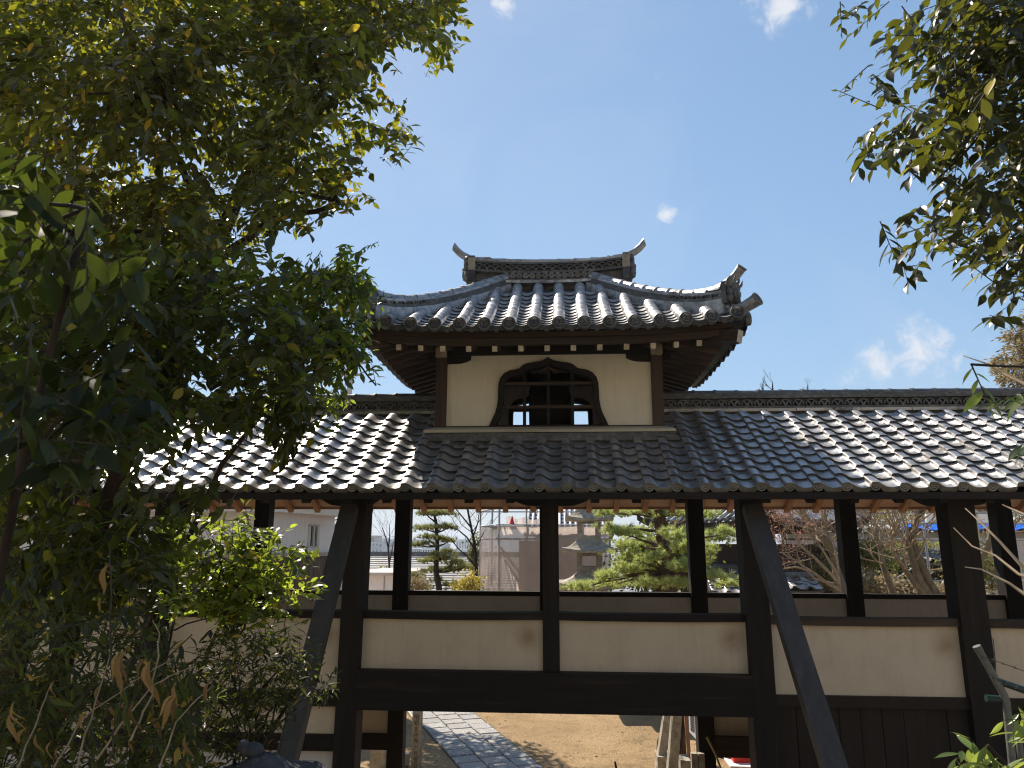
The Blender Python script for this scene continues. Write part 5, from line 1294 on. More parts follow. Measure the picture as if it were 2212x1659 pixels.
# ------------------------------------------------------------------ plants
def leafmat(name, dark, mid, trans, tr=.45, rough=.34, yellow=None, yamt=.06, spec=.5):
    m, t, b = newmat(name)
    g = t.nodes.new('ShaderNodeNewGeometry'); oi = t.nodes.new('ShaderNodeObjectInfo')
    a = t.nodes.new('ShaderNodeMath'); a.operation = 'ADD'; t.links.new(g.outputs['Random Per Island'], a.inputs[0]); t.links.new(oi.outputs['Random'], a.inputs[1])
    f = t.nodes.new('ShaderNodeMath'); f.operation = 'FRACT'; t.links.new(a.outputs[0], f.inputs[0])
    c = ramp(t, f.outputs[0], [(0, dark), (.55, mid), (1, tuple(x*1.35 for x in mid))])
    tc_ = ramp(t, f.outputs[0], [(0, tuple(x*.45 for x in trans)), (.5, trans), (1, tuple(min(1, x*1.35) for x in trans))])
    if yellow:
        k = mrange(t, f.outputs[0], 1-yamt-.01, 1-yamt, 0, 1); tc_ = mixcol(t, k, tc_, yellow); c = mixcol(t, k, c, tuple(x*.7 for x in yellow))
    t.links.new(c, b.inputs['Base Color']); b.inputs['Roughness'].default_value = rough; b.inputs['Specular IOR Level'].default_value = spec
    tl = t.nodes.new('ShaderNodeBsdfTranslucent'); t.links.new(tc_, tl.inputs[0])
    mx = t.nodes.new('ShaderNodeMixShader'); mx.inputs[0].default_value = tr
    t.links.new(b.outputs[0], mx.inputs[1]); t.links.new(tl.outputs[0], mx.inputs[2]); t.links.new(mx.outputs[0], t.nodes['Material Output'].inputs[0])
    return m
LF_A = leafmat('olive broad leaf', (.020, .021, .007), (.038, .04, .011), (.33, .33, .018), .46, .32, (.65, .42, .03), .035, spec=.5)
LF_B = leafmat('glossy dark leaf', (.016, .020, .008), (.03, .038, .012), (.26, .29, .022), .46, .32, (.5, .4, .04), .012, spec=.4)
LF_R = leafmat('dark pointed leaf', (.011, .014, .006), (.022, .027, .009), (.17, .18, .016), .36, .36, (.55, .45, .04), .02)
LF_S = leafmat('bright shrub leaf', (.03, .05, .014), (.055, .085, .02), (.42, .52, .05), .52, .32, (.7, .55, .04), .03)
LF_N = leafmat('narrow shrub leaf', (.016, .022, .010), (.032, .04, .016), (.24, .28, .035), .42, .45, (.6, .4, .06), .03, spec=.25)
LF_P = leafmat('long pale leaf', (.06, .10, .03), (.11, .17, .05), (.40, .48, .08), .5, .3)
LF_DRY = leafmat('dried bamboo leaf', (.16, .09, .03), (.32, .19, .06), (.42, .25, .07), .4, .6)
NEED = leafmat('pine needle', (.19, .22, .075), (.38, .42, .15), (.66, .74, .24), .4, .45)
NEEDD = leafmat('dark pine needle', (.08, .095, .035), (.18, .19, .065), (.36, .38, .11), .4, .5)
LF_C = leafmat('soft dark leaf', (.010, .015, .006), (.019, .028, .009), (.09, .12, .012), .38, .5, spec=.2)
YEL = leafmat('yellow winter leaf', (.30, .24, .03), (.45, .36, .05), (.6, .5, .08), .4, .5)
OLV = leafmat('olive hedge leaf', (.07, .08, .025), (.15, .15, .045), (.35, .34, .09), .4, .5)
RUS = leafmat('rust winter leaf', (.15, .115, .06), (.30, .235, .13), (.42, .33, .16), .35, .6)
CON = leafmat('brown cypress spray', (.09, .075, .03), (.19, .145, .06), (.34, .25, .09), .4, .6)
REDB = leafmat('reddish maple bud', (.28, .13, .09), (.40, .2, .14), (.45, .25, .18), .35, .6)
TWIG = simple('twig bark', [(.3, (.035, .026, .018)), (.7, (.08, .06, .042))], 20, rough=.9, bmp=0)
TWIGL = simple('pale winter twig', [(.3, (.22, .165, .11)), (.7, (.44, .35, .245))], 20, rough=.85, bmp=0)

leaf_v = np.array([(0, 0, 0), (-.185, .25, .03), (0, .25, -.012), (.185, .25, .03), (-.245, .5, .04), (0, .5, -.01), (.245, .5, .04), (-.15, .78, .005), (0, .78, -.03), (.15, .78, .005), (0, 1.06, -.12)])
leaf_f = np.array([(0, 2, 1), (0, 3, 2), (1, 2, 5), (1, 5, 4), (2, 3, 6), (2, 6, 5), (4, 5, 8), (4, 8, 7), (5, 6, 9), (5, 9, 8), (7, 8, 10), (8, 9, 10)])
hs_ = [(0, 0), (.10, .075), (.22, .165), (.36, .225), (.5, .245), (.64, .225), (.78, .165), (.9, .085), (1.07, 0)]
hv, hf = [], []
for i_, (y_, w_) in enumerate(hs_):
    z_ = -.16*max(0, y_-.45)**2; hv += [(-w_, y_, z_+.16*w_), (0, y_, z_-.012), (w_, y_, z_+.16*w_)]
for i_ in range(len(hs_)-1):
    for k_ in (0, 1): a_ = i_*3+k_; hf += [(a_, a_+1, a_+4), (a_, a_+4, a_+3)]
fine_v, fine_f = np.array(hv), np.array(hf)
small_v = leaf_v[[0, 4, 5, 6, 10]]; small_f = np.array([(0, 2, 1), (0, 3, 2), (1, 2, 4), (2, 3, 4)])
nfw, nrt, nup, neye = (np.array(v) for v in (FW, RT, UP, EYE))
def unproj(x, y, d):
    """points at distance-plane Y = d seen at picture positions x, y"""
    r = nfw[None]*FPX + nrt[None]*(x-CX)[:, None] + nup[None]*(CY-y)[:, None]
    return neye[None] + r*(d/r[:, 1])[:, None]
def nproj(P):
    v = P-neye; z = v@nfw; return CX+FPX*(v@nrt)/z, CY-FPX*(v@nup)/z, z
def inpoly(x, y, poly):
    p = np.array(poly, float); ins = np.zeros(len(x), bool); j = len(p)-1
    for i in range(len(p)):
        c = ((p[i, 1] > y) != (p[j, 1] > y)) & (x < (p[j, 0]-p[i, 0])*(y-p[i, 1])/(p[j, 1]-p[i, 1]+1e-9)+p[i, 0]); ins ^= c; j = i
    return ins
def sample_poly(poly, n):
    p = np.array(poly, float); lo, hi = p.min(0), p.max(0); xs, ys = [], []
    while sum(map(len, xs)) < n:
        x = rng.uniform(lo[0], hi[0], n*2); y = rng.uniform(lo[1], hi[1], n*2); k = inpoly(x, y, poly); xs.append(x[k]); ys.append(y[k])
    return np.concatenate(xs)[:n], np.concatenate(ys)[:n]
def unit(v): return v/np.maximum(np.linalg.norm(v, axis=-1, keepdims=True), 1e-9)
def leaf_mats(D, Nn, Pp, size, wid=1.):
    D = unit(D); X = unit(np.cross(D, Nn)); Z = np.cross(X, D); M = np.zeros((len(D), 3, 4))
    M[:, :, 0] = X*(size*wid)[:, None]; M[:, :, 1] = D*size[:, None]; M[:, :, 2] = Z*size[:, None]; M[:, :, 3] = Pp; return M
def sprays(tip, T, k, length, lsize, droop=.45, spread=.85, wid=1., jit=.3, up=(0, 0, 1), lvar=.3):
    """leafy twigs that end at the points `tip` and run along T; returns leaf matrices and twig lines"""
    n = len(tip); T = unit(T); upv = np.array(up, float)
    Ls = length*rng.uniform(.7, 1.3, n); base = tip - T*Ls[:, None]
    S = unit(np.cross(T, upv)+rng.normal(0, .12, (n, 3))); Ms = []
    for j in range(k):
        t = (j+.6)/k; pos = base + T*(Ls*t)[:, None]; pos[:, 2] -= .12*Ls*t*t*1.2
        sg = 1 if j % 2 else -1
        if j == k-1: D = T*1.0+rng.normal(0, .15, (n, 3)); D[:, 2] -= droop*.7
        else:
            D = T*.55 + S*sg*spread + rng.normal(0, jit, (n, 3)); D[:, 2] -= droop*rng.uniform(.5, 1.6, n)
        Nn = np.tile(upv, (n, 1))*1.0 + rng.normal(0, .45, (n, 3)) + T*.25
        Ms.append(leaf_mats(D, Nn, pos, lsize*rng.uniform(1-lvar, 1+lvar, n)*(1-.25*abs(t-.55)), wid))
    return np.concatenate(Ms), base
def twig_mesh(name, base, tip, r, mat):
    n = len(base); T = unit(tip-base); A = unit(np.cross(T, np.array([.3, .2, 1.]))); B = np.cross(T, A)
    V = np.zeros((n, 6, 3)); mid = tip.copy(); mid[:, 2] -= .12*np.linalg.norm(tip-base, axis=1)
    for k, a in enumerate((0, 2.094, 4.189)):
        o = (A*math.cos(a)+B*math.sin(a)); V[:, k] = base+o*r; V[:, 3+k] = mid+o*r*.4
    F = np.array([(0, 1, 4, 3), (1, 2, 5, 4), (2, 0, 3, 5)]); F = (F[None]+(np.arange(n)*6)[:, None, None]).reshape(-1, 4)
    return npmesh(name, V.reshape(-1, 3), F, mat)
def limb(name, pts, r0, r1, par, mat=BARK, n=8):
    k = len(pts); return part(name, MB().tube(pts, [r0+(r1-r0)*(i/(k-1))**.8 for i in range(k)], n), mat, par, origin=pts[0])
def bend(a, b, sagz, n=6, wob=.06):
    a, b = Vector(a), Vector(b); l = (b-a).length
    return [a.lerp(b, i/n)+Vector((rnd.gauss(0, wob*l*.3), rnd.gauss(0, wob*l*.3), sagz*l*math.sin(math.pi*i/n)))*(1 if 0 < i < n else 0) for i in range(n+1)]
LEAFN = {}
def build_foliage(par, Mx, mat, nind, tmpl=(leaf_v, leaf_f), name='foliage', leafname='leaf', view=True):
    """the leaves that show largest become objects, the others one part"""
    P = Mx[:, :, 3]+Mx[:, :, 1]*.5; x, y, z = nproj(P); size = np.linalg.norm(Mx[:, :, 1], axis=1)
    score = size/np.maximum(z, .3); ins = (x > -20) & (x < 2232) & (y > -20) & (y < 1680) & (z > .5)
    order = np.argsort(-(score*ins)); ind = order[:nind]; ind = ind[ins[ind]]
    rest = np.setdiff1d(np.arange(len(Mx)), ind)
    V, F = scatter(tmpl[0], tmpl[1], Mx[rest]); o = link(name, npmesh(name, V-np.array(WP[par]), F, mat, True), par, WP[par]); setp(o, kind='stuff')
    if len(ind):
        key = (mat.name, leafname)
        if key not in LEAFN: LEAFN[key] = npmesh(leafname, fine_v, fine_f, mat, True)
        for i in ind:
            o = bpy.data.objects.new(leafname, LEAFN[key]); COL.objects.link(o); o.parent = par
            m = Matrix([list(r) for r in Mx[i]]+[[0, 0, 0, 1]]); m.translation -= WP[par]; o.matrix_basis = m
def poly_tree(name, label, cat, base, groups, mat, nind, anchors, limbs=18, group=None, trunk=None, tr=(.16, .05), limb_r=.02, twigr=.0035, tmpl=(leaf_v, leaf_f), bark=BARK):
    """groups: (outline in the picture, sprays, near depth, far depth, leaves per spray, twig length, leaf length, droop, width)"""
    t = thing(name, base, label, cat, group)
    allM, B, TP_ = [], [], []
    anc = np.array([tuple(a) for a in anchors], float)
    for (poly, n, d0, d1, k, tl, ls, droop, wd) in groups:
        x, y = sample_poly(poly, n); d = rng.uniform(d0, d1, n); tip = unproj(x, y, d)
        dist = np.linalg.norm(tip[:, None]-anc[None], axis=2); a = anc[dist.argmin(1)]
        T = unit(tip-a)*.8 + rng.normal(0, .42, (n, 3)); T[:, 2] -= .25
        M_, b_ = sprays(tip, T, k, tl, ls, droop, wid=wd); allM.append(M_); B.append(b_); TP_.append(tip)
    Mx = np.concatenate(allM); B = np.concatenate(B); TP_ = np.concatenate(TP_)
    build_foliage(t, Mx, mat, nind, tmpl)
    o = link('twigs', None or twig_mesh('twigs', B-np.array(WP[t]), TP_-np.array(WP[t]), twigr, TWIG), t, WP[t]); setp(o, kind='stuff')
    if trunk: limb('trunk', trunk, tr[0], tr[1], t, bark, 10)
    for i in rng.choice(len(B), min(limbs, len(B)), replace=False):
        b = B[i]; dist = np.linalg.norm(anc-b, axis=1); a = anc[dist.argmin()]
        limb('branch', bend(a, b, .06), limb_r*rng.uniform(.7, 1.3), .005, t, bark, 6)
    return t

# ---- the large tree overhanging the upper left
PA = [(-90, -90), (1000, -90), (1012, 50), (985, 140), (945, 130), (915, 70), (880, 90), (835, 140), (800, 130), (850, 195), (885, 240), (912, 290), (900, 335), (855, 325), (800, 315), (770, 340), (785, 400), (768, 440), (730, 425), (690, 485), (640, 490), (600, 480), (540, 520), (470, 610), (380, 640), (-90, 700)]
PA2 = [(-90, -90), (700, -90), (860, 40), (800, 120), (730, 330), (600, 430), (430, 560), (-90, 640)]
PA3 = [(420, -90), (990, -90), (990, 30), (860, 60), (730, 120), (560, 150), (430, 80)]
trA = [(-5.1, 6.5, 0), (-4.9, 6.5, 2.2), (-4.5, 6.4, 4.0), (-3.9, 6.4, 5.3), (-3.3, 6.3, 6.2), (-2.9, 6.2, 7.2)]
trA = [Vector(p) for p in trA]
ancA = [(-3.3, 6.3, 6.2), (-3.6, 6.3, 5.7), (-2.5, 6.0, 7.4), (-1.9, 5.8, 6.6), (-3.3, 5.6, 6.2), (-2.0, 5.6, 7.4), (-3.2, 5.2, 7.2)]
TA = poly_tree('broadleaf_tree', 'tall broadleaf tree arching over the upper left with backlit olive leaves', 'tree', (-5.1, 6.5, 0),
    [(PA, 1900, 4.6, 7.9, 9, .30, .098, .55, 1.0), (PA2, 950, 4.0, 6.4, 9, .30, .098, .55, 1.0), (PA3, 330, 4.6, 6.4, 9, .28, .095, .6, .95)], LF_A, 240, ancA, 22, trunk=trA, tr=(.17, .06), limb_r=.028)
for p, q, r in (((-3.3, 6.3, 6.2), (-1.9, 5.8, 6.6), .05), ((-3.6, 6.35, 5.7), (-2.2, 6.0, 6.0), .055), ((-3.3, 6.3, 6.2), (-3.3, 5.4, 7.2), .05), ((-2.9, 6.2, 7.2), (-2.0, 5.6, 7.6), .04)):
    limb('branch', bend(p, q, .08), r, .02, TA)

# ---- nearer drooping tree with larger leaves on the left edge
PB = [(-90, 480), (330, 520), (470, 500), (560, 530), (640, 560), (660, 640), (700, 700), (690, 830), (640, 870), (560, 890), (500, 905), (430, 925), (390, 960), (300, 985), (200, 1000), (-90, 1040)]
PBh = [(575, 880), (655, 870), (640, 930), (625, 985), (600, 1000), (580, 950)]
PBn = [(-90, 300), (120, 380), (260, 640), (370, 760), (400, 880), (330, 960), (210, 980), (120, 1010), (-90, 990)]
PBl = [(-90, 1040), (230, 1050), (400, 1040), (430, 1130), (400, 1210), (350, 1290), (200, 1330), (-90, 1340)]
trB = [Vector(p) for p in ((-3.1, 4.3, .2), (-3.0, 4.3, 2), (-2.75, 4.2, 3.6), (-2.4, 4.1, 4.6), (-2.1, 4.1, 5.3))]
TB = poly_tree('evergreen_tree', 'dense dark evergreen with drooping glossy leaves filling the left edge', 'tree', (-3.1, 4.3, .2),
    [(PBh, 30, 4.0, 4.8, 9, .26, .09, .8, .9), (PB, 860, 3.3, 5.2, 9, .30, .095, .6, .95), (PBl, 260, 3.3, 4.8, 9, .3, .09, .6, .9)], LF_B, 200, [(-2.4, 4.1, 4.6), (-2.75, 4.2, 3.6), (-2.0, 4.3, 4.4), (-1.6, 4.4, 4.5)], 16, trunk=trB, tr=(.09, .035), limb_r=.014)
trBn = [Vector(p) for p in ((-1.6, 1.9, 2.0), (-1.5, 1.9, 3.0), (-1.42, 1.85, 3.9), (-1.30, 1.8, 4.6))]
TBn = poly_tree('young_tree', 'close sapling at the left edge with large soft hanging leaves', 'tree', (-1.6, 1.9, 2.0),
    [(PBn, 52, 1.5, 2.3, 7, .26, .092, .75, .9)], LF_C, 120, [(-1.3, 1.8, 4.6), (-1.42, 1.85, 3.9)], 8, trunk=trBn, tr=(.018, .009), limb_r=.006, twigr=.003)

# ---- lighter sapling in front of the left roof corner
PC = [(690, 600), (722, 525), (758, 512), (788, 540), (775, 590), (800, 605), (828, 640), (820, 700), (805, 740), (832, 785), (785, 800), (770, 790), (778, 850), (740, 885), (690, 850), (640, 880), (560, 900), (520, 800), (560, 690), (600, 570), (650, 575)]
PC2 = [(560, 600), (680, 590), (800, 620), (800, 760), (760, 800), (680, 830), (580, 840)]
TC = poly_tree('young_tree', 'slender young tree with light green leaves touching the left roof corner', 'tree', (-3.6, 5.6, 0),
    [(PC, 210, 4.9, 5.7, 9, .26, .078, .65, .95), (PC2, 170, 4.9, 5.7, 9, .26, .078, .65, .95)], LF_S, 160, [(-1.75, 5.4, 5.2), (-1.6, 5.4, 5.7), (-2.0, 5.5, 4.7)], 12, trunk=[Vector(p) for p in ((-3.6, 5.6, 0), (-3.3, 5.55, 2.5), (-2.6, 5.5, 4.3), (-1.95, 5.4, 5.1), (-1.62, 5.35, 5.6))], tr=(.035, .008), limb_r=.012)

# ---- tree reaching in from the right
PR = [(2290, -90), (1905, -90), (1870, 0), (1850, 30), (1875, 75), (1900, 110), (1890, 150), (1880, 190), (1935, 215), (1965, 245), (1900, 260), (1840, 275), (1830, 345), (1870, 395), (1905, 395), (1965, 370), (2000, 430), (1930, 470), (1920, 550), (1950, 600), (1990, 575), (2060, 570), (2110, 600), (2110, 660), (2080, 720), (2115, 725), (2160, 690), (2180, 645), (2290, 640)]
PR2 = [(2290, -90), (1990, -90), (1960, 60), (2000, 200), (1990, 330), (2030, 450), (2040, 540), (2140, 600), (2290, 620)]
PR3 = [(1785, 45), (1870, 10), (1880, 90), (1800, 90)], [(1800, 180), (1890, 165), (1880, 215), (1810, 210)]
TRt = poly_tree('broadleaf_tree', 'broadleaf tree reaching in from the right with dark pointed hanging leaves', 'tree', (3.4, 3.9, .4),
    [(PR, 225, 3.0, 4.2, 10, .32, .09, .62, .92), (PR2, 195, 2.9, 4.2, 10, .32, .09, .6, .92), (PR3[0], 4, 3.4, 3.6, 8, .24, .06, .5, .8), (PR3[1], 3, 3.4, 3.6, 8, .24, .05, .4, .8)], LF_R, 300,
    [(2.9, 3.8, 6.2), (3.1, 3.9, 5.2), (2.8, 3.6, 6.9)], 16, trunk=[Vector(p) for p in ((3.4, 3.9, .4), (3.45, 3.95, 2.5), (3.3, 3.9, 4.4), (3.1, 3.9, 5.2), (2.9, 3.8, 6.2), (2.8, 3.6, 7.2))], tr=(.10, .03), limb_r=.012)
# few low sprigs of the same tree in front of the roof
PRl = [(2130, 850), (2230, 840), (2230, 900), (2140, 890)], [(2170, 930), (2240, 920), (2240, 980), (2180, 960)]
TRl = poly_tree('young_tree', 'sapling at the right edge with a few long green leaves over the roof tiles', 'tree', (2.6, 3.0, .8),
    [(PRl[0], 3, 2.6, 2.9, 7, .2, .085, .5, .7), (PRl[1], 3, 2.6, 2.9, 7, .2, .085, .9, .7)], LF_P, 40, [(2.55, 3.0, 4.2)], 4, trunk=[Vector(p) for p in ((2.6, 3.0, .8), (2.62, 3.0, 3), (2.55, 3.0, 4.4))], tr=(.02, .008), limb_r=.006)
for q in ([(2225, 835), (2180, 812), (2130, 785), (2080, 768)], [(2225, 835), (2170, 808), (2158, 800), (2130, 776)], [(2230, 1120), (2165, 1090), (2080, 1062), (2000, 1104)][:2]+[], [(2250, 1260), (2200, 1240), (2150, 1200), (2100, 1180), (2060, 1140)], [(2250, 1310), (2180, 1260), (2120, 1230), (2085, 1225)], [(2250, 1270), (2160, 1170), (2120, 1130), (2085, 1098)]):
    ps = [at(x, y, 3.1+.1*i) for i, (x, y) in enumerate(q)]; limb('branch', ps, .008, .002, TRl, TWIGL, 6)

# ---- shrubs at the lower left
PS1 = [(330, 1120), (380, 1090), (470, 1085), (520, 1050), (560, 1080), (590, 1130), (640, 1120), (690, 1180), (720, 1260), (680, 1300), (640, 1330), (560, 1350), (480, 1340), (400, 1330), (330, 1290)]
PS1b = [(340, 1160), (430, 1160), (520, 1170), (600, 1200), (600, 1300), (500, 1330), (380, 1300)]
SH1 = poly_tree('shrub', 'leafy shrub with glowing yellow-green leaves in front of the left bay', 'shrub', (-2.9, 5.5, 0),
    [(PS1, 120, 4.9, 5.8, 9, .28, .075, .5, 1.1), (PS1b, 130, 4.9, 5.8, 9, .26, .075, .5, 1.1)], LF_S, 260, [(-2.7, 5.5, 2.6), (-2.4, 5.5, 3.0), (-3.0, 5.5, 3.0)], 14, trunk=[Vector(p) for p in ((-2.9, 5.5, 0), (-2.85, 5.5, 1.6), (-2.7, 5.5, 2.6), (-2.4, 5.4, 3.3))], tr=(.035, .01), limb_r=.010)
PN1 = [(480, 1330), (600, 1350), (660, 1330), (665, 1400), (660, 1470), (630, 1500), (620, 1560), (590, 1560), (570, 1610), (520, 1600), (430, 1659), (330, 1700), (330, 1500), (400, 1400)]
SH2 = poly_tree('shrub', 'fine-leaved drooping shrub beside the left brace above the lantern cap', 'shrub', (-2.1, 4.7, 0),
    [(PN1, 230, 4.1, 5.2, 11, .26, .062, .6, .55), ([(650, 1380), (740, 1420), (745, 1480), (700, 1460)], 8, 4.6, 5.2, 9, .24, .07, .5, .55)], LF_N, 150, [(-2.1, 4.7, 2.2), (-2.3, 4.7, 1.8), (-1.9, 4.8, 2.4)], 16, trunk=[Vector(p) for p in ((-2.1, 4.7, 0), (-2.1, 4.7, 1.5), (-1.9, 4.75, 2.4), (-1.6, 4.8, 2.9))], tr=(.03, .008), limb_r=.008)
PD1 = [(-90, 1250), (180, 1290), (330, 1300), (420, 1400), (400, 1500), (440, 1600), (430, 1720), (-90, 1720)]
SH3 = poly_tree('bush', 'dark tangled undergrowth bush in the lower left corner', 'bush', (-2.7, 3.9, .3),
    [(PD1, 420, 2.9, 4.6, 9, .26, .075, .6, .55)], LF_N, 180, [(-2.7, 3.9, 1.6), (-2.2, 3.9, 1.9), (-2.9, 3.9, 2.2)], 20, limb_r=.008)
# dwarf bamboo with dried hanging leaves
SB_ = thing('dwarf_bamboo', (-1.9, 3.6, 1.0), 'clump of dwarf bamboo with hanging straw-yellow leaves at lower left', 'bamboo')
bl = fine_v*np.array([.30, .85, .6]); bl[:, 2] += .09*np.sin(bl[:, 1]*5.5); bl[:, 0] += .05*np.sin(bl[:, 1]*4)+bl[:, 2]*.5*np.cos(bl[:, 1]*3)
LB = npmesh('bamboo_leaf', bl, fine_f, LF_DRY, True); LBG = npmesh('bamboo_leaf', bl, fine_f, LF_N, True)
def hangleaf(x0, y0, x1, y1, Y, me):
    a, b = at(x0, y0, Y), at(x1, y1, Y+rnd.uniform(-.05, .05)); d = np.array([list(b-a)]); M = leaf_mats(d, np.array([[rnd.uniform(-.5, .5), -1, .3]]), np.array([list(a)]), np.array([(b-a).length]))[0]
    o = bpy.data.objects.new('bamboo_leaf', me); COL.objects.link(o); o.parent = SB_; m = Matrix([list(r) for r in M]+[[0, 0, 0, 1]]); m.translation -= WP[SB_]; o.matrix_basis = m
for q in ((265, 1405, 232, 1482, 0), (272, 1402, 255, 1520, 0), (276, 1402, 266, 1490, 0), (322, 1420, 285, 1490, 0), (326, 1425, 322, 1530, 0), (328, 1422, 345, 1545, 0), (330, 1415, 352, 1530, 1), (236, 1215, 222, 1300, 0), (220, 1290, 214, 1330, 0),
          (382, 1500, 330, 1560, 0), (382, 1500, 345, 1590, 0), (384, 1502, 372, 1575, 0), (386, 1510, 395, 1580, 1), (190, 1535, 160, 1585, 0), (186, 1540, 178, 1600, 0), (112, 1600, 108, 1659, 0), (128, 1610, 124, 1660, 0), (22, 1540, 40, 1610, 0), (60, 1570, 30, 1620, 0), (455, 1470, 440, 1530, 0), (462, 1476, 470, 1540, 1), (100, 1490, 150, 1545, 1), (106, 1500, 170, 1530, 1), (110, 1505, 128, 1570, 1)):
    hangleaf(*q[:4], rnd.uniform(2.55, 2.85), LBG if q[4] else LB)
for k in range(46):
    x = rnd.uniform(-60, 430); y = rnd.uniform(1440, 1600); hangleaf(x, y, x+rnd.uniform(-30, 30), y+rnd.uniform(50, 95), rnd.uniform(2.6, 3.6), LB if rnd.random() < .45 else LBG)
for q in (((262, 1560), (330, 1440), (300, 1350)), ((282, 1600), (330, 1500), (345, 1370), (330, 1340)), ((150, 1700), (205, 1520), (250, 1390)), ((100, 1700), (170, 1560), (380, 1420)), ((330, 1700), (380, 1560), (460, 1480)), ((245, 1480), (240, 1250), (236, 1180)), ((210, 1640), (330, 1480), (420, 1440)), ((20, 1700), (80, 1560), (110, 1480)), ((235, 1650), (262, 1500), (285, 1420))):
    q3 = [at(x, y, 2.75) for x, y in q]; limb('stem', [p for a, b in zip(q3[:-1], q3[1:]) for p in bend(a, b, .03, 5, .05)[:-1]]+[q3[-1]], .004, .0018, SB_, TWIGL if rnd.random() < .7 else TWIG, 6)

# ---- plant at the lower right corner
PP = [(2075, 1560), (2130, 1540), (2170, 1520), (2230, 1500), (2250, 1680), (2080, 1690)]
PLt = poly_tree('shrub', 'shrub with long curled pale green leaves in the lower right corner', 'shrub', (2.2, 3.2, .9),
    [(PP, 16, 2.9, 3.4, 8, .22, .105, 1.1, .62)], LF_P, 130, [(2.25, 3.2, 2.3), (2.1, 3.2, 2.2)], 8, trunk=[Vector(p) for p in ((2.2, 3.2, .9), (2.22, 3.2, 1.6), (2.25, 3.2, 2.4))], tr=(.015, .006), limb_r=.006)

# ---- stone lantern cap at the bottom
LC = thing('garden_lantern', (at(570, 1659, 4.1).x, 4.1, .3), 'dark stone garden lantern cap with a rounded knob at the bottom left', 'stone lantern')
c = WP[LC]; zc = at(570, 1632, 4.1).z
m = MB(); ns = 6; rows = []
for j in range(6):
    t = j/5; rr = .07+.30*t; z = zc-.13*t**.75+.05*max(0, t-.75)*4*.4
    rows.append([(c.x+rr*math.cos(2*math.pi*(i+.25)/24)*(1/math.cos(((i % 4)-2)*math.pi/12*.9) if True else 1)*.93, 4.1+rr*math.sin(2*math.pi*(i+.25)/24)*(1/math.cos(((i % 4)-2)*math.pi/12*.9))*.93, z+rnd.uniform(-.003, .003)) for i in range(24)])
rows.append([(x, y, z-.05) for x, y, z in rows[-1]]); rows.append([(c.x+(x-c.x)*.5, 4.1+(y-4.1)*.5, z-.02) for x, y, z in rows[-1]])
m.add(sum(rows, []), [(j*24+i, j*24+(i+1) % 24, (j+1)*24+(i+1) % 24, (j+1)*24+i)[::-1] for j in range(7) for i in range(24)]); m.add(rows[0], [tuple(range(24))])
part('cap', m, STONED, LC, origin=(c.x, 4.1, zc))
kx = at(545, 1620, 4.1)
part('knob', MB().blob((kx.x, 4.1, kx.z), (.105*.55, .06, .036), 5, .06, 0, 10, 16).blob((kx.x-.05, 4.1, kx.z+.02), (.035, .03, .03), 6, .1), STONED, LC, origin=kx)
part('light_box', MB().box(c.x-.13, c.x+.13, 3.97, 4.23, zc-.5, zc-.17), STONED, LC, origin=c); part('shaft', MB().lathe([(.12, 0), (.11, zc-.5-.3)], (c.x, 4.1, .3), 12), STONED, LC, origin=c)

# ---- bent pipe with barbed wire and the dark green pipe at the right
PIPEM = simple('grey painted pipe', [(.3, (.08, .085, .08)), (.6, (.13, .135, .125)), (.8, (.18, .17, .15))], 14, rough=.6, bmp=.3)
GP = thing('fence_pipe', (at(2180, 1659, 4.6).x, 4.6, 0), 'grey bent fence pipe carrying strands of barbed wire at the right edge', 'fence')
pts = [at(x, y, 4.6+d) for x, y, d in ((2112, 1400, 0), (2135, 1440, 0), (2158, 1482, 0), (2168, 1500, 0), (2174, 1516, 0), (2178, 1560, 0), (2186, 1640, 0), (2192, 1720, 0))]+[Vector((at(2192, 1720, 4.6).x, 4.6, .3))]
part('post_pipe', MB().tube(pts, .0205, 12), PIPEM, GP, origin=pts[-1]); part('end_cap', MB().tube([pts[0]+(pts[0]-pts[1]).normalized()*.012, pts[0]+(pts[1]-pts[0]).normalized()*.02], .023, 12), PIPEM, GP, origin=pts[0])
p2 = [p+Vector((.075, .05, -.03)) for p in pts[5:]]; part('post_pipe', MB().tube(p2, .017, 10), PIPEM, GP, origin=p2[-1])
GRN = simple('dark green pipe', [(.3, (.008, .03, .026)), (.7, (.018, .05, .042))], 9, rough=.35, bmp=.1)
for q, r in ((((2158, 1472), (2230, 1497), (2330, 1530)), .02), (((2130, 1508), (2170, 1512)), .02)):
    ps = [at(x, y, 4.62) for x, y in q]; part('rail_pipe', MB().tube(ps, r, 10), GRN, GP, origin=ps[0])
for q in (((2122, 1418), (2175, 1436), (2235, 1458), (2330, 1480)), ((2142, 1462), (2180, 1478), (2235, 1500), (2330, 1530))):
    ps = [at(x, y, 4.58) for x, y in q]; m = MB().tube(ps, .0022, 5)
    for k in range(7):
        i = k*(len(ps)-1)/7; b = ps[int(i)].lerp(ps[int(i)+1], i-int(i))
        for dv in ((.008, .003, .009), (-.007, .004, .009)): m.bar(b-Vector(dv), b+Vector(dv), .0022, .0022)
    part('barbed_wire', m, STONED, GP, origin=ps[0])
v = [at(x, y, 4.6) for x, y in ((2145, 1378), (2150, 1430), (2152, 1470))]; part('tie_wire', MB().tube(v, .003, 5), STONED, GP, origin=v[0])

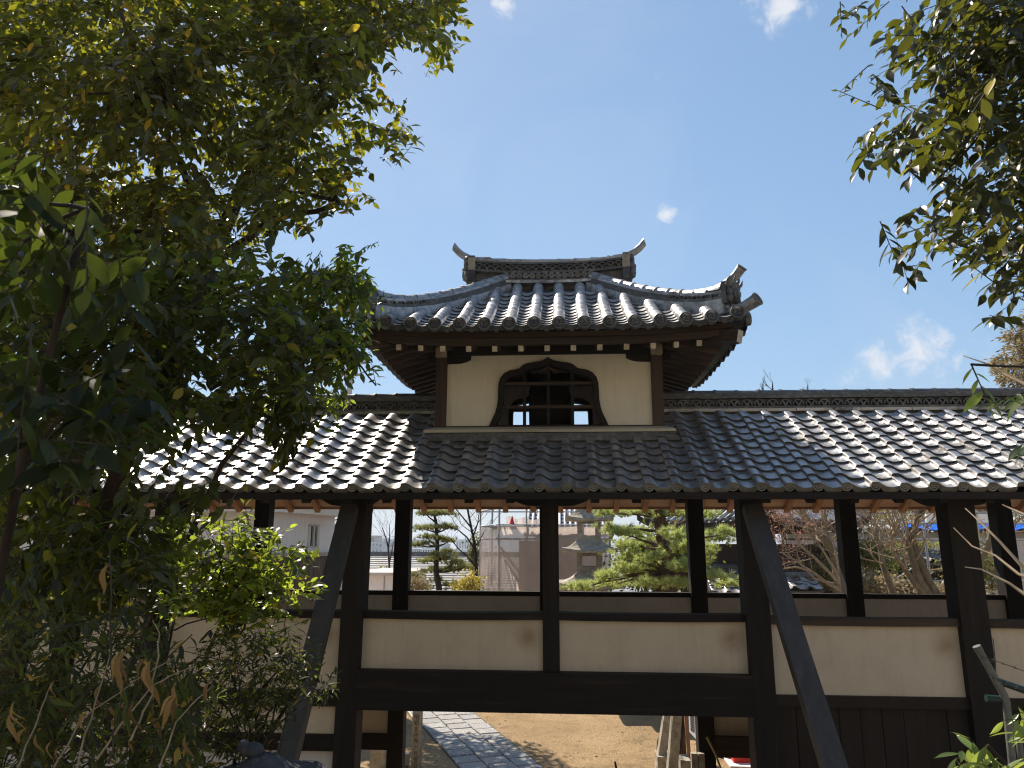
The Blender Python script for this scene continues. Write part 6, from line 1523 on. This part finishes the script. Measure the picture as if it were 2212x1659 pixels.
# ---- pines
def needle_tmpl(n, L, w_, cone=.9, seed=1):
    q = np.random.default_rng(seed); V, F = [], []
    for i in range(n):
        a = q.uniform(0, 6.283); t = q.uniform(.15, cone); d = np.array([math.sin(t)*math.cos(a), math.cos(t), math.sin(t)*math.sin(a)]); o = np.cross(d, q.normal(size=3)); o = o/np.linalg.norm(o)*w_; l = L*q.uniform(.75, 1.1); b = np.array([0, q.uniform(-.25, .1)*L, 0])
        V += [b-o, b+o, b+d*l]; F.append((3*i, 3*i+1, 3*i+2))
    return np.array(V), np.array(F)
TUFT = needle_tmpl(34, 1., .035, 1.0, 4)
def tufts(par, P, size, mat, D=None, name='needles'):
    n = len(P); D = rng.normal(0, .55, (n, 3))+np.array([0, 0, .9]) if D is None else D
    M = leaf_mats(D, rng.normal(0, 1, (n, 3)), P, size*rng.uniform(.75, 1.25, n)); V, F = scatter(TUFT[0], TUFT[1], M)
    setp(link(name, npmesh(name, V-np.array(WP[par]), F, mat), par, WP[par]), kind='stuff')
# black pine in the middle opening
BP = thing('black_pine', (at(1443, 1276, 14.5).x, 14.5, 0), 'bushy pine with scaly trunk and bright needle tufts behind the lantern', 'pine tree')
tp = [at(x, y, 14.5) for x, y in ((1444, 1290), (1441, 1240), (1436, 1190), (1430, 1150), (1425, 1118), (1420, 1080), (1416, 1040))]
tp = [Vector((tp[0].x+.05, 14.5, 0))]+tp
limb('trunk', tp, .16, .085, BP, BARKP, 14)
def plates(par, pts, r0, n):                        # bark plates standing proud of the trunk
    m = MB()
    for k in range(n):
        i = rnd.uniform(1, len(pts)-1.01); p = pts[int(i)].lerp(pts[int(i)+1], i-int(i)); a = rnd.uniform(0, 6.28); r = r0*(1-.07*i)
        d = Vector((math.cos(a), math.sin(a), 0)); s = Vector((-d.y, d.x, 0)); w_, h = rnd.uniform(.015, .035), rnd.uniform(.03, .07); c = p+d*r
        m.add([c-s*w_-Vector((0, 0, h)), c+s*w_-Vector((0, 0, h*.8)), c+s*w_*.8+Vector((0, 0, h)), c-s*w_*.9+Vector((0, 0, h*.9)), c+d*.02], [(0, 1, 4), (1, 2, 4), (2, 3, 4), (3, 0, 4)])
    setp(part('bark_plates', m, BARKP, par, origin=pts[0]), kind='stuff')
plates(BP, tp, .155, 420)
pads = [(1308, 1108, 22, 9), (1345, 1108, 34, 10), (1390, 1104, 26, 9), (1465, 1108, 40, 12), (1520, 1112, 24, 10), (1318, 1142, 24, 9), (1345, 1150, 30, 10), (1380, 1152, 30, 14), (1350, 1178, 28, 9), (1395, 1175, 30, 10), (1460, 1155, 26, 12), (1480, 1180, 30, 14), (1545, 1160, 34, 14), (1565, 1150, 16, 10), (1530, 1190, 26, 12), (1360, 1200, 30, 10), (1410, 1205, 30, 10),
        (1352, 1226, 30, 12), (1385, 1235, 34, 12), (1312, 1246, 26, 10), (1320, 1262, 44, 10), (1255, 1268, 34, 9), (1400, 1262, 30, 10), (1478, 1225, 30, 12), (1470, 1262, 30, 10), (1535, 1245, 34, 10), (1570, 1262, 26, 8), (1425, 1215, 24, 9), (1510, 1215, 22, 10)]
P, D = [], []
for i, (x, y, hw, hh) in enumerate(pads):
    Y = 14.5+rnd.uniform(-1.1, .8)
    if 1405 < x < 1455 and y > 1110: Y = 14.3+.7*(i % 2)
    a = tp[min(6, max(2, int((1290-y)/36)))]; c = at(x, y+hh*.4, Y)
    limb('branch', bend(a, c, .04, 7, .10), .035, .010, BP, BARKP, 7)
    n = int(hw*hh*.14)+10; q = np.array(c)
    for k in range(n):
        u, v, w_ = rnd.gauss(0, .5), rnd.gauss(0, .45), rnd.gauss(0, .5)
        P.append(q+np.array([u*hw, w_*hw*.8, v*hh+hh*.4])*14.5/FPX); D.append((u*1.0+rnd.gauss(0, .3), w_*.8+rnd.gauss(0, .3)-.15, .75+rnd.gauss(0, .3)))
tufts(BP, np.array(P), .125, NEED, np.array(D))
# cloud-pruned pine further back
NP_ = thing('pruned_pine', (at(948, 1276, 26).x, 26, 0), 'slim cloud-pruned pine with flat tiered pads against the hazy town', 'pine tree')
tp = [at(x, y, 26) for x, y in ((951, 1290), (947, 1262), (942, 1235), (943, 1210), (945, 1180), (943, 1150), (942, 1128), (938, 1112))]; tp = [Vector((tp[0].x, 26, 0))]+tp
limb('trunk', tp, .13, .045, NP_, BARK, 10); P, D = [], []
for (x, y, hw, hh) in [(920, 1107, 24, 6), (962, 1106, 24, 6), (940, 1104, 20, 5), (918, 1138, 24, 6), (955, 1136, 28, 6), (968, 1136, 16, 5), (921, 1157, 18, 5), (971, 1165, 22, 5), (950, 1160, 12, 5), (903, 1175, 12, 5), (920, 1171, 14, 4), (966, 1189, 20, 5), (928, 1208, 32, 6), (960, 1203, 28, 7), (985, 1212, 20, 7), (944, 1196, 16, 5), (938, 1228, 32, 7), (985, 1226, 32, 6), (1005, 1222, 18, 5), (918, 1266, 18, 6), (972, 1260, 26, 6), (945, 1250, 16, 5), (990, 1268, 20, 6)]:
    Y = 26+rnd.uniform(-.5, .5); c = at(x, y+3, Y); a = min(tp, key=lambda p: abs(p.z-(c.z-.15))); limb('branch', bend(a, c, -.05, 6, .05), .04, .015, NP_, BARK, 6); q = np.array(c)
    for k in range(int(hw*hh*.32)+6):
        u, v, w_ = rnd.gauss(0, .48), rnd.gauss(0, .4), rnd.gauss(0, .5); P.append(q+np.array([u*hw, w_*hw, v*hh-u*u*2])*26/FPX); D.append((u*.8, w_*.8, .9))
tufts(NP_, np.array(P), .15, NEEDD, np.array(D)+rng.normal(0, .25, (len(P), 3)))

# ---- bare trees: recursive branching, all tubes joined as one set of limbs, the thick ones separate
def bare(name, label, base, heads, r0, depth, seed, mat=BARKM, spread=.55, tips=None, lenk=.72, group=None, twigmat=None, cat='tree', seglen=.9, tipn=0, up=.15):
    q = random.Random(seed); t = thing(name, base, label, cat, group); m = MB(); ends = []
    def grow(p, d, l, r, dep):
        n = 3; pts = [p]; dd = d.copy()
        for i in range(n):
            dd = (dd+Vector((q.gauss(0, .14), q.gauss(0, .14), q.gauss(0, .10)+up*.2))).normalized(); pts.append(pts[-1]+dd*l/n)
        m.tube(pts, [r, r*.9, r*.8, r*.68], 5 if r > .015 else 3, cap=False)
        if dep == 0: ends.append((pts[-1], dd)); return
        for c in range(q.choice((2, 2, 3))):
            ax = Vector((q.gauss(0, 1), q.gauss(0, 1), q.gauss(0, .6))).normalized()
            nd = (dd+ax*spread*q.uniform(.6, 1.4)+Vector((0, 0, up))).normalized(); grow(pts[-1 if c < 2 else 2], nd, l*lenk*q.uniform(.75, 1.2), max(.0028, r*.62), dep-1)
    for hpts, rr in heads:
        limb('trunk' if rr[0] > .05 else 'limb', hpts, rr[0], rr[1], t, mat, 9)
        k = len(hpts)
        for i in range(max(1, k//2), k):
            p = hpts[i]; d = (hpts[i]-hpts[i-1]).normalized(); rad = rr[0]+(rr[1]-rr[0])*i/(k-1)
            for _ in range(2 if i < k-1 else 3):
                ax = Vector((q.gauss(0, 1), q.gauss(0, .8), q.gauss(0, .6))).normalized(); grow(p, (d*.6+ax*.9+Vector((0, 0, up))).normalized(), seglen*q.uniform(.6, 1.2), max(.006, min(.028, rad*.36)), depth)
    setp(part('twigs', m, twigmat or mat, t), kind='stuff')
    if tips:
        P = np.array([tuple(e[0]) for e in ends]); k = tipn
        Pp = np.repeat(P, k, 0)+rng.normal(0, .05, (len(P)*k, 3)); M = leaf_mats(rng.normal(0, 1, (len(Pp), 3)), rng.normal(0, 1, (len(Pp), 3)), Pp, rng.uniform(.03, .06, len(Pp)))
        V, F = scatter(small_v, small_f, M); setp(link('buds', npmesh('buds', V-np.array(WP[t]), F, tips), t, WP[t]), kind='stuff')
    return t
def tr_(Y, *pts): return [at(x, y, Y) for x, y in pts]
def rooted(ps): return [Vector((ps[0].x+.1, ps[0].y, 0))]+ps
bare('maple_tree', 'bare mossy maple with two limbs leaning left beside the second rear post', (at(1812, 1276, 16).x, 16, 0),
     [(rooted(tr_(16, (1815, 1285), (1808, 1240), (1802, 1196), (1788, 1178), (1768, 1149), (1747, 1128), (1734, 1107), (1722, 1080))), (.105, .05)), (tr_(16, (1803, 1205), (1792, 1180), (1786, 1160), (1780, 1135), (1779, 1108), (1776, 1070)), (.08, .045))], .1, 3, 3, twigmat=TWIGL, seglen=.7)
bare('maple_tree', 'low maple of many thin pale branches with reddish buds beside the brace', (at(1835, 1290, 15).x, 15, 0),
     [(rooted(tr_(15, (1832, 1290), (1820, 1268), (1795, 1240), (1760, 1205), (1730, 1180), (1715, 1150), (1710, 1120))), (.05, .015)), (tr_(15, (1826, 1280), (1790, 1262), (1755, 1235), (1720, 1225), (1695, 1228)), (.04, .012)), (tr_(15, (1825, 1278), (1800, 1225), (1775, 1185), (1760, 1160)), (.04, .012)), (tr_(15, (1828, 1280), (1815, 1240), (1806, 1200), (1800, 1170)), (.04, .012)), (tr_(15, (1800, 1262), (1760, 1250), (1725, 1215), (1690, 1195)), (.03, .01))],
     .05, 3, 5, mat=TWIGL, tips=REDB, tipn=3, spread=.6, seglen=.42, lenk=.7)
bare('maple_tree', 'twisting pale maple leaning left in the right opening', (at(1930, 1290, 16.5).x, 16.5, 0),
     [(rooted(tr_(16.5, (1930, 1285), (1917, 1249), (1906, 1216), (1903, 1192), (1896, 1168), (1888, 1150))), (.085, .04)), (tr_(16.5, (1903, 1185), (1916, 1172), (1930, 1158), (1940, 1145), (1942, 1125)), (.05, .025))], .08, 3, 8, twigmat=TWIGL, tips=REDB, tipn=1, seglen=.7)
bare('maple_tree', 'thick mossy maple with three crossing trunks before the silver shed roof', (at(2020, 1295, 15.5).x, 15.5, 0),
     [(rooted(tr_(15.5, (2032, 1295), (2020, 1278), (2007, 1257), (1991, 1220), (1981, 1192), (1970, 1163), (1976, 1135), (1982, 1108), (1990, 1080))), (.095, .055)), (tr_(15.5, (2012, 1295), (2003, 1278), (1984, 1249), (1974, 1216), (1964, 1179), (1950, 1165)), (.09, .06)), (tr_(15.5, (2006, 1293), (1979, 1262), (1958, 1234), (1939, 1208), (1932, 1190)), (.07, .035)), (tr_(15.5, (1978, 1120), (1992, 1108), (2004, 1098), (2015, 1085)), (.05, .035))], .1, 3, 12, twigmat=TWIGL, seglen=.7)
bare('maple_tree', 'mossy maple limb rising right of the last front post', (at(2110, 1290, 14.5).x, 14.5, 0),
     [(rooted(tr_(14.5, (2105, 1290), (2112, 1240), (2122, 1200), (2135, 1180), (2140, 1150), (2144, 1110))), (.085, .04))], .1, 3, 15, twigmat=TWIGL, seglen=.7)
bare('bare_tree', 'dark leafless tree with fine branches left of the wrapped scaffold', (at(1033, 1290, 25).x, 25, 0),
     [(rooted(tr_(25, (1034, 1280), (1030, 1240), (1026, 1180), (1020, 1150), (1014, 1120), (1008, 1090))), (.075, .03)), (tr_(25, (1030, 1228), (1012, 1205), (990, 1185), (975, 1165)), (.035, .014)), (tr_(25, (1028, 1190), (1008, 1160), (990, 1145), (975, 1138)), (.035, .014)), (tr_(25, (1018, 1140), (1000, 1118), (985, 1100), (975, 1080)), (.03, .012)), (tr_(25, (1022, 1160), (1032, 1130), (1036, 1100)), (.03, .012))], .08, 3, 21, mat=BARK, seglen=.8)
bare('bare_tree', 'thin leafless young tree between the left post and the outbuilding', (at(841, 1250, 36).x, 36, -1),
     [([Vector((at(842, 1240, 36).x, 36, -1))]+tr_(36, (842, 1240), (840, 1205), (838, 1180), (833, 1160), (826, 1140)), (.07, .02)), (tr_(36, (841, 1215), (846, 1195), (850, 1170)), (.04, .015)), (tr_(36, (839, 1185), (842, 1160), (841, 1135)), (.04, .015))], .05, 2, 31, mat=BARK, seglen=.7)
for i, (x, y, Y, h, lab) in enumerate(((1669, 832, 30, .9, 'bare twiggy treetop showing above the right ridge near the tower'), (1648, 834, 30, .5, 'tiny bare twig tip above the ridge beside the tower eave'), (1745, 838, 32, .5, 'small forked bare treetop above the middle of the right ridge'))):
    p = at(x, y+12, Y); t0 = Vector((p.x, Y, 0)); top = at(x, y-6, Y)
    bare('bare_treetop', lab, tuple(t0), [([t0, Vector((p.x, Y, p.z-2)), p, top], (.10, .015))], .05, 2, 40+i, mat=BARK, seglen=h*.3, up=.3)

# ---- bushes and woods behind
def bush(name, label, cat, cx, cy, Y, hw, hh, n, size, mat, kind=None, tmpl=(small_v, small_f), z0=None, flat=1.0):
    c = at(cx, cy, Y); k = Y/FPX
    u = rng.normal(0, .5, (n, 3)); P = np.array(c)+u*np.array([hw, hw*.8, hh])*k
    P = P[P[:, 2] > -27]
    M = leaf_mats(rng.normal(0, 1, (len(P), 3))+np.array([0, 0, -.2]), rng.normal(0, 1, (len(P), 3)), P, size*rng.uniform(.6, 1.3, len(P)))
    V, F = scatter(tmpl[0], tmpl[1], M)
    if kind == 'stuff':
        o = link(name, npmesh(name, V-np.array((c.x, Y, 0)), F, mat), None, (c.x, Y, 0)); return setp(o, label, cat, kind='stuff')
    t = thing(name, (c.x, Y, 0), label, cat); setp(link('foliage', npmesh('foliage', V-np.array(WP[t]), F, mat), t, WP[t]), kind='stuff')
    for s in range(4):
        b = Vector((c.x+rnd.uniform(-.2, .2)*hw*k, Y, min(0, c.z-1))); e = P[rnd.randrange(len(P))]; limb('stem', bend(b, e, .02), .03, .008, t, BARK, 6)
    return t
bush('yellow_shrub', 'bright yellow-leaved shrub at the left foot of the wrapped scaffold', 'shrub', 1015, 1262, 22, 26, 22, 900, .085, YEL)
bush('winter_shrub', 'rusty brown twiggy shrub under the pruned pine', 'shrub', 900, 1262, 24, 26, 16, 900, .08, RUS)
bush('olive_shrub', 'small olive shrub above the rusty one beside the left rear post', 'shrub', 897, 1243, 25, 16, 8, 350, .08, OLV)
bush('ivy_thicket', 'ivy-clad dark thicket behind the bare tree beside the scaffold', 'shrub', 1025, 1195, 26.5, 15, 40, 1300, .09, OLV)
bush('yellow_shrub', 'small yellowish bush below the pruned pine between its trunk and the scaffold', 'shrub', 990, 1266, 23.5, 16, 10, 350, .08, YEL)
bush('olive_shrub', 'olive bush at the foot of the thin young tree beyond the outbuilding', 'shrub', 832, 1232, 38, 14, 10, 300, .1, OLV)
bush('garden_hedge', 'dark shaded hedge mass behind the pine needles', 'hedge', 1420, 1215, 18, 70, 55, 6000, .12, LF_N)
bush('ivy_thicket', 'ivy hanging down the right end of the white storehouse', 'ivy', 727, 1150, 21.5, 5, 38, 260, .08, LF_N)
for i, (x, y, Y, hw, hh, n, m_, lab) in enumerate(((1700, 1085, 33, 70, 38, 1500, OLV, 'yellowish evergreen crown above the temple gate'), (1830, 1110, 31, 90, 45, 2200, OLV, 'pale olive tree crown behind the first bare maple'), (1960, 1100, 34, 90, 40, 2000, OLV, 'olive tree crown behind the hoarding'), (2110, 1100, 30, 80, 60, 2200, RUS, 'brownish tree crown behind the right end of the tarpaulin'), (2260, 1110, 28, 70, 70, 1600, OLV, 'olive tree crown at the far right edge'))):
    bush('background_tree', lab, 'tree', x, y, Y, hw, hh, n, .17, m_)
for (x, y, Y, hw, hh, n, m_, lab) in ((1870, 1200, 20, 60, 34, 3200, OLV, 'pale olive shrub below the boundary wall between the maples'), (1790, 1240, 18.5, 44, 30, 2000, OLV, 'olive shrub behind the thin pale maple'), (2110, 1225, 19, 60, 50, 3600, OLV, 'dark evergreen shrub right of the last front post'), (1890, 1262, 18, 60, 20, 1800, RUS, 'rusty undergrowth at the foot of the maples'), (2050, 1272, 17.5, 55, 11, 1000, RUS, 'low brown undergrowth before the shed'), (1965, 1178, 22, 50, 10, 900, OLV, 'leafy yellowish shrub over the shed ridge'), (1945, 1232, 22, 16, 24, 800, LF_N, 'small dark evergreen shrub beside the shed wall')):
    bush('garden_shrub', lab, 'shrub', x, y, Y, hw, hh, n, .085, m_)
# broadleaf tree in the courtyard, standing behind the left gate post; its leafy shade lies on the path
p = at(766, 1270, 18.6)
ST = thing('courtyard_tree', (p.x, 18.6, 0), 'small broadleaf courtyard tree standing behind the left gate post and brace', 'tree')
limb('trunk', [Vector((p.x, 18.6, 0)), Vector((p.x+.05, 18.6, 2.5)), Vector((p.x-.05, 18.6, 4.6)), Vector((p.x+.1, 18.6, 6.2))], .13, .05, ST, BARK, 9)
n = 3600; u = unit(rng.normal(0, 1, (n, 3)))*rng.random((n, 1))**.45; P = np.array([p.x+.35, 18.4, 6.0])+u*np.array([1.75, 1.6, 1.25])
M = leaf_mats(rng.normal(0, 1, (n, 3))+np.array([0, 0, -.5]), rng.normal(0, .7, (n, 3))+np.array([0, 0, 1.]), P, rng.uniform(.14, .2, n)); V, F = scatter(small_v, small_f, M)
setp(link('foliage', npmesh('foliage', V-np.array(WP[ST]), F, LF_S), ST, WP[ST]), kind='stuff')
for k in range(7): limb('branch', bend((p.x, 18.6, 4.2+.25*k), P[k*91], .05), .04, .012, ST, BARK, 6)
# conifer behind the ridge at the right edge
CF = thing('conifer', (at(2225, 900, 30).x, 30, 0), 'brownish conifer rising behind the ridge at the right edge', 'conifer')
ct = at(2225, 640, 30); limb('trunk', [Vector((ct.x, 30, 0)), Vector((ct.x, 30, 6)), ct], .3, .05, CF, BARK, 10)
P, D = [], []
for (x, y, hw, hh) in [(2190, 725, 22, 14), (2220, 700, 24, 16), (2205, 750, 30, 12), (2170, 775, 22, 8), (2150, 785, 12, 6), (2185, 790, 26, 9), (2215, 780, 24, 14), (2175, 815, 24, 8), (2160, 800, 16, 7), (2200, 820, 30, 12), (2230, 810, 30, 22), (2195, 845, 30, 10), (2235, 740, 30, 30), (2180, 842, 22, 7), (2250, 670, 24, 24)]:
    Y = 30+rnd.uniform(-1, .8); c = at(x, y, Y); limb('branch', bend((ct.x, 30, c.z+.3), c, .03, 5), .05, .01, CF, BARK, 6); q = np.array(c)
    for k in range(int(hw*hh*.75)): u = rng.normal(0, .45, 3); P.append(q+u*np.array([hw, hw, hh])*30/FPX); D.append((u[0]-.4, u[1], -.25+u[2]*.5))
M = leaf_mats(np.array(D)+rng.normal(0, .4, (len(P), 3)), rng.normal(0, 1, (len(P), 3)), np.array(P), rng.uniform(.12, .26, len(P))); V, F = scatter(small_v*np.array([.7, 1, 1]), small_f, M)
setp(link('foliage', npmesh('foliage', V-np.array(WP[CF]), F, CON), CF, WP[CF]), kind='stuff')

# fallen leaves on the courtyard earth and along the edges of the path
n = 900; lx = rng.uniform(-5, 5, n); ly = 11+rng.random(n)**1.4*11; yaw = rng.uniform(0, 6.28, n)
half = n//3; sd = rng.uniform(-13, 6, half); of = np.where(rng.random(half) < .5, rng.normal(-.53, .07, half), rng.normal(.95, .08, half))
lx[:half] = po.x+pd.x*sd+pn.x*of; ly[:half] = po.y+pd.y*sd+pn.y*of
M = leaf_mats(np.stack([np.cos(yaw), np.sin(yaw), rng.normal(0, .12, n)], 1), np.stack([rng.normal(0, .2, n), rng.normal(0, .2, n), np.ones(n)], 1), np.stack([lx, ly, np.full(n, .012)], 1), rng.uniform(.03, .075, n))
V, F = scatter(small_v, small_f, M); setp(link('leaf_litter', npmesh('leaf_litter', V, F, RUS)), 'dry fallen leaves scattered on the courtyard earth', 'leaf litter', kind='stuff')

# ------------------------------------------------------------------ the air: one closed box of thin even haze
hm = bpy.data.materials.new('thin haze'); hm.use_nodes = True; ht = hm.node_tree; ht.nodes.clear()
ho = ht.nodes.new('ShaderNodeOutputMaterial'); hv_ = ht.nodes.new('ShaderNodeVolumePrincipled')
hv_.inputs['Color'].default_value = (.80, .88, 1.0, 1); hv_.inputs['Density'].default_value = 0.00045; hv_.inputs['Anisotropy'].default_value = .2
ht.links.new(hv_.outputs[0], ho.inputs['Volume'])
hz = part('haze', MB().box(-14600, 14600, -130, 12600, -30, 104), hm, None, origin=(0, 6000, 0)); setp(hz, 'thin bluish haze over the distant town', 'haze', kind='stuff')
SC.cycles.volume_bounces = 0
